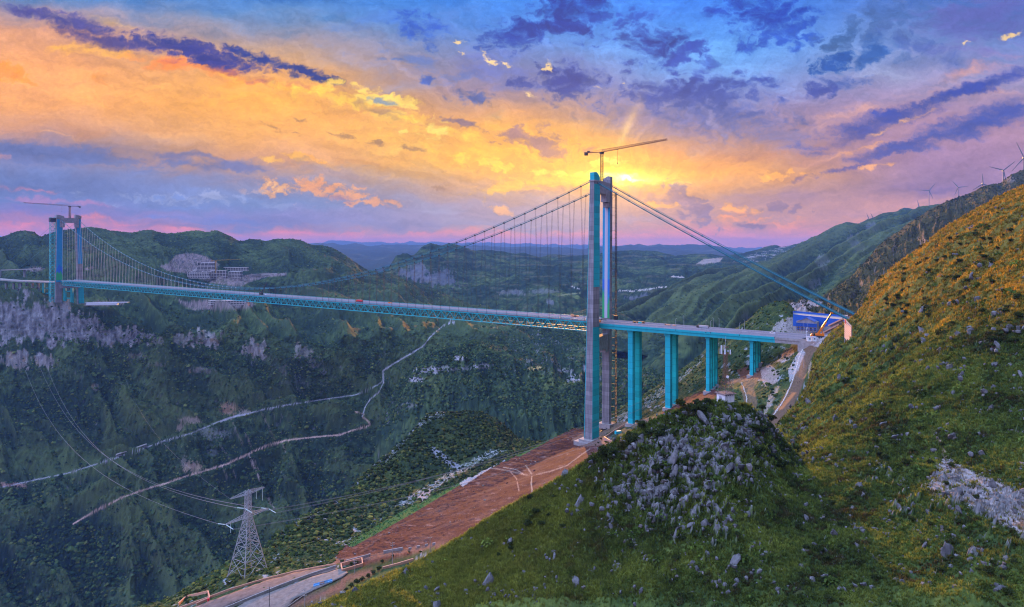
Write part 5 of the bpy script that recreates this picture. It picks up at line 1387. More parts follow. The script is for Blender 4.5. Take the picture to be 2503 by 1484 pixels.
mb.prism([BP(s_end - 4, -14.8, ZR - .4), BP(s_end - 16, -15.5, ZR - .6), BP(s_end - 26, -17, ZR - 5), BP(s_end - 26, -17, ZR - 9), BP(s_end - 4, -14.8, ZR - 9)], TX * 1.2)
mb.build('abutment', M_concw, via)

# street lamps along the approach (both edges)
sl_mb = MB(); base = BP(s_at(1651, -14), -14, ZR)
lamp0 = thing('street_lamp', 'thin pale street lamp standing along the parapet of the approach viaduct', 'street lamp', base, 'street lamps on the approach viaduct')
sl_mb.tube(base - UP * .6, base + UP * 9.6, .17, .10, 6)
pole0 = sl_mb.build('pole', M_steel, lamp0)
sl_mb = MB(); sl_mb.beam(base + UP * 9.5, base + UP * 9.9 + TX * 1.8, .12); sl_mb.box(base + UP * 9.95 + TX * 1.8, (.3, 1.0, .16), AX, TX); sl_mb.build('lamp_head', M_steel, lamp0)
sl_mb = MB(); sl_mb.box(base - UP * .8, (.9, .7, .9), AX, TX); sl_mb.build('bracket', M_dark, lamp0)
for u_, wv in ((1725, -14), (1736, -14), (1807, -14), (1893, -14), (1671, 14), (1743, 14), (1757, 14), (1819, 14), (1899, 14), (1964, 14), (1974, 14)):
    c = copy_tree(lamp0); c.location = BP(s_at(u_, wv), wv, ZR)
    if wv > 0: c.rotation_euler = (0, 0, math.pi)

# ================================================================ cranes
def tower_crane(name, label, base, top_z, tip, tail, wm, wj, mat_, cat='tower crane', hook=None):
    base = Vector(base)
    t = thing(name, label, cat, base)
    piv = Vector((base.x, base.y, top_z)); tip = Vector(tip); tail = Vector(tail)
    m = MB(); lattice(m, base, piv, wm, wm, max(6, int((top_z - base.z) / wm)), .22); m.build('mast', mat_, t)
    jd = (tip - piv).normalized(); side = jd.cross(UP).normalized()
    m = MB(); L = (tip - piv).length; n = int(L / 2.6)
    a, b = [], []
    for i in range(n + 1):
        p = piv.lerp(tip, i / n); hh = wj * (1 - .55 * i / n)
        top = p + UP * (1.6 + hh); l_ = p + side * wj * .45 + UP * 1.6; r_ = p - side * wj * .45 + UP * 1.6
        if i:
            m.beam(pt, top, .26); m.beam(pl, l_, .26); m.beam(pr_, r_, .26); m.beam(pt, l_, .16); m.beam(pt, r_, .16); m.beam(pl, top, .16); m.beam(pl, r_, .14)
        pt, pl, pr_ = top, l_, r_
    m.build('jib', mat_, t)
    m = MB(); lt = (tail - piv)
    for o in (-.8, .8): m.beam(piv + UP * 1.7 + side * o, tail + UP * 1.7 + side * o, .45, .6)
    for i in range(8): q_ = piv.lerp(tail, i / 7) + UP * 1.7; m.beam(q_ - side * .8, q_ + side * .8, .2)
    m.beam(piv + UP * 4, tail + UP * 2, .14)
    cj = m.build('counter_jib', mat_, t)
    m = MB()
    m.box(tail + UP * .6 - lt.normalized() * 1.2, (3.2, 1.9, 3.4), lt.normalized(), side); m.box(tail + UP * 2.6 - lt.normalized() * 4.5, (2.2, 1.6, 1.5), lt.normalized(), side)
    m.build('counterweight', M_dark, cj)
    m = MB(); m.box(piv + UP * .8, (wm * 1.3, wm * 1.3, 1.6), jd, side); m.box(piv + side * 1.9 + UP * .4 + jd * 1.2, (1.8, 1.5, 2.0), jd, side); m.build('cab', M_dark, t)
    if hook:
        q_ = piv.lerp(tip, hook[0]) + UP * 1.4
        m = MB(); m.box(q_, (1.6, 1.4, .5), jd, side); m.beam(q_, q_ - UP * hook[1], .10); m.beam(q_ + side * .3, q_ - UP * hook[1], .10); m.box(q_ - UP * (hook[1] + .7), (.8, .5, 1.4), jd, side); m.build('hook_block', M_dark, t)
    return t
tower_crane('tower_crane', 'dark lattice tower crane standing on top of the near bridge tower', P(1470.5, 445, 692), zc(376, 692), P(1630, 346.5, 623), P(1430, 378, 708), 2.6, 2.6, M_crane, hook=(.26, 13))
tower_crane('tower_crane', 'small dark tower crane on top of the distant bridge tower', P(170.5, 534, 1572), zc(506, 1572), P(58, 498, 1485), P(196, 507, 1590), 3.0, 2.8, M_dark, hook=(.18, 12))
# hoist mast beside the near tower
hb0 = P(1505, 1040, 716)
t = thing('hoist_mast', 'slender dark hoist mast tied to the right leg of the near tower', 'hoist', hb0)
m = MB(); lattice(m, hb0, Vector((hb0.x, hb0.y, zc(471, 716))), 1.5, 1.5, 160, .16, AX, both=False); m.build('mast', M_dark, t)
m = MB()
for i in range(30):
    z_ = hb0.z + (zc(480, 716) - hb0.z) * (i + .5) / 30; a = Vector((hb0.x, hb0.y, z_)); b_ = atf(tf(VH - z_ / 712 * F))[0] + TX * 3
    m.beam(a, b_, .22); m.beam(a, b_ + AX * 1.5, .14)
m.build('tie', M_dark, t)
m = MB(); q_ = P(1499, 477, 714); m.box(q_, (9, 3, .5), AX, TX); m.beam(q_ - UP * .2 + AX * 2, q_ - UP * 7 + AX * 4.5, .3); m.beam(q_ - AX * 2.5, q_ - UP * 5 + AX * 3, .3); m.box(q_ + UP * .9, (9, .1, .12), AX, TX); m.build('landing', M_rust, t)
m = MB(); m.box(P(1505, 776, 714), (3.4, 3.0, 4.2), AX, TX); m.build('hoist_cage', M_dark, t)
# access tower of the far tower
hb1 = P(128.5, 738, 1560)
t = thing('access_tower', 'turquoise scaffold access tower beside the left leg of the distant tower', 'scaffold tower', hb1)
m = MB(); lattice(m, hb1, Vector((hb1.x, hb1.y, zc(531, 1560))), 10.5, 9.0, 44, .42, AX, both=False); m.build('lattice', M_teal, t)
m = MB(); m.box(Vector((hb1.x, hb1.y, zc(538, 1560))), (11, 12, 9), AX, TX)
for v_ in (560, 575, 605, 640): m.box(Vector((hb1.x + 6, hb1.y + 6, zc(v_, 1560))), (2, 12, .8), AX, TX)
m.build('landing', M_dark, t)

# far approach: viaduct and ramp on the cliff behind the distant tower
fv = thing('far_viaduct', 'grey concrete viaduct running left from the distant tower along the cliff', 'viaduct', P(60, 690, 1640))
path = [P(150, 688.5, 1578), P(100, 687, 1625), P(50, 685.5, 1670), P(15, 683, 1715), P(-40, 678, 1760), P(-140, 668, 1850)]
m = MB()
for a, b_ in zip(path[:-1], path[1:]): m.beam(a - UP * 1.4, b_ - UP * 1.4, 22, 2.8)
m.build('deck', M_concw, fv)
for (u_, vt, vb, d_, mat_, nm) in ((112, 692, 722, 1614, M_teal, 2), (84, 692, 720, 1640, M_conc, 2), (56, 692, 724, 1665, M_conc, 2), (38, 692, 730, 1690, M_conc, 2), (20, 692, 732, 1708, M_conc, 1), (2, 690, 735, 1728, M_conc, 1), (-30, 688, 735, 1752, M_conc, 1)):
    m = MB(); q_ = P(u_, vt, d_); zb = zc(vb, d_) - 6
    for k_ in range(nm):
        m.box(Vector((q_.x + k_ * 11 - 5, q_.y + k_ * 5, (q_.z + zb) / 2)), (4.2, 4.2, q_.z - zb))
    if nm == 2:
        for f_ in (.35, .7): m.box(Vector((q_.x + .5, q_.y + 2.5, q_.z + (zb - q_.z) * f_)), (11, 3, 2))
    m.build('pier', mat_, fv)
m = MB()
for k_ in range(2):
    q_ = P(176 - k_ * 17, 700, 1615); zb = zc(742, 1615) - 4; m.box(Vector((q_.x, q_.y, (q_.z + zb) / 2)), (5, 5, q_.z - zb))
m.box(P(167.5, 699, 1615), (24, 5, 3))
q_ = P(167.5, 700, 1615)
for f_ in (.3, .7): m.box(Vector((q_.x, q_.y, q_.z - 40 * f_)), (16, 3, 2.5))
m.build('pier', M_teal, fv)
rp = thing('ramp_bridge', 'curved grey ramp bridge on the slope left of the distant tower', 'bridge', P(50, 660, 1900))
m = MB(); pts = [P(-160, 664, 1980), P(-30, 662, 1940), P(40, 659, 1900), P(105, 657, 1840)]
for a, b_ in zip(pts[:-1], pts[1:]): m.beam(a, b_, 12, 2.6)
m.build('deck', M_concw, rp)
for u_ in (0, 60):
    m = MB(); q_ = P(u_, 660, 1890); m.box(q_ - UP * 10, (5, 4, 20)); m.build('pier', M_conc, rp)

# ================================================================ wind turbines on the ridge
def turbine(u, v_hub, v_base, d, r, ang, tips=3, axis=(-.35, -.94, 0), label='', grp='wind turbines along the right ridge'):
    hub = P(u, v_hub, d); base = P(u, v_base + 4, d)
    t = thing('wind_turbine', label, 'wind turbine', base, grp)
    m = MB(); w_ = d / 1668.0
    m.tube(base, hub - UP * w_ * .3, max(2.1, w_ * 1.0), max(1.3, w_ * .6), 10); m.build('tower', M_turb, t)
    ax = Vector(axis).normalized(); sx = ax.cross(UP).normalized()
    m = MB(); m.box(hub - ax * 3, (11, 4, 4), ax, sx); m.build('nacelle', M_turb, t)
    m = MB(); m.tube(hub + ax * 2, hub + ax * 6, 2.2, 1.0, 8); m.build('hub', M_turb, t)
    for k_ in range(tips):
        a = R(ang + 120 * k_); dr = sx * -math.sin(a) * -1 + UP * math.cos(a)
        pr = dr.cross(ax).normalized(); o = hub + ax * 4
        m = MB(); cw = max(2.2, w_ * 1.15)
        m.hexa([o - pr * cw * .7 - ax * .8, o + pr * cw * .7 - ax * .8, o + pr * cw * .7 + ax * .8, o - pr * cw * .7 + ax * .8],
               [o + dr * r * .25 - pr * cw * .8 - ax * .5, o + dr * r * .25 + pr * cw * .9 - ax * .5, o + dr * r * .25 + pr * cw * .9 + ax * .5, o + dr * r * .25 - pr * cw * .8 + ax * .5])
        a1 = o + dr * r * .25
        m.hexa([a1 - pr * cw * .8 - ax * .5, a1 + pr * cw * .9 - ax * .5, a1 + pr * cw * .9 + ax * .5, a1 - pr * cw * .8 + ax * .5],
               [o + dr * r - pr * cw * .3 - ax * .2, o + dr * r + pr * cw * .3 - ax * .2, o + dr * r + pr * cw * .3 + ax * .2, o + dr * r - pr * cw * .3 + ax * .2])
        m.build('blade', M_turb, t)
M_turb = mat_basic('turbine grey', (0.16, 0.16, 0.19), .6)
turbine(2269.8, 466.5, 500, 5200, 66, -37, label='pale wind turbine leftmost of the five large ones, on the blue hill crest')
turbine(2341, 458.5, 488, 4760, 58, 37, label='wind turbine second from the left, on the small grey hilltop')
turbine(2401, 450, 458, 2420, 37, 4, label='wind turbine half sunk behind the brown ridge, only its upper blades clear')
turbine(2451, 416.8, 446, 2450, 46, -49, label='large wind turbine in front of the highest rocky crest at the right')
turbine(2501, 386, 416, 2560, 63, -98, label='wind turbine cut off by the right edge of the view')
turbine(2123, 536, 545, 5100, 46, 20, label='tiny wind turbine tip left of its twin above the spurred ridge', grp='tiny turbines behind the ridge')
turbine(2134, 535, 542, 5050, 46, 24, label='tiny wind turbine tip right of its twin above the spurred ridge', grp='tiny turbines behind the ridge')
turbine(2245, 505, 514, 6900, 66, 12, label='lone turbine blade rising behind the blue hill', grp='tiny turbines behind the ridge')

# ================================================================ lattice pylon and its lines
PC = P(606, 1402, 385); PA = Vector((.55, .835, 0)); PN = Vector((.835, -.55, 0))
pyl = thing('transmission_tower', 'grey steel lattice pylon standing on the shelf edge at lower left', 'pylon', PC)
zt_ = zc(1198, 385); zb_ = PC.z
def half(z):
    t = (z - zb_) / (zt_ - zb_)
    return 7.6 - 6.0 * min(1, t / .68) if t < .68 else 1.6 - .5 * (t - .68) / .32
lv = [zb_]; 
for f_ in (.2, .36, .46, .54, .61, .67, .73, .79, .85, .91, .96, 1.0): lv.append(zb_ + (zt_ - zb_) * f_)
feet = [drop('shelf_ground', 606 + dx_, 1402 + dy_) for dx_, dy_ in ((0, 0),)]
def ring(z): h = half(z); return [PC * 1.0 + PA * a * h + PN * b_ * h + UP * (z - PC.z) for a, b_ in ((1, 1), (1, -1), (-1, -1), (-1, 1))]
m = MB(); rs = [ring(z) for z in lv]
for k_ in range(4):
    for i in range(len(lv) - 1):
        m.beam(rs[i][k_], rs[i + 1][k_], .34 if i < 6 else .26)
        k2 = (k_ + 1) % 4
        m.beam(rs[i][k_], rs[i + 1][k2], .17); m.beam(rs[i][k2], rs[i + 1][k_], .17)
        if i > 0: m.beam(rs[i][k_], rs[i][k2], .16)
        if i < 3:
            mid = (rs[i + 1][k_] + rs[i + 1][k2]) / 2
            for q in (.33, .66):
                m.beam(rs[i][k_].lerp(rs[i + 1][k_], q), rs[i][k_].lerp(rs[i + 1][k2], q), .10)
                m.beam(rs[i][k2].lerp(rs[i + 1][k2], q), rs[i][k2].lerp(rs[i + 1][k_], q), .10)
    m.beam(rs[0][k_] - UP * 3, rs[0][k_], .4)
m.build('body', M_steel, pyl)
def arm(z, L0, L1, wr, dz_tip):
    o = MB(); c = Vector((PC.x, PC.y, z)); h = half(z)
    for sg, L in ((-1, L0), (1, L1)):
        tip = c + PA * sg * L + UP * dz_tip; n = 6
        for q_ in range(n):
            t0, t1 = q_ / n, (q_ + 1) / n
            def R4(t):
                b_ = c + PA * sg * h * (1 - t) + (tip - c) * t if True else None
                w_ = wr * (1 - t) + .25 * t
                return [b_ + PN * w_, b_ - PN * w_, b_ + UP * (2.2 * (1 - t) + .4 * t)]
            A, B_ = R4(t0), R4(t1)
            for k_ in range(3): o.beam(A[k_], B_[k_], .18); o.beam(A[k_], A[(k_ + 1) % 3], .11); o.beam(A[k_], B_[(k_ + 1) % 3], .11)
    o.build('crossarm', M_steel, pyl)
    return c - PA * L0 + UP * dz_tip, c + PA * L1 + UP * dz_tip
la, lb = arm(zc(1262, 385), 14, 13.5, 1.6, 0.0)
ta, tb = arm(zc(1207, 385), 11, 10.5, 1.1, .4)
M2 = PC + UP * (zc(1240, 385) - PC.z)
ins = []
for q_, dn in ((la, 1), (lb, 1), (M2 - PA * 2.2, 1)):
    for sg in (-1, 1):
        m = MB(); a = q_ + PN * sg * .6; b_ = a + PN * sg * 6.2 - UP * 1.0; m.tube(a, b_, .22, n=6); m.build('insulator', M_insul, pyl); ins.append((sg, b_))
m = MB(); m.tube(tb - PA * 5, tb - PA * 5 - UP * 5, .2, n=6); m.build('insulator', M_insul, pyl)
m = MB(); m.tube(tb - PA * 1, tb - PA * 1 - UP * 7, .2, n=6); m.build('insulator', M_insul, pyl)
m = MB(); m.tube(la + PA * 3, la + PA * 3 - UP * 5.5, .2, n=6); m.build('insulator', M_insul, pyl)
def span(name, label, a, b_, sag, r, twin=0, grp='power lines at the pylon'):
    m = MB()
    for o in ((-twin, twin) if twin else (0,)):
        pts = []
        for i in range(41):
            t = i / 40; p = Vector(a).lerp(Vector(b_), t) - UP * sag * 4 * t * (1 - t) + UP * o * .7 + PN.cross(UP) * o
            pts.append(p)
        m.poly_tube(pts, r, 4)
    o = m.build(name, M_wire, None); tag(o, label, 'power line', grp)
LW = [('lowest', ins[0][1], P(62, 905, 1440), 52), ('outer upper', ins[2][1], P(96, 893, 1455), 60), ('inner upper', ins[4][1], P(112, 888, 1460), 58)]
for nm, a, b_, sg in LW: span('power_line', 'sagging twin wire from pylon to the far left cliff, ' + nm + ' of three', a, b_, sg, .07, .35)
span('power_line', 'thin earth wire from the pylon top sweeping left across the canyon', ta, P(300, 905, 1500), 30, .05)
RW = [('lower', ins[1][1], P(1850, 880, 800), 26), ('middle', ins[5][1], P(1830, 855, 810), 24), ('upper', ins[3][1], P(1810, 835, 815), 24)]
for nm, a, b_, sg in RW: span('power_line', 'twin wire running right from pylon past the near tower, ' + nm + ' of three', a, b_, sg, .06, .35)

# ================================================================ hut and telecom tower on the knoll
hang = R(26); HX = Vector((math.cos(hang), math.sin(hang), 0)); HY = Vector((-math.sin(hang), math.cos(hang), 0))
hc = P(1771.7, 989, 196); hcz = hc.z - .3
hut = thing('equipment_hut', 'small white block hut with flat brown roof on top of the rocky knoll', 'hut', hc)
W_, D_, H_ = 3.55, 3.4, 2.75
m = MB(); m.box(hc + HX * W_ / 2 + HY * D_ / 2 + UP * (H_ / 2 - .6), (W_, D_, H_ + 1.2), HX, HY); m.build('wall', M_plaster, hut)
m = MB(); m.box(hc + HX * W_ / 2 + HY * D_ / 2 + UP * (H_ + .12), (W_ + .9, D_ + .9, .22), HX, HY); rf = m.build('roof', M_roofc, hut)
m = MB(); m.box(hc + HY * D_ * .55 - HX * .03 + UP * 1.1, (.08, .95, 2.0), HX, HY); m.build('door', M_steel, hut)
for k_ in range(4):
    m = MB(); m.box(hc + HX * (.5 + k_ * .8) - HY * .012 + UP * (H_ - .3), (.28, .05, .22), HX, HY); m.build('vent', M_dark, hut)
rz = hc.z + H_ + .23
tc0 = hc + HX * W_ / 2 + HY * D_ / 2; tc0.z = rz
tel = thing('telecom_tower', 'rusty lattice telecom mast with white panel antennas on the hut roof', 'telecom mast', tc0)
m = MB(); lattice(m, tc0, tc0 + UP * 4.6, 3.3, 1.15, 3, .06, HX); lattice(m, tc0 + UP * 4.6, tc0 + UP * 11.6, 1.15, .8, 9, .05, HX); m.build('lattice', M_rust, tel)
m = MB(); m.tube(tc0 + UP * 11.6, tc0 + UP * 16.4, .07, .03, 6); m.tube(tc0 + UP * 14.9, tc0 + UP * 15.3, .14, n=6); m.build('mast', M_steel, tel)
m = MB()
for z_ in (11.2, 13.2):
    for k_ in range(12):
        a, b_ = 2 * math.pi * k_ / 12, 2 * math.pi * (k_ + 1) / 12; rr = 1.6 if z_ < 12 else .9
        m.beam(tc0 + Vector((math.cos(a) * rr, math.sin(a) * rr, z_)), tc0 + Vector((math.cos(b_) * rr, math.sin(b_) * rr, z_)), .07)
        if k_ % 3 == 0: m.beam(tc0 + UP * 11.2, tc0 + UP * 13.2, .06); m.beam(tc0 + UP * z_, tc0 + Vector((math.cos(a) * rr, math.sin(a) * rr, z_)), .06)
m.build('platform', M_rust, tel)
for (dx_, dz0, dz1, w_, mt) in ((-1.55, 11.4, 13.9, .38, M_white), (-1.95, 11.5, 12.9, .16, M_pale), (-.55, 11.3, 12.7, .42, M_white), (1.0, 11.3, 12.6, .3, M_white), (.35, 12.0, 12.5, .26, M_pale), (-.8, 12.6, 14.0, .14, M_white)):
    m = MB(); m.box(tc0 + Vector((dx_, -1.2, (dz0 + dz1) / 2)), (w_, .2, dz1 - dz0)); m.build('panel_antenna', mt, tel)
m = MB(); q_ = tc0 + Vector((.25, -.8, 4.75)); m.tube(q_, q_ + Vector((0, -.3, 0)), .36, .42, 12); m.build('dish_antenna', M_plaster, tel)
for dx_, dy_ in ((-1.9, .9), (1.9, -.9), (1.4, 1.6)):
    m = MB(); m.tube(tc0 + Vector((dx_, dy_, -.1)), tc0 + Vector((dx_, dy_, 4.4)), .035, n=5); m.build('rod', M_steel, tel)

# ================================================================ head of the viaduct: platform, buildings, mobile crane
M_plat = M_concw
pd = 600
an = thing('anchor_platform', 'long concrete anchorage platform with blue edge fence beside the hillside', 'platform', P(2000, 800, 600))
m = MB(); c4 = [P(1938, 777, 640), P(1941, 779, 628), P(2062, 779, 580), P(2072, 770, 600), P(1995, 770, 660)]
zt_p = zc(773, 620)
top = [Vector((p.x, p.y, zt_p)) for p in (P(1938, 775, 655), P(1938, 779, 622), P(2072, 780, 570), P(2080, 775, 606))]
m.prism([p - UP * 16 for p in top], UP * 16); m.build('slab', M_concw, an)
m = MB()
for a, b_ in zip(top, top[1:] + top[:1]):
    m.beam(a + UP * .8, b_ + UP * .8, .3, 1.6)
m.build('fence', M_bluef, an)
m = MB(); a, b_ = top[1], top[2]; n_ = (b_ - a).cross(UP).normalized()
m.prism([a + n_ * .05 - UP * .1, a.lerp(b_, .86) + n_ * .05 - UP * .1, a.lerp(b_, .86) + n_ * .05 - UP * 4.5, a + n_ * .05 - UP * 9], n_ * .25); m.build('screen', M_bluef, an)
wl = thing('ramp_wall', 'sloping grey concrete retaining wall with pale coping at the cable anchorage', 'retaining wall', P(2040, 810, 560))
m = MB(); m.prism([P(2011, 814, 566), P(2048, 794.5, 550), P(2062, 794, 545), P(2064, 812, 545), P(2035, 838, 548), P(2010, 840, 560)], Vector((3.5, 6.5, 0))); m.build('wall', M_concs, wl)
m = MB(); m.beam(P(2011, 813.5, 565), P(2049, 793.8, 549), 1.2, .8); m.beam(P(2026, 796, 575), P(2060, 780, 558), 2.4, 1.0); m.build('coping', M_board, wl)
m = MB(); m.prism([P(2026, 797, 576), P(2060, 781, 559), P(2062, 795, 560), P(2030, 808, 574)], Vector((2, 4, 0))); m.build('wall', M_concw, wl)
ab = thing('cable_anchor', 'rusty steel frames and concrete block at the cable end on the hillside', 'anchorage', P(2090, 780, 565))
m = MB(); m.box(P(2090, 785, 575), (16, 14, 9)); m.build('block', M_concw, ab)
m = MB()
for k_ in range(7): q_ = P(2072 + k_ * 6, 778, 570); m.beam(q_, q_ + UP * (5 + (k_ * 37 % 5)), .25)
m.beam(P(2072, 772, 570), P(2108, 771, 570), .4, 1.4); m.build('frame', M_rust, ab)
bd = thing('site_building', 'grey site building with violet blue gable roof and blue scaffold', 'building', P(1970, 805, 590))
b0 = P(1946, 808, 596); bx = (P(1996, 806, 586) - b0); bx.z = 0; bl = bx.length; bx.normalize(); by = UP.cross(bx)
m = MB(); m.box(b0 + bx * bl / 2 + by * 4 + UP * 4.2, (bl, 8, 8.4), bx, by)
m.prism([b0 + bx * bl * .10 + UP * 8.4, b0 + bx * bl * .88 + UP * 8.4, b0 + bx * bl * .50 + UP * 11.4], by * 8); m.build('wall', M_conc, bd)
m = MB()
pk = b0 + bx * bl * .50 + UP * 11.6
for e_ in (.06, .90):
    q_ = b0 + bx * bl * e_ + UP * 8.5; m.hexa([q_ - by * 1, pk - by * 1, pk + by * 9, q_ + by * 9], [q_ - by * 1 + UP * .35, pk - by * 1 + UP * .35, pk + by * 9 + UP * .35, q_ + by * 9 + UP * .35])
m.build('roof', M_bluer, bd)
m = MB()
for k_ in range(10): q_ = b0 + bx * bl * k_ / 9 - by * .8; m.beam(q_, q_ + UP * 7, .22)
for z_ in (2, 4.4, 6.8): m.beam(b0 - by * .8 + UP * z_, b0 + bx * bl - by * .8 + UP * z_, .25)
m.box(b0 + bx * bl / 2 - by * .35 + UP * 5.4, (bl, .1, 3.0), bx, by); m.build('scaffold', M_bluef, bd)
for k_ in range(5):
    m = MB(); m.box(b0 + bx * bl * (.1 + k_ * .2) - by * .25 + UP * 2.0, (1.6, .4, 2.4), bx, by); m.build('window', M_glass, bd)
for lab, uu_ in (('left site cabin, white with a dark square window, beside the viaduct end', 1978.8), ('right site cabin, white with a dark square window, beside the orange crane', 1990.8)):
    q_ = P(uu_, 834.5, 548); t = thing('site_cabin', lab, 'cabin', q_, 'white cabins at the viaduct end')
    m = MB(); m.box(q_ + UP * 1.7 + Vector((0, 1.4, 0)), (3.2, 2.8, 3.4), (.97, -.24, 0)); m.build('wall', M_white, t, .05)
    m = MB(); m.box(q_ + UP * 3.5 + Vector((0, 1.4, 0)), (3.5, 3.1, .25), (.97, -.24, 0)); m.build('roof', M_pale, t)
    m = MB(); m.box(q_ + UP * 2.0 + Vector((0, .0, 0)), (.95, .14, 1.1), (.97, -.24, 0)); m.build('window', M_glass, t)
# mobile crane
cr = P(1998, 826.5, 556); cx = Vector((.93, -.37, 0)).normalized(); cyv = UP.cross(cx)
mc = thing('mobile_crane', 'orange mobile crane with raised telescopic boom at the viaduct end', 'mobile crane', cr)
m = MB(); m.box(cr + UP * 1.25, (10.6, 2.6, .9), cx, cyv); m.box(cr + UP * 1.9 + cx * 1, (6.5, 2.4, .5), cx, cyv); m.build('carrier', M_dark, mc, .05)
m = MB(); m.prism([cr - cx * 5.6 + UP * .8 - cyv * 1.25, cr - cx * 3.4 + UP * .8 - cyv * 1.25, cr - cx * 3.4 + UP * 3.4 - cyv * 1.25, cr - cx * 4.6 + UP * 3.4 - cyv * 1.25, cr - cx * 5.6 + UP * 2.2 - cyv * 1.25], cyv * 2.5); cb = m.build('cab', M_orange, mc)
m = MB(); m.box(cr - cx * 4.4 - cyv * 1.28 + UP * 2.7, (1.3, .06, .8), cx, cyv); m.build('window', M_glass, cb)
for k_ in (-4.2, -2.6, 1.0, 2.6, 4.2):
    m = MB(); m.tube(cr + cx * k_ - cyv * 1.4 + UP * .6, cr + cx * k_ + cyv * 1.4 + UP * .6, .6, n=12); m.build('wheel', M_rubber, mc)
m = MB(); m.box(cr + cx * 1.4 + UP * 3.0, (6.4, 2.5, 1.7), cx, cyv); m.box(cr + cx * 4.0 + UP * 3.1, (1.8, 2.7, 2.2), cx, cyv); m.build('superstructure', M_orange, mc, .06)
q0 = cr + cx * .4 + UP * 3.8; q1 = P(2018, 787, 554); q2 = P(2032.5, 765, 553)
m = MB(); m.beam(q0, q1, 1.25, 1.5); m.build('boom', M_orange, mc)
m = MB(); m.beam(q1, q2, .85, 1.0); m.build('boom', M_dark, mc)
m = MB(); m.box(q2, (2.2, 1.3, 1.1), cx, cyv); m.beam(q0 + cx * 3.4 - UP * .5, q0.lerp(q1, .45), .45); m.build('boom_head', M_orange, mc)
# pole by the cabins
q_ = P(1970, 829, 552); t = thing('lamp_mast', 'tall white lamp mast at the end of the viaduct parapet', 'mast', q_)
m = MB(); m.tube(q_, q_ + UP * 9.2, .28, .2, 8); m.build('pole', M_white, t)
m = MB(); m.box(q_ + UP * 9.0 + Vector((.6, 0, 0)), (1.2, .5, .4)); m.box(q_ + UP * 6.2 + Vector((.6, 0, 0)), (1.0, .4, .6)); m.build('lamp_head', M_white, t)
# billboard
bl0, bl1 = P(2063.7, 0, 520), P(2079.6, 0, 496)
brd = thing('billboard', 'large tan slatted board on steel legs on the golden hillside', 'billboard', P(2072, 850, 402))
TL, TR, BR, BL = P(2063.7, 779.8, 412), P(2079.6, 797.8, 393), P(2079.6, 843.6, 393), P(2063.7, 823.5, 412)
nb = (TR - TL).cross(BL - TL).normalized()
m = MB(); m.prism([TL, TR, BR, BL], nb * .5); m.build('panel', M_board, brd)
sgn = -1 if nb.dot(-TL) > 0 else 1
fr = nb * (.5 + .06) if nb.dot(-TL) > 0 else nb * (-.06)
m = MB()
for k_ in range(9): m.beam(TL.lerp(BL, k_ / 8) + fr, TR.lerp(BR, k_ / 8) + fr, .12, .5)
for k_ in range(7): m.beam(TL.lerp(TR, k_ / 6) + fr, BL.lerp(BR, k_ / 6) + fr, .10, .12)
m.build('batten', M_boardr, brd)
m = MB(); a_ = TL.lerp(TR, .18).lerp(BL.lerp(BR, .18), .08) + fr * 1.3; m.box(a_, (2.4, .2, 2.6), (TR - TL).normalized(), nb); m.build('red_mark', M_redmk, brd)
for k_ in range(5):
    m = MB(); q_ = BL.lerp(BR, k_ / 4); m.beam(q_, q_ - UP * 6, .3); m.build('leg', M_steel, brd)
m = MB(); q_ = BR + Vector((2.5, 0, 0)); m.beam(q_ + UP * 3, q_ - UP * 5, .2); m.beam(q_ + UP * 3, BR + UP * 3, .2); m.beam(q_ - UP * 3, BR - UP * 3, .2); m.build('frame', M_steel, brd)

# ================================================================ vehicles on the bridge
def s_of(u, wd): return s_at(u, wd)
def car(u, wd, z, label, colm, L=4.6):
    s_ = s_of(u, wd); p = BP(s_, wd, z); t = thing('car', label, 'car', p)
    m = MB(); prof = [(-.5, .3), (.5, .3), (.5, .62), (.30, .68), (.18, 1.0), (-.22, 1.04), (-.42, .72), (-.5, .66)]
    m.prism([p + AX * (x * L) + UP * (z_ * 1.5) - TX * .9 for x, z_ in prof], TX * 1.8); b_ = m.build('body', colm, t, .06)
    m = MB(); m.prism([p + AX * (x * L) + UP * (z_ * 1.5) - TX * .92 for x, z_ in [(.27, .70), (.17, .97), (-.21, 1.0), (-.38, .72)]], TX * 1.84); m.build('window', M_glass, t)
    for x in (-.32, .32):
        for y in (-.85, .85):
            m = MB(); m.tube(p + AX * x * L + TX * (y - .12) + UP * .34, p + AX * x * L + TX * (y + .12) + UP * .34, .34, n=12); m.build('wheel', M_rubber, t)
car(1887.5, 6, ZR, 'white car driving on the approach viaduct near the abutment', M_white)
car(648, -3, ZD, 'tiny white car on the middle of the bridge deck', M_white)
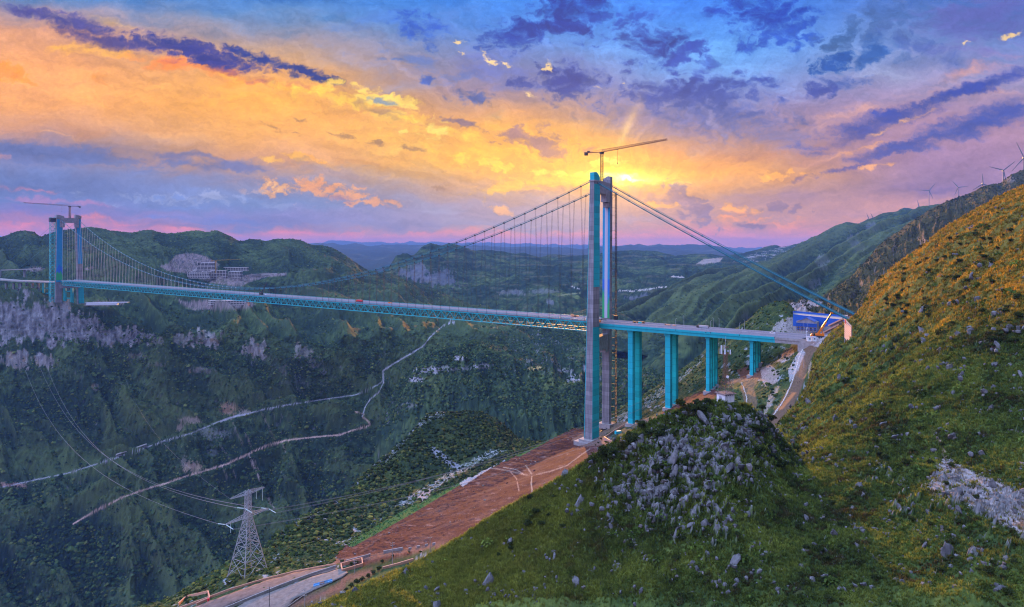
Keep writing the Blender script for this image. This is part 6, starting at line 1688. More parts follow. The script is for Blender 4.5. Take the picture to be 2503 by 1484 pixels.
def truck(u, wd, z, label, L, cabm, bedm, dumper=True):
    p = BP(s_of(u, wd), wd, z); t = thing('truck', label, 'truck', p); fw = AX
    m = MB(); m.box(p + UP * .9, (L, 2.2, .4), AX, TX); m.build('chassis', M_dark, t)
    m = MB(); m.prism([p + AX * L * x + UP * z_ - TX * 1.2 for x, z_ in ((.5, .7), (.5, 2.0), (.46, 3.0), (.32, 3.0), (.32, .7))], TX * 2.4); cb = m.build('cab', cabm, t, .06)
    m = MB(); m.box(p + AX * L * .495 + UP * 2.3, (.3, 2.0, .9), AX, TX); m.box(p + AX * L * .41 + UP * 2.3, (.9, 2.46, .7), AX, TX); m.build('window', M_glass, cb)
    m = MB(); m.prism([p + AX * L * x + UP * z_ - TX * 1.25 for x, z_ in ((.28, 1.2), (.30, 3.2), (-.5, 3.0), (-.46, 1.2))], TX * 2.5); m.build('bed', bedm, t, .05)
    for x in (.38, -.2, -.34):
        for y in (-1.05, 1.05):
            m = MB(); m.tube(p + AX * x * L + TX * (y - .2) + UP * .52, p + AX * x * L + TX * (y + .2) + UP * .52, .52, n=12); m.build('wheel', M_rubber, t)
truck(1717, 5, ZR, 'dark flatbed dump truck standing on the approach viaduct', 11.5, M_dark, M_steel)
truck(878, -2, ZD, 'orange and red truck on the middle of the bridge deck', 13, M_orange, M_redmk)
# deck crane, a paving machine and material stacks
p = BP(s_of(1044 * .6108 + 0, -2) if False else s_of(640 + 415 * 0, 4), 4, ZD)
p = BP(s_of((620 + 1900 * .2237) * .6108, -4), -4, ZD)
t = thing('crawler_crane', 'small dark green crane with raised boom on the bridge deck', 'crane', p)
m = MB(); m.box(p + UP * 1.0 - TX * 1.4, (6, 1.0, 1.6), AX, TX); m.box(p + UP * 1.0 + TX * 1.4, (6, 1.0, 1.6), AX, TX); m.build('track', M_dark, t)
m = MB(); m.box(p + UP * 2.8, (7, 3.4, 2.2), AX, TX); m.build('superstructure', M_dark, t, .08)
m = MB(); m.beam(p + UP * 3, p + UP * 19 + Vector((9, -2, 0)), 1.3, 1.5); m.build('boom', M_dark, t)
def stack(u, wd, z, label, mats):
    p = BP(s_of(u, wd), wd, z); t = thing('material_stack', label, 'building materials', p)
    rr = random.Random(int(u))
    for k_, mt in enumerate(mats):
        m = MB(); o = AX * rr.uniform(-5, 5) + TX * rr.uniform(-1.2, 1.2)
        for j in range(4): m.box(p + o + UP * (.35 + .5 * j) + AX * rr.uniform(-.2, .2), (rr.uniform(2, 4), rr.uniform(1.2, 2), .42), AX, TX)
        m.build('bundle', mt, t)
stack(1405, 9, ZD, 'brown stacks of timber on the bridge deck just left of the near tower', [M_rust, M_board, M_rust, M_board])
stack(1468, -6, ZR, 'orange bundles of rods beside the near tower on the deck', [M_orange, M_board, M_orange])
stack(1560, 7, ZR, 'dark material bundles on the viaduct just right of the near tower', [M_dark, M_rust, M_teal, M_dark])
stack(1640, 2, ZR, 'yellowish pile of planks on the viaduct above its second pier', [M_board, M_board, M_rust])
stack(952, 6, ZD, 'small yellow bundles on the far part of the bridge deck', [M_board, M_orange])
# two walkers on the dirt road
M_skin = mat_basic('skin', (0.45, 0.26, 0.18), .6); M_shirt = mat_basic('blue shirt', (0.02, 0.25, 0.6), .8); M_shirt2 = mat_basic('white shirt', (0.7, 0.7, 0.7), .8); M_trous = mat_basic('dark trousers', (0.03, 0.03, 0.04), .9); M_hair = mat_basic('dark hair', (0.015, 0.012, 0.01), .9)
def person(p, label, shirt, ph):
    t = thing('person', label, 'person', p)
    J = {'pel': (0, 0, .95), 'spi': (0, .01, 1.2), 'che': (0, 0, 1.42), 'nec': (0, 0, 1.54), 'hea': (0, -.01, 1.66), 'top': (0, 0, 1.75)}
    E = [('pel', 'spi'), ('spi', 'che'), ('che', 'nec'), ('nec', 'hea'), ('hea', 'top')]
    rad = {'pel': .15, 'spi': .14, 'che': .17, 'nec': .06, 'hea': .10, 'top': .07}
    for sg, n_ in ((-1, 'l'), (1, 'r')):
        sw = .16 * sg * ph
        for k_, q_, r_ in (('hip', (.09 * sg, 0, .90), .10), ('kne', (.10 * sg, -sw * .9 - .03, .50), .07), ('ank', (.10 * sg, -sw * 1.3 + .04, .09), .05), ('toe', (.11 * sg, -sw * 1.3 - .14, .04), .04), ('sho', (.19 * sg, 0, 1.42), .07), ('elb', (.25 * sg, sw * .6 + .04, 1.15), .05), ('wri', (.26 * sg, sw * 1.2 - .05, .92), .04), ('han', (.26 * sg, sw * 1.3 - .07, .82), .04)):
            J[k_ + n_] = q_; rad[k_ + n_] = r_
        E += [('pel', 'hip' + n_), ('hip' + n_, 'kne' + n_), ('kne' + n_, 'ank' + n_), ('ank' + n_, 'toe' + n_), ('che', 'sho' + n_), ('sho' + n_, 'elb' + n_), ('elb' + n_, 'wri' + n_), ('wri' + n_, 'han' + n_)]
    def skin(name, keys, mat_, grow, edges):
        ks = [k_ for k_ in J if k_ in keys]
        me = bpy.data.meshes.new(name); me.from_pydata([J[k_] for k_ in ks], [(ks.index(a), ks.index(b_)) for a, b_ in edges if a in ks and b_ in ks], [])
        o = bpy.data.objects.new(name, me); C.objects.link(o); o.parent = t
        md = o.modifiers.new('skin', 'SKIN')
        sv_ = me.skin_vertices[0].data
        for i, k_ in enumerate(ks): sv_[i].radius = (rad[k_] + grow, rad[k_] + grow); sv_[i].use_root = (k_ in ('pel', 'che') and i == 0)
        ss = o.modifiers.new('sub', 'SUBSURF'); ss.levels = 1; ss.render_levels = 1
        me.materials.append(mat_)
    skin('body', list(J), M_skin, 0, E)
    skin('shirt', ['spi', 'che', 'shol', 'elbl', 'shor', 'elbr'], shirt, .02, E)
    skin('trousers', ['pel', 'hipl', 'knel', 'ankl', 'hipr', 'kner', 'ankr'], M_trous, .018, E)
    m = MB(); m.blob(Vector(p) + Vector((0, .02, 1.71)), .105, 3, 2, .02); m.build('hair', M_hair, t)
g = drop('shelf_ground', 1949, 936); person(g, 'walker in a blue shirt on the dirt road at right', M_shirt, 1)
g = drop('shelf_ground', 1953.5, 935); person(g, 'walker in a white shirt beside a companion on the dirt road', M_shirt2, -1)

# ================================================================ construction on the opposite slope
def frame_building(label, uL, uR, vbot, floors, fh, depth, cols, step=0, name='unfinished_building', d=None):
    pL = drop('canyon_wall', uL, vbot); pR = drop('canyon_wall', uR, vbot)
    dd = d or (pL.y + pR.y) / 2 - depth * .4
    a = P(uL, vbot, dd); b_ = P(uR, vbot, dd); L = (b_ - a).length; x = (b_ - a).normalized(); y = UP.cross(x)
    t = thing(name, label, 'building', (a + b_) / 2)
    for f_ in range(floors + 1):
        m = MB(); ins_ = step * f_ * L
        m.box(a + x * (L / 2 + ins_ * .3) + y * (depth / 2 + f_ * step * 20) + UP * fh * f_, (L - ins_, depth, 1.5), x, y); m.build('floor_slab', M_frame, t)
    m = MB()
    for f_ in range(floors):
        for k_ in range(cols + 1):
            q_ = a + x * (L * (.02 + .96 * k_ / cols)) + UP * (fh * f_) + y * (f_ * step * 20)
            if step and (k_ / cols < step * f_ * .25 or k_ / cols > 1 - step * f_ * .7): continue
            m.beam(q_ + y * .6, q_ + y * .6 + UP * fh, 1.1)
    m.build('column', M_frame, t)['kind'] = 'stuff'
    m = MB(); m.box(a + x * L / 2 + y * (depth * .75) + UP * fh * floors * .48, (L * .92 * (1 - step * floors * .4), depth * .5, fh * floors * .92), x, y); m.build('core', M_dark, t)  # dark box puts the shade of the open floors into colour
frame_building('terraced grey unfinished building under the bare rock cut', 470, 525, 662, 6, 4.4, 22, 6, step=.07)
frame_building('long unfinished concrete frame building, left wing with stepped roof', 452, 513, 680, 4, 4.6, 18, 14, step=.05)
frame_building('unfinished concrete frame building, right wing above the bare bank', 553, 588, 682, 5, 4.6, 20, 9, step=.03)
frame_building('dark recessed middle block between two unfinished concrete wings', 514, 552, 680, 5, 4.8, 12, 5)
frame_building('upper small concrete frame standing behind the right wing', 546, 604, 662, 2, 5.5, 16, 14)
frame_building('low white grid frame of columns below the bridge deck', 509, 602, 745, 2, 5.2, 14, 24)
q_ = drop('canyon_wall', 527, 668); q_ = P(527, 668, q_.y - 30)
tower_crane('tower_crane', 'yellow tower crane beside the unfinished buildings across the canyon', q_, q_.z + 38, q_ + Vector((72, 16, 42)), q_ + Vector((-14, -3, 38)), 2.6, 2.4, mat_basic('faded yellow', (0.45, 0.26, 0.05), .6))
M_sheet = mat_basic('bluish roof sheet', (0.42, 0.44, 0.55), .6, noise=.2)
t = thing('site_shed', 'low bluish roofed site shed on the terrace right of the distant tower', 'shed', P(260, 745, 1545))
m = MB(); a = P(222, 746, 1548); m.box(a + Vector((22, 8, 2.2)), (64, 12, 4.4), (.98, .17, 0)); m.build('wall', M_white, t)
m = MB(); m.box(P(262, 741, 1565) + UP * 1.5, (90, 14, .8), (.98, .17, 0)); m.build('roof', M_sheet, t)
t = thing('boundary_wall', 'white rubble topped wall along the terrace right of the unfinished buildings', 'wall', P(670, 672, 2080))
m = MB(); pts = [drop('canyon_wall', u_, v_) - Vector((0, 8, 0)) for u_, v_ in ((608, 676), (640, 671), (672, 670), (698, 671))]
for a, b_ in zip(pts[:-1], pts[1:]): m.beam(a, b_, 3, 7)
m.build('wall', M_concw, t)
# shelter on the upper road
t = thing('road_gallery', 'long pale roofed gallery beside the valley road at lower left', 'gallery', P(315, 1107, 1380))
m = MB(); a, b_ = drop('canyon_wall', 287, 1113) - Vector((0, 6, -3)), drop('canyon_wall', 362, 1087) - Vector((0, 6, -3)); m.beam(a, b_, 6, 1.4); m.build('roof', M_concw, t)
m = MB()
for k_ in range(14): q_ = a.lerp(b_, k_ / 13); m.beam(q_, q_ - UP * 5, .6)
m.beam(a - UP * 4, b_ - UP * 4, 4, 2); m.build('column', M_conc, t)

# ================================================================ works at the bottom left: paved strip, walls, poles
def strip(name, L, Rr, mat_, n=40, mcr=8, lift=.25, kind='structure', sheet='shelf_ground', zoff=None):
    """sheet of paving draped between two edges"""
    def along(pts, t):
        q = [Vector((*p, 0)) for p in pts]; ls = [(b_ - a).length for a, b_ in zip(q[:-1], q[1:])]; tot = sum(ls) * t
        for a, b_, l in zip(q[:-1], q[1:], ls):
            if tot <= l or b_ is q[-1]: return a.lerp(b_, min(1, tot / l))
            tot -= l
    g = []
    for i in range(n + 1):
        a, b_ = along(L, i / n), along(Rr, i / n)
        for j in range(mcr + 1):
            q = a.lerp(b_, j / mcr); g.append(drop(sheet, q.x, q.y))
    Z = np.array([p.z for p in g]).reshape(n + 1, mcr + 1)
    for _ in range(6): Z[1:-1] = Z[1:-1] * .4 + (Z[:-2] + Z[2:]) * .3; Z[:, 1:-1] = Z[:, 1:-1] * .4 + (Z[:, :-2] + Z[:, 2:]) * .3
    vs = [(p.x, p.y, z + lift) for p, z in zip(g, Z.ravel())]
    idx = np.arange((n + 1) * (mcr + 1)).reshape(n + 1, mcr + 1)
    f = np.stack([idx[:-1, :-1], idx[:-1, 1:], idx[1:, 1:], idx[1:, :-1]], -1).reshape(-1, 4)
    o = mesh_np(name, vs, f, mat_, None, True)
    sd_ = o.modifiers.new('thick', 'SOLIDIFY'); sd_.thickness = .6; sd_.offset = -1 if True else 1
    if kind: o['kind'] = kind
    return o
def edge_wall(name, label, pts, h, w_, mat_, sheet='shelf_ground', cat='wall', group=None, coping=False):
    P_ = [drop(sheet, *p) for p in pts]; t = thing(name, label, cat, P_[0], group)
    m = MB()
    for a, b_ in zip(P_[:-1], P_[1:]): m.beam(a + UP * (h / 2 - .4), b_ + UP * (h / 2 - .4), w_, h + .8)
    m.build('wall', mat_, t)
    return t
M_pave = mat_basic('dusty paving', (0.17, 0.118, 0.10), .95, noise=.35, nscale=.35)
M_slab = mat_basic('pale slab', (0.20, 0.165, 0.145), .9, noise=.30, nscale=.5)
strip('paved_road', [(440, 1500), (520, 1468), (640, 1424), (720, 1402), (815, 1384)], [(520, 1500), (575, 1472), (680, 1436), (750, 1412), (825, 1392)], M_pave, lift=.45)
strip('slab_terrace', [(560, 1500), (600, 1474), (700, 1436), (760, 1414), (832, 1393)], [(690, 1500), (720, 1466), (800, 1430), (838, 1412), (850, 1402)], M_slab, lift=.8)
edge_wall('retaining_wall', 'tan low wall along the outer edge of the dusty paved road', [(430, 1492), (480, 1474), (560, 1444), (640, 1420), (720, 1400), (822, 1381)], 1.1, .5, M_board)
edge_wall('retaining_wall', 'grey wall between the paved road and the slab terrace', [(545, 1494), (600, 1471), (690, 1434), (760, 1408), (822, 1388)], 1.6, .6, M_concw)
edge_wall('retaining_wall', 'pale kerb wall on the inner edge of the slab terrace', [(700, 1488), (745, 1456), (800, 1428), (838, 1410)], .8, .5, M_slab)
edge_wall('guard_wall', 'long pale guard wall between the red field and the brush, left piece', [(846, 1375), (895, 1362), (905, 1359)], 1.4, .6, M_concw, group=None)
edge_wall('guard_wall', 'short pale guard wall at the foot of the red field, right piece', [(937, 1353), (985, 1344)], 1.6, .6, M_concw)
edge_wall('guard_wall', 'tan guard wall rising beside the grassy flank of the knoll', [(935, 1391), (970, 1382), (1010, 1370)], 1.2, .6, M_board)
for i, (u_, v_) in enumerate(((1002, 1342), (1022, 1338), (1042, 1334), (1060, 1331))):
    q_ = drop('shelf_ground', u_, v_); o = MB(); o.box(q_ + UP * .5, (1.8, .7, 1.1), (.9, .3, 0)); tag(o.build('barrier_block', M_concw, None, .08), 'short pale concrete block, one of the row right of the guard wall', 'concrete block', 'concrete blocks beside the red field')
t = thing('concrete_pit', 'open rectangular concrete pit beside the slab terrace', 'pit', drop('shelf_ground', 860, 1392))
cs = [drop('shelf_ground', *p) for p in ((833, 1384), (884, 1370), (886, 1384), (836, 1399))]
m = MB()
for a, b_ in zip(cs, cs[1:] + cs[:1]): m.beam(a + UP * .6, b_ + UP * .6, .5, 2.2)
m.build('wall', M_board, t)
t = thing('foundation_frame', 'tan concrete foundation frame at the bottom left corner of the works', 'foundation', drop('shelf_ground', 470, 1470))
cs = [drop('shelf_ground', *p) for p in ((436, 1480), (455, 1462), (508, 1450), (512, 1466), (480, 1480))]
m = MB()
for a, b_ in zip(cs[:-1], cs[1:]): m.beam(a + UP * .5, b_ + UP * .5, .6, 1.8)
m.build('wall', M_board, t)
q_ = drop('shelf_ground', 509, 1470); o = MB(); o.tube(q_, q_ + UP * 1.6, .5, n=12); o.tube(q_ + UP * .5, q_ + UP * .58, .53, n=12); o.tube(q_ + UP * 1.05, q_ + UP * 1.13, .53, n=12); tag(o.build('oil_drum', M_redmk), 'red oil drum at the corner of the foundation frame', 'drum')
# blue trough, green container, rods
t = thing('sheet_trough', 'long blue sheet metal trough lying by the slab terrace', 'trough', drop('shelf_ground', 785, 1432))
a, b_ = drop('shelf_ground', 766, 1437) + UP * .8, drop('shelf_ground', 812, 1424) + UP * .8
d_ = (b_ - a).normalized(); n_ = UP.cross(d_)
m = MB(); m.beam(a, b_, 2.2, .12); m.beam(a + n_ * 1.05 + UP * .35, b_ + n_ * 1.05 + UP * .35, .12, .8); m.beam(a - n_ * 1.05 + UP * .35, b_ - n_ * 1.05 + UP * .35, .12, .8); m.build('trough', mat_basic('light blue sheet', (0.18, 0.42, 0.70), .4), t)
m = MB(); m.box(a.lerp(b_, .45) + UP * .5, (2.2, 2.4, .3), d_, n_); m.build('bundle', M_rust, t)
q_ = drop('shelf_ground', 1510, 1061); t = thing('shipping_container', 'small turquoise container at the foot of the near tower', 'container', q_)
m = MB(); m.box(q_ + UP * 1.6, (6, 2.6, 2.8), (.9, .43, 0)); m.build('body', M_teal, t, .05)
m = MB()
for k_ in range(14): m.box(q_ + UP * 1.6 + Vector((.9, .43, 0)) * (-2.7 + k_ * .42) - Vector((-.43, .9, 0)) * 1.33, (.18, .08, 2.6), (.9, .43, 0))
m.build('rib', M_teal, t)
edge_wall('retaining_wall', 'tan stone wall around the green pad right of the near tower', [(1476, 1073), (1500, 1056), (1538, 1034)], 1.8, .8, M_board)
edge_wall('retaining_wall', 'tan wall on the front side of the green pad below the tower', [(1476, 1074), (1490, 1083), (1502, 1086)], 2.6, .8, M_board)
t = thing('steel_beams', 'dark steel beams laid in a row between the two tower legs', 'steel beams', drop('shelf_ground', 1478, 1050))
for k_ in range(5):
    m = MB(); q_ = drop('shelf_ground', 1466 + k_ * 5, 1058 - k_ * 2.4) + UP * 1.2; m.beam(q_, q_ + TX * 9, .5, .7); m.build('beam', M_dark, t)

def pole_thing(u, vb, vt, label, sheet='shelf_ground', arms=2, r=.16, d=None, mat_=None):
    q_ = drop(sheet, u, vb) if d is None else P(u, vb, d); h = (vb - vt) / F * q_.y
    t = thing('utility_pole', label, 'utility pole', q_, 'utility poles')
    m = MB(); m.tube(q_ - UP * .5, q_ + UP * h, r * 1.2, r * .8, 8); m.build('pole', mat_ or M_concw, t)
    for k_ in range(arms):
        m = MB(); z_ = q_ + UP * (h - .5 - k_ * 1.2); m.beam(z_ - Vector((1.0, .3, 0)), z_ + Vector((1.0, .3, 0)), .14)
        for o in (-.9, 0, .9): m.tube(z_ + Vector((o, o * .3, .05)), z_ + Vector((o, o * .3, .4)), .07, n=6)
        m.build('crossarm', M_steel, t)
    return t
pole_thing(959, 1378, 1325, 'grey pole in front of the red field, left of two')
pole_thing(1051, 1350, 1312, 'grey pole at the right end of the guard blocks by the red field', arms=1)
pole_thing(867, 1400, 1362, 'pale pole with insulators beside the concrete pit', arms=3)
pole_thing(658, 1486, 1434, 'dark pole standing on the slab terrace', arms=1, mat_=M_dark)
pole_thing(745, 1488, 1440, 'pale pole with a bulge at the brown earth road', arms=3)
pole_thing(1964, 897, 866, 'thin pole right of the dirt road above the bend', sheet='near_hillside', arms=1, d=470)
pole_thing(2166, 698, 677, 'thin pole on the golden slope near a white gully', sheet='near_hillside', arms=1, d=478)
pole_thing(2071, 880, 838, 'steel post behind the tan board', sheet='near_hillside', arms=1, d=392)
pole_thing(1527, 1056, 1040, 'small pole at the green container', arms=1)

# white marker stones along the dirt road and the terrace track
mk = MB(); mk.tube((0, 0, -.2), (0, 0, .85), .55, .42, 10); mk.tube((0, 0, .85), (0, 0, 1.0), .42, .25, 10)
M_stone = mat_basic('whitewashed stone', (0.72, 0.66, 0.60), .9, noise=.2, nscale=2)
mk0 = mk.build('marker_stone', M_stone, None)
def stones(pts, n, label, group, sc, first=None):
    q = [Vector((*p, 0)) for p in pts]; ls = [(b_ - a).length for a, b_ in zip(q[:-1], q[1:])]
    for i in range(n):
        tot = sum(ls) * i / (n - 1)
        for a, b_, l in zip(q[:-1], q[1:], ls):
            if tot <= l: break
            tot -= l
        p = a.lerp(b_, min(1, tot / l))
        o = first if (i == 0 and first is not None) else mk0.copy()
        if o is not first: C.objects.link(o)
        o.location = drop('shelf_ground', p.x + random.uniform(-.7, .7), p.y + random.uniform(-.5, .5)); s_ = sc * random.uniform(.8, 1.2); o.scale = (s_, s_, s_)
        tag(o, label, 'marker stone', group)
stones([(1880, 1026), (1895, 1010), (1912, 985), (1926, 958), (1938, 928), (1945, 905), (1952, 880), (1958, 862), (1964, 848)], 42, 'whitewashed marker stone in the row along the outer edge of the dirt road', 'marker stones along the dirt road', 1.0, mk0)
stones([(1813, 938), (1820, 955), (1825, 975), (1823, 990), (1818, 1000)], 22, 'whitewashed marker stone in the curved row on the terrace below the last piers', 'marker stones on the terrace track', .8)

# ================================================================ vegetation and rocks
def ico(sub, seed, jit, sz=(1, 1, 1)):
    bm = bmesh.new(); bmesh.ops.create_icosphere(bm, subdivisions=sub, radius=1)
    V = np.array([v.co[:] for v in bm.verts], np.float32); Fc = np.array([[v.index for v in f.verts] for f in bm.faces], np.int32); bm.free()
    r = np.random.default_rng(seed)
    V = V * (1 + r.uniform(-jit, jit, (len(V), 1))).astype(np.float32) * np.array(sz, np.float32)
    return V, Fc
def scatter(name, mat, variants, pts, size, col, tilt=.15, aspect=None, seed=1, label=None, smooth=False, colj=None):
    """one mesh of many small copies (uncountable growth)"""
    r = np.random.default_rng(seed); n = len(pts)
    Vs, Fs, Cs = [], [], []; off = 0
    which = r.integers(0, len(variants), n)
    for vi, (V, Fc) in enumerate(variants):
        ii = np.nonzero(which == vi)[0]
        if len(ii) == 0: continue
        m = len(ii); a = r.uniform(0, 2 * np.pi, m).astype(np.float32)
        ca, sa = np.cos(a), np.sin(a)
        S_ = size[ii][:, None, None] * V[None]
        if aspect is not None: S_ = S_ * aspect[ii][:, None, :]
        x = S_[..., 0] * ca[:, None] - S_[..., 1] * sa[:, None]; y = S_[..., 0] * sa[:, None] + S_[..., 1] * ca[:, None]; z = S_[..., 2]
        tx, ty = r.uniform(-tilt, tilt, (2, m, 1)).astype(np.float32)
        x = x + z * tx; y = y + z * ty
        W = np.stack([x, y, z], -1) + pts[ii][:, None, :]
        k_ = V.shape[0]
        Fi = Fc[None] + (np.arange(m, dtype=np.int32) * k_)[:, None, None] + off
        cc = np.repeat(col[ii][:, None, :], k_, 1)
        if colj is not None:
            cc = cc * (1 + r.uniform(-colj, colj, (m, k_, 1)))
        Vs.append(W.reshape(-1, 3)); Fs.append(Fi.reshape(-1, Fc.shape[1])); Cs.append(cc.reshape(-1, 3)); off += m * k_
    o = mesh_np(name, np.concatenate(Vs), np.concatenate(Fs), mat, np.concatenate(Cs), smooth)
    o['kind'] = 'stuff'
    if label: o['label'] = label
    return o
def sample(layer, n, wfun, seed, trange=None, ulim=(-260, 2760), vlim=(380, 1600)):
    """points spread over a sheet; wfun(U, V, T, X, Y, Z) gives the chance of growth"""
    u, G, V2, T = LAYERS[layer]
    r = np.random.default_rng(seed)
    R_, Cn = G.shape[:2]
    i = r.integers(0, R_ - 1, n * 3); j = r.integers(0, Cn - 1, n * 3)
    a, b_ = r.random((2, n * 3, 1))
    p = (G[i, j] * (1 - a) + G[i + 1, j] * a) * (1 - b_) + (G[i, j + 1] * (1 - a) + G[i + 1, j + 1] * a) * b_
    U = U0 + F * p[:, 0] / p[:, 1]; V = VH - F * p[:, 2] / p[:, 1]; TT = T[i, j]
    # even over the picture
    cell = np.abs(np.linalg.norm(G[i + 1, j] - G[i, j], axis=-1))
    w_ = wfun(U, V, TT, p[:, 0], p[:, 1], p[:, 2])
    ok = (r.random(n * 3) < w_) & (U > ulim[0]) & (U < ulim[1]) & (V > vlim[0]) & (V < vlim[1])
    if trange: ok &= (TT > trange[0]) & (TT < trange[1])
    ii = np.nonzero(ok)[0][:n]
    return p[ii].astype(np.float32), U[ii], V[ii], TT[ii]
M_leaf = mat_basic('foliage', (0.05, 0.07, 0.02), 1.0, attr=True, spec=.05)
M_grass = mat_basic('grass blades', (0.1, 0.1, 0.02), 1.0, attr=True, spec=.05)
def see_through(m, k):
    """leaves and blades let some of the light through"""
    nt = m.node_tree; T = NT(nt); b = nt.nodes['Principled BSDF']; src = b.inputs['Base Color'].links[0].from_socket
    tr = T.n('ShaderNodeBsdfTranslucent'); T.l(src, tr.inputs[0]); mx_ = T.n('ShaderNodeMixShader'); mx_.inputs[0].default_value = k
    T.l(b.outputs[0], mx_.inputs[1]); T.l(tr.outputs[0], mx_.inputs[2]); T.l(mx_.outputs[0], nt.nodes['Material Output'].inputs[0])
see_through(M_grass, .5); see_through(M_leaf, .25)
M_rock = mat_basic('grey karst rock', (0.28, 0.27, 0.30), .95, noise=.45, nscale=1.1, bump=.35, attr=True, spec=.1)
crown = [ico(1, s_, .28, (1, 1, .95)) for s_ in range(5)]
crown0 = [ico(0 + 1, s_, .30, (1, 1, .9)) for s_ in range(10, 13)]
lowcrown = [(np.array([v for v in V_]) , F_) for V_, F_ in [ico(1, 20 + s_, .3) for s_ in range(2)]]
def tree_cols(n, seed, base=((0.032, 0.060, 0.026), (0.070, 0.108, 0.034), (0.130, 0.148, 0.042)), p=(.48, .38, .14)):
    r = np.random.default_rng(seed); b = np.array(base); c = b[r.choice(len(b), n, p=p)]
    return (c * r.uniform(.7, 1.3, (n, 1))).astype(np.float32)
OCT = (np.array([(0, 0, 1.05), (.95, 0, .1), (0, .95, .15), (-.95, 0, .05), (0, -.95, .1), (.55, .55, .65), (-.6, .5, .6), (-.5, -.6, .6), (.6, -.5, .62)], np.float32),
       np.array([(0, 5, 6), (0, 6, 7), (0, 7, 8), (0, 8, 5), (5, 1, 2), (5, 2, 6), (6, 2, 3), (6, 3, 7), (7, 3, 4), (7, 4, 8), (8, 4, 1), (8, 1, 5)], np.int32))
def jitoct(seed):
    r = np.random.default_rng(seed); return (OCT[0] * (1 + r.uniform(-.28, .28, (9, 1)))).astype(np.float32), OCT[1]
OCTS = [jitoct(s_) for s_ in range(6)]

# woods of the opposite wall
def w_wall(U, V, T, X, Y, Z):
    gg = fbm((U + T * 95) / 150 + fbm(U / 200, T, 3, seed=93) * .6, T * .5, 5, .44, seed=94, mode=2) + .5 * fbm(X / 330, Y / 330, 6, .5, seed=91, mode=2)
    w_ = .16 + .84 * sstep(fbm(U / 40, V / 26, 4, .55, seed=201) - gg * .6, -.2, .2)
    for (uc, vc, ru, rv, a) in ((130, 1130, 190, 55, .8), (540, 1240, 200, 50, .7), (620, 1260, 160, 60, .5), (1120, 800, 120, 60, .5), (930, 760, 90, 50, .4)):
        w_ = w_ * (1 - a * sstep(1 - np.hypot((U - uc) / ru, (V - vc) / rv), 0, .5))
    for rd, wd in ((ROAD1, 4), (ROAD2, 6), (ROAD3, 5), (ROAD4, 4)): w_ = w_ * (dist_path(U, V, rd)[0] > wd)
    for poly in ([(385, 655), (412, 638), (455, 615), (510, 626), (535, 640), (640, 664), (705, 664), (705, 680), (600, 702), (470, 690)], [(415, 718), (500, 728), (625, 735), (625, 752), (540, 762), (450, 756)], [(110, 690), (220, 690), (220, 748), (110, 742)], [(-50, 680), (120, 680), (120, 720), (-50, 728)], [(200, 735), (312, 735), (312, 750), (200, 750)], [(280, 1118), (290, 1085), (368, 1078), (368, 1095)]):
        w_ = w_ * ~in_poly(U, V, poly)
    cf = fbm(U / 5.5, V / 22, 5, .62, seed=103); cf2 = fbm(U / 46, V / 26, 4, .6, seed=104)
    for (uc, vc, ru, rv) in ((40, 770, 70, 40), (120, 775, 90, 52), (70, 810, 120, 22), (185, 800, 45, 38), (285, 825, 62, 34), (40, 880, 60, 30), (115, 882, 40, 22), (440, 830, 30, 18), (500, 830, 55, 26), (620, 850, 36, 30), (740, 860, 24, 22), (560, 998, 34, 20), (468, 1028, 30, 12), (470, 1140, 40, 18)):
        e = 1 - np.hypot((U - uc) / ru, (V - vc) / rv)
        w_ = w_ * np.where(e * 1.1 + cf * .55 + cf2 * .55 - .25 > .02, .12, 1)
    return w_
p_, U_, V_, T_ = sample('canyon_wall', 60000, w_wall, 3, ulim=(-120, 1480), vlim=(560, 1560))
r_ = np.random.default_rng(5)
sz = (r_.lognormal(.62, .38, len(p_)).clip(.8, 5.5) * (1 + .4 * sstep(V_, 1000, 1400))).astype(np.float32)
cl = tree_cols(len(p_), 6); cl *= np.clip(1 + .9 * fbm(U_ / 55, V_ / 36, 5, .6, seed=203), .35, 1.9)[:, None]
scatter('forest', M_leaf, OCTS, p_ - np.array([0, 0, .6], np.float32), sz, cl, seed=7, colj=.25, label='dark green wood covering the opposite canyon wall')
p_, U_, V_, T_ = sample('dome_hills', 12000, lambda U, V, T, X, Y, Z: .3 + .7 * sstep(fbm(U / 30, V / 20, 4, seed=204), -.2, .2) * (1 - .7 * sstep(U, 1180, 1280) * sstep(V, 960, 850)), 8, ulim=(860, 1680), vlim=(780, 1200))
sz = np.random.default_rng(9).uniform(1.6, 4.2, len(p_)).astype(np.float32)
scatter('forest', M_leaf, OCTS, p_ - np.array([0, 0, .6], np.float32), sz, tree_cols(len(p_), 10), seed=11, colj=.25, label='scrub and wood on the domed hill in mid canyon')
p_, U_, V_, T_ = sample('spurred_ridge', 9000, lambda U, V, T, X, Y, Z: .2 + .8 * sstep(fbm(U / 40, V / 20, 4, seed=205), -.1, .3), 12, vlim=(500, 1000))
sz = np.random.default_rng(13).uniform(1.6, 4.0, len(p_)).astype(np.float32)
scatter('forest', M_leaf, OCTS, p_ - np.array([0, 0, 1], np.float32), sz, tree_cols(len(p_), 14), seed=15, colj=.25, label='scrub on the slanting spurs of the far right ridge')
p_, U_, V_, T_ = sample('turbine_shoulder', 14000, lambda U, V, T, X, Y, Z: .15 + .85 * sstep(fbm(U / 30, V / 18, 4, seed=206), -.05, .3), 16, vlim=(400, 900))
sz = np.random.default_rng(17).uniform(.9, 2.4, len(p_)).astype(np.float32) * np.clip(p_[:, 1] / 1400, .8, 1.6).astype(np.float32)
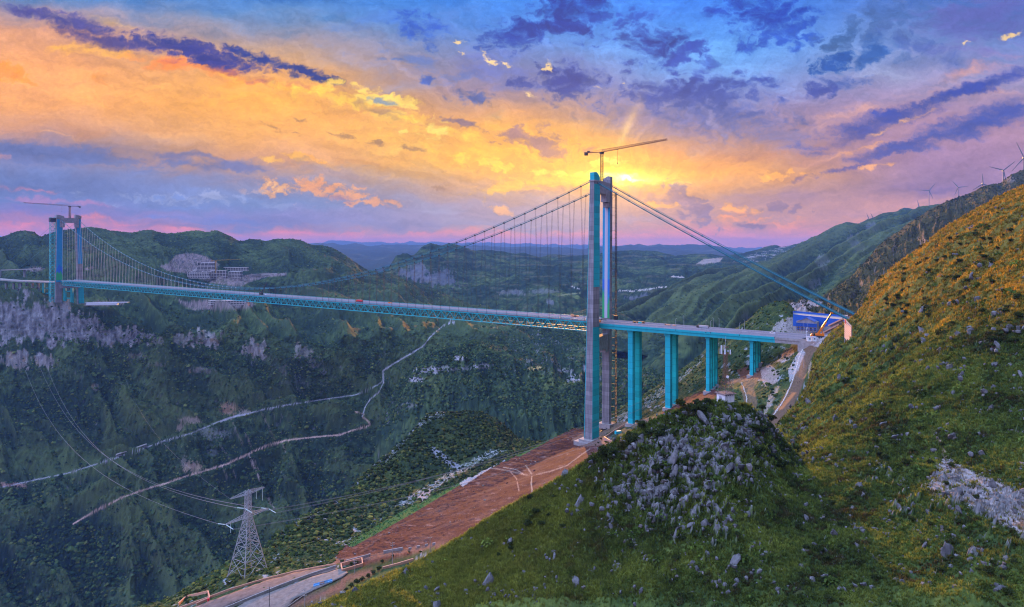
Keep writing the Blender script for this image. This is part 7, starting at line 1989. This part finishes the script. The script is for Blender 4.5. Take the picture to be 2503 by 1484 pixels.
scatter('hillside_scrub', M_leaf, OCTS, p_ - np.array([0, 0, .3], np.float32), sz, tree_cols(len(p_), 18, ((0.030, 0.036, 0.016), (0.055, 0.055, 0.022), (0.09, 0.08, 0.03))), seed=19, colj=.25, label='brown green scrub on the shoulder below the turbines')

# trees on the hump, brush on the shelf
def in_field(U, V): return in_poly(U, V, FIELD)
WORKS = [(420, 1500), (440, 1478), (560, 1436), (720, 1396), (822, 1376), (1100, 1325), (1090, 1345), (940, 1400), (850, 1412), (700, 1500)]
p_, U_, V_, T_ = sample('wooded_hump', 6500, lambda U, V, T, X, Y, Z: (.25 + .75 * sstep(fbm(U / 26, V / 18, 4, seed=207), -.3, .1)) * np.where(in_poly(U, V, [(1100, 1176), (1180, 1132), (1250, 1100), (1180, 1100), (1060, 1160), (960, 1240), (1000, 1240)]), .2, 1) * np.where(V > 1230, .5, 1), 20, trange=(0, 2.1))
r_ = np.random.default_rng(21); sz = r_.lognormal(.15, .32, len(p_)).clip(.5, 2.4).astype(np.float32)
cl = tree_cols(len(p_), 22, ((0.026, 0.040, 0.015), (0.055, 0.075, 0.020), (0.14, 0.135, 0.032)), (.5, .34, .16)); cl[V_ > 1180] *= 1.35
scatter('woodland', M_leaf, crown, p_ + np.array([0, 0, .3], np.float32) * sz[:, None], sz, cl, seed=23, colj=.3, label='dense low trees covering the hump beside the red field')
def w_shelf(U, V, T, X, Y, Z):
    w_ = .2 + .8 * sstep(fbm(U / 24, V / 16, 4, seed=208), -.1, .25)
    w_ = w_ * ~in_field(U, V) * ~in_poly(U, V, WORKS) * (dist_path(U, V, DROAD)[0] > 20) * (dist_path(U, V, [(1840, 920), (1825, 945), (1835, 985), (1828, 1010)])[0] > 18)
    w_ = w_ * ~in_poly(U, V, [(1900, 870), (1920, 790), (1935, 765), (2110, 760), (2110, 830), (1990, 870), (1960, 860)]) * ~in_poly(U, V, [(1395, 1080), (1420, 1040), (1560, 1000), (1640, 960), (1760, 930), (1880, 885), (1885, 930), (1780, 960), (1640, 1030), (1500, 1095)])
    w_ = w_ * ~in_poly(U, V, [(842, 1340), (1000, 1236), (1130, 1165), (1150, 1180), (1010, 1256), (860, 1345)])
    return w_
p_, U_, V_, T_ = sample('shelf_ground', 9000, w_shelf, 24, trange=(.8, 3.1), vlim=(700, 1560))
r_ = np.random.default_rng(25); sz = r_.uniform(.35, 1.35, len(p_)).astype(np.float32) * np.where(p_[:, 1] < 480, .9, 1.25).astype(np.float32)
cl = tree_cols(len(p_), 26, ((0.032, 0.050, 0.016), (0.075, 0.098, 0.022), (0.17, 0.16, 0.03)), (.42, .38, .2))
scatter('brush', M_leaf, crown, p_ + np.array([0, 0, .2], np.float32) * sz[:, None], sz, cl, seed=27, colj=.3, label='low green brush growing over the shelf and approach slope')
p_, U_, V_, T_ = sample('shelf_ground', 4500, lambda U, V, T, X, Y, Z: in_poly(U, V, [(845, 1334), (1000, 1240), (1120, 1172), (1150, 1164), (1130, 1180), (1010, 1252), (860, 1338)]).astype(float), 28, trange=(.8, 3.1))
if len(p_): scatter('crop_strip', M_leaf, OCTS, p_, np.full(len(p_), .55, np.float32), tree_cols(len(p_), 29, ((0.04, 0.10, 0.025), (0.055, 0.13, 0.03), (0.07, 0.14, 0.03))), seed=30, label='bright green strip of crops along the red field')

p_, U_, V_, T_ = sample('shelf_ground', 2600, lambda U, V, T, X, Y, Z: in_field(U, V).astype(float) * sstep(fbm(X / 20, Y / 20, 4, seed=211), -.1, .4), 50, trange=(.8, 3.1))
r_ = np.random.default_rng(51); tn = r_.uniform(.5, 1.3, (len(p_), 1))
scatter('field_stones', M_rock, [ico(1, 80 + s_, .4) for s_ in range(4)], p_, r_.lognormal(-1.2, .5, len(p_)).clip(.12, 1.1).astype(np.float32), (np.where(r_.random((len(p_), 1)) < .45, np.array([[.26, .22, .20]]), np.array([[.10, .040, .028]])) * tn).astype(np.float32), seed=52, label='loose stones and clods on the red earth field')
# grass on the near hillside
def tuft(seed, n=6, wide=.12, h=1.0):
    r = np.random.default_rng(seed); V = []; Fq = []
    for i in range(n):
        a = r.uniform(0, 6.28); ln = r.uniform(.15, .75); hh = h * r.uniform(.6, 1.1); b0 = r.uniform(-.35, .35, 2)
        d = np.array([math.cos(a), math.sin(a)]); s_ = np.array([-d[1], d[0]]) * wide
        o = len(V); m1 = b0 + d * ln * .35; tp = b0 + d * ln
        V += [(*(b0 - s_), -.1), (*(b0 + s_), -.1), (*(m1 + s_ * .8), hh * .6), (*(m1 - s_ * .8), hh * .6), (*tp, hh), (*(tp + s_ * .05), hh)]
        Fq += [(o, o + 1, o + 2, o + 3), (o + 3, o + 2, o + 5, o + 4)]
    return np.array(V, np.float32), np.array(Fq, np.int32)
TUFTS = [tuft(s_) for s_ in range(6)]
def near_cols(U, V, X, Y, seed):
    r = np.random.default_rng(seed); n = len(U)
    g = fbm(X / 14, Y / 14, 5, .6, seed=151); g2 = fbm(X / 3.2, Y / 3.2, 4, .6, seed=152)
    c = np.repeat(np.array([[.130, .160, .032]]), n, 0)
    c = c + (np.array([.23, .25, .042]) - c) * sstep(g + g2 * .7, -.1, .5)[:, None]
    c = c + (np.array([.032, .050, .015]) - c) * (sstep(-g + g2 * .9, -.05, .4) * .9)[:, None]
    c = c + (np.array([.13, .085, .035]) - c) * (sstep(g2 - g * .8, .15, .5) * .6)[:, None]
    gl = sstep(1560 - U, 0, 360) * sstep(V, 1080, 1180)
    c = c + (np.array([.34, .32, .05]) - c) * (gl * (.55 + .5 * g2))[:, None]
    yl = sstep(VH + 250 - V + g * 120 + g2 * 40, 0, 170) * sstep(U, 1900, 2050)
    c = c + (np.array([.46, .25, .028]) - c) * (yl * np.clip(.55 + g2 * .9 + g * .9, 0, 1))[:, None]  # golden sunlight put into the tuft colour high on the right
    return (np.clip(c, .01, 1) * r.uniform(.65, 1.35, (n, 1))).astype(np.float32)
def w_near(U, V, T, X, Y, Z):
    a_, b_ = karst(X, Y, 141)
    w_ = np.where(a_ * .8 + b_ * .35 + rock_density(U, V) * 1.15 - .52 > .05, .10, 1.0)
    w_ = w_ * (np.hypot(X - HUT.x - 1, Y - HUT.y - 2) > 3.2)
    band = in_poly(U, V, [(2265, 1195), (2300, 1120), (2325, 1125), (2370, 1155), (2502, 1205), (2600, 1235), (2600, 1345), (2500, 1305), (2420, 1265), (2330, 1212)])
    return w_ * np.where(band, .12, 1) * (V > 420)
p_, U_, V_, T_ = sample('near_hillside', 170000, w_near, 31, trange=(.72, 5.02))
r_ = np.random.default_rng(32)
sz = (r_.uniform(.32, .85, len(p_)) * np.clip(p_[:, 1] / 150, .8, 2.2)).astype(np.float32)
cl = near_cols(U_, V_, p_[:, 0], p_[:, 1], 33)
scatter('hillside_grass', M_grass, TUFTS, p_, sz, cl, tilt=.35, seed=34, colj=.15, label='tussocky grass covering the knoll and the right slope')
# low shrubs among the grass
p_, U_, V_, T_ = sample('near_hillside', 14000, lambda U, V, T, X, Y, Z: w_near(U, V, T, X, Y, Z) * np.where((U < 1500) & (V > 1130), .10, .9) * sstep(fbm(X / 9, Y / 9, 4, seed=209) + .6 * fbm(X / 30, Y / 30, 3, seed=210) * (Y > 220), -.15, .3), 35, trange=(.72, 5.02))
r_ = np.random.default_rng(36)
LEAFC = []
def leafclump(seed, n=46):
    r = np.random.default_rng(seed); V = []; Fq = []
    for i in range(n):
        th = r.uniform(0, 6.28); ph = math.acos(r.uniform(-.2, 1)); rr = r.uniform(.55, 1.05)
        c = np.array([math.cos(th) * math.sin(ph), math.sin(th) * math.sin(ph), math.cos(ph)]) * rr * np.array([1, 1, .85])
        a = r.normal(size=3); a /= np.linalg.norm(a); b_ = np.cross(a, r.normal(size=3)); b_ /= np.linalg.norm(b_) + 1e-6
        s_ = r.uniform(.13, .27); o = len(V)
        V += [c - a * s_ - b_ * s_ * .6, c + a * s_ - b_ * s_ * .6, c + a * s_ + b_ * s_ * .6, c - a * s_ + b_ * s_ * .6]; Fq.append((o, o + 1, o + 2, o + 3))
    return np.array(V, np.float32), np.array(Fq, np.int32)
CL = [leafclump(s_) for s_ in range(5)]
sz = (r_.lognormal(-.55, .45, len(p_)).clip(.25, 1.9) * np.clip(p_[:, 1] / 170, .8, 1.8)).astype(np.float32)
cl = near_cols(U_, V_ + 260, p_[:, 0], p_[:, 1], 37) * np.array([.60, .72, .7], np.float32)
scatter('low_shrubs', M_leaf, CL, p_, sz, cl, seed=38, colj=.35, label='low leafy shrubs dotted over the near slopes')

# rocks: 300 largest as objects, the rest as one mass
def rockmesh(seed):
    bm = bmesh.new(); bmesh.ops.create_icosphere(bm, subdivisions=3, radius=1)
    r = np.random.default_rng(seed); V = np.array([v.co[:] for v in bm.verts], np.float64)
    Fc = np.array([[v.index for v in f.verts] for f in bm.faces], np.int32); bm.free()
    ax = r.normal(size=(18, 3)) * np.array([1, 1, .7]); ax /= np.linalg.norm(ax, axis=1)[:, None]; lim = r.uniform(.34, .78, 18)
    for a, l in zip(ax, lim):
        d = V @ a; V = V - np.outer(np.maximum(d - l, 0), a)
    crack = fbm(V[:, 0] * 2.2 + seed, V[:, 1] * 2.2, 3, seed=seed, mode=2)
    V[:, 2] *= 1 + .55 * crack
    V *= (1 + .10 * fbm(V[:, 0] * 4 + V[:, 2] * 2, V[:, 1] * 4 - V[:, 2] * 2, 3, seed=seed + 5))[:, None]
    V *= np.array([r.uniform(.9, 1.5), r.uniform(.7, 1.0), r.uniform(.9, 1.5)])
    V[:, :2] += V[:, 2:3] * r.uniform(-.35, .35, 2)
    return V.astype(np.float32), Fc
RK = [rockmesh(s_) for s_ in range(8)]
def w_rock(U, V, T, X, Y, Z):
    rd = rock_density(U, V); g = fbm(X / 7, Y / 7, 4, .6, seed=145)
    return (.06 + sstep(rd + g * .42, .05, .55)) * (np.hypot(X - HUT.x - 1, Y - HUT.y - 2) > 4.0) * (V > 430)
p_, U_, V_, T_ = sample('near_hillside', 8500, w_rock, 40, trange=(.75, 5.0))
r_ = np.random.default_rng(41)
sz = (r_.lognormal(-.80, .50, len(p_)) * np.clip(p_[:, 1] / 170, .85, 1.6)).clip(.2, 1.9).astype(np.float32)
kk = np.repeat(np.arange(len(p_)), 2); off_ = r_.normal(0, 1.0, (len(kk), 3)) * np.array([1.6, 1.6, .0]) * sz[kk][:, None]
sz = np.concatenate([sz, (sz[kk] * r_.uniform(.25, .6, len(kk))).astype(np.float32)]); p_ = np.concatenate([p_, (p_[kk] + off_).astype(np.float32)]); U_ = np.concatenate([U_, U_[kk]]); V_ = np.concatenate([V_, V_[kk]]); T_ = np.concatenate([T_, T_[kk]])
app = sz / p_[:, 1]; app[-len(kk):] *= .1; vis = (U_ > 0) & (U_ < 2500) & (V_ < 1480)
# hide those behind the crest
vis &= (T_ < 3.0) | (U_ > 1915)
order = np.argsort(-app * vis)
big, small = order[:300], order[300:]
tone = r_.uniform(.7, 1.35, (len(p_), 1))
rc = (np.array([[.135, .124, .122]]) * tone * np.where(r_.random((len(p_), 1)) < .25, np.array([[1.05, .95, .88]]), 1)).astype(np.float32)
RKS = [(np.array(V_ * np.array([1.1, .8, 1.05]), np.float32), F_) for V_, F_ in [ico(1, 60 + s_, .42, (1, 1, 1)) for s_ in range(8)]]
RK_l = [rockmesh(s_ + 30) for s_ in range(3)]
scatter('scattered_rocks', M_rock, RKS, p_[small], sz[small], rc[small], tilt=.3, seed=42, label='small grey rocks scattered in the grass')
base_rocks = []
for i, (V, Fc) in enumerate(RK):
    base_rocks.append(mesh_np('limestone_rock', V, Fc, M_rock, np.full((len(V), 3), (.135, .124, .122)) * (0.8 + .06 * i), False, link=False))
ul = [('grey limestone rock standing in the scrub on the face of the hut knoll', 'limestone rocks on the knoll'), ('grey limestone boulder lying in the grass of the lower right slope', 'limestone boulders on the right slope'),
      ('pale limestone block on the bare layered outcrop at the right edge', 'limestone blocks on the bare outcrop'), ('rock poking from the golden grass high on the right slope', 'rocks in the golden grass')]
for k_, i in enumerate(big):
    o = base_rocks[k_ % 8].copy(); C.objects.link(o)
    s_ = float(sz[i]); o.location = p_[i] + np.array([0, 0, s_ * .10]); o.rotation_euler = (r_.uniform(-.2, .2), r_.uniform(-.2, .2), r_.uniform(0, 6.28)); o.scale = (s_, s_, s_ * r_.uniform(.9, 1.35))
    U, V = U_[i], V_[i]
    q = 2 if (U > 2240 and 1110 < V < 1320 and (V - 1195) < (U - 2260) * .45 + 30) else 3 if (V < 880 and U > 1950) else 0 if U < 1960 else 1
    tag(o, ul[q][0], 'rock', ul[q][1])

# shrubs as objects
def shrub_proto(i, name='shrub'):
    r = np.random.default_rng(90 + i); V = []; Fq = []; c3 = []
    nb = 9
    for b_ in range(nb):
        th = r.uniform(0, 6.28); rr = r.uniform(0, .62); bc = np.array([math.cos(th) * rr, math.sin(th) * rr, r.uniform(.45, 1.05)])
        Vl, Fl = leafclump(int(100 + i * 20 + b_), 70)
        o = len(V); V += list(Vl * r.uniform(.34, .52) + bc); Fq += [tuple(np.array(f) + o) for f in Fl]
        t = r.uniform(.65, 1.3); c3 += [np.array([.048, .062, .018]) * t * r.uniform(.75, 1.3) for _ in range(len(Vl))]
    fo = mesh_np('foliage', np.array(V), np.array(Fq, np.int32), M_leaf, np.array(c3), False, link=False)
    m = MB()
    for b_ in range(4):
        a = r.uniform(0, 6.28); m.tube((0, 0, -.3), (math.cos(a) * .35, math.sin(a) * .35, .75), .06, .03, 5)
    st = m.build('stem', M_rust)
    return fo, st
protos = [shrub_proto(i) for i in range(4)]
def shrub(p, s_, i, label, group, tint=None):
    t = thing('shrub', label, 'shrub', p, group)
    fo, st = protos[i % 4]
    for src in (fo, st):
        if src.name not in C.objects and False: pass
        c = src.copy(); C.objects.link(c); c.parent = t; c.location = (0, 0, 0)
    t.rotation_euler = (0, 0, random.uniform(0, 6.28)); t.scale = (s_, s_, s_ * random.uniform(.75, 1.0))
SH = []
rs = random.Random(4)
for (u, v, ru, rv, n, s0, s1, q) in ((1700, 1000, 70, 22, 12, 1.1, 2.0, 0), (1560, 1065, 60, 30, 12, 1.0, 1.9, 0), (1480, 1110, 30, 18, 6, 1.2, 2.0, 0), (1850, 1050, 40, 50, 14, 1.1, 2.1, 0), (1900, 1150, 40, 60, 12, 1.0, 1.8, 0), (1640, 1170, 60, 40, 7, .9, 1.6, 0), (1330, 1265, 40, 50, 7, .8, 1.4, 0), (1240, 1340, 60, 20, 3, .7, 1.1, 0), (1700, 1320, 120, 80, 8, .7, 1.2, 0),
                                  (1990, 1330, 60, 120, 12, .7, 1.3, 1), (2200, 1330, 150, 120, 12, .6, 1.2, 1), (2420, 1400, 80, 60, 6, .6, 1.1, 1), (2280, 1180, 60, 60, 6, .7, 1.2, 1), (2150, 1080, 100, 60, 10, .9, 1.6, 1),
                                  (2220, 680, 90, 60, 22, 1.0, 2.2, 2), (2380, 600, 110, 90, 30, .9, 2.2, 2), (2440, 780, 70, 80, 22, .8, 1.9, 2), (2200, 790, 80, 60, 20, .9, 1.9, 2), (2080, 900, 60, 80, 16, .9, 1.8, 2)):
    for k_ in range(n):
        for _ in range(6):
            uu, vv = rs.gauss(u, ru * .6), rs.gauss(v, rv * .6)
            if not (0 < uu < 2495 and vv < 1478): continue
            p = drop('near_hillside', uu, vv)
            vq = VH - F * p.z / p.y
            if abs(vq - vv) > 4 or math.hypot(p.x - HUT.x - 1, p.y - HUT.y - 2) < 7.5 or (1740 < uu < 1815 and vv < 1015): continue
            if uu < 1890 and p.y > 212: continue
            SH.append((p, rs.uniform(s0, s1), q)); break
shl = [('dark leafy shrub growing between the rocks of the hut knoll', 'shrubs on the knoll'), ('small dark shrub in the grass of the lower right slope', 'shrubs on the lower right slope'), ('shrub on the sunlit golden slope at the upper right', 'shrubs on the golden slope')]
for i, (p, s_, q) in enumerate(SH): shrub(p, s_, i, shl[q][0], shl[q][1])
# hedge of bushes along the works below the knoll
for i, (u, v, s_) in enumerate(((858, 1382, 1.6), (872, 1378, 1.4), (900, 1412, 1.8), (885, 1420, 1.9), (872, 1428, 2.0), (858, 1436, 1.9), (846, 1446, 1.8), (912, 1404, 1.8), (925, 1396, 1.6), (838, 1456, 1.5), (612, 1424, 1.8), (560, 1432, 1.9), (590, 1416, 1.2), (480, 1452, 2.0), (500, 1442, 2.2), (455, 1462, 1.8), (460, 1478, 1.6), (745, 1345, 2.0), (762, 1352, 1.8), (700, 1360, 1.8), (720, 1342, 1.6), (670, 1330, 2.0), (800, 1352, 1.2), (680, 1378, 1.6), (640, 1372, 1.4), (1000, 1352, 1.0), (1028, 1352, 1.2), (960, 1362, 1.1), (935, 1376, 1.3))):
    shrub(drop('shelf_ground', u, v), s_, i, 'dark green shrub beside the works and pylon at the bottom left', 'shrubs around the works')
for i, (u, v, s_) in enumerate(((1470, 1076, 1.6), (1480, 1082, 1.5), (1455, 1090, 1.3), (1462, 1084, 1.2))):
    shrub(drop('shelf_ground', u, v), s_, i, 'dark shrub at the foot of the near tower footing', 'shrubs at the near tower footing')
for fo, st in protos:
    for o in (fo, st):
        if o.users_collection: C.objects.unlink(o)


# ---------------------------------------------------------------- evening air
hz = bpy.data.materials.new('evening air'); hz.use_nodes = True
hz.cycles.volume_sampling = 'DISTANCE'
hn = hz.node_tree; hn.nodes.clear()
ho = hn.nodes.new('ShaderNodeOutputMaterial'); hv = hn.nodes.new('ShaderNodeVolumePrincipled')
hv.inputs['Color'].default_value = (0.15, 0.35, 0.90, 1)
hv.inputs['Density'].default_value = 4.0e-5
hv.inputs['Anisotropy'].default_value = 0.0
hn.links.new(hv.outputs[0], ho.inputs['Volume'])
x0, x1, y0, y1, z0, z1 = -42000, 42000, -300, 40000, -1400, 535
hb = mesh_np('haze', [(x, y, z) for z in (z0, z1) for y in (y0, y1) for x in (x0, x1)], [(0, 2, 3, 1), (4, 5, 7, 6), (0, 1, 5, 4), (2, 6, 7, 3), (0, 4, 6, 2), (1, 3, 7, 5)], hz, None, False)
hb['kind'] = 'stuff'
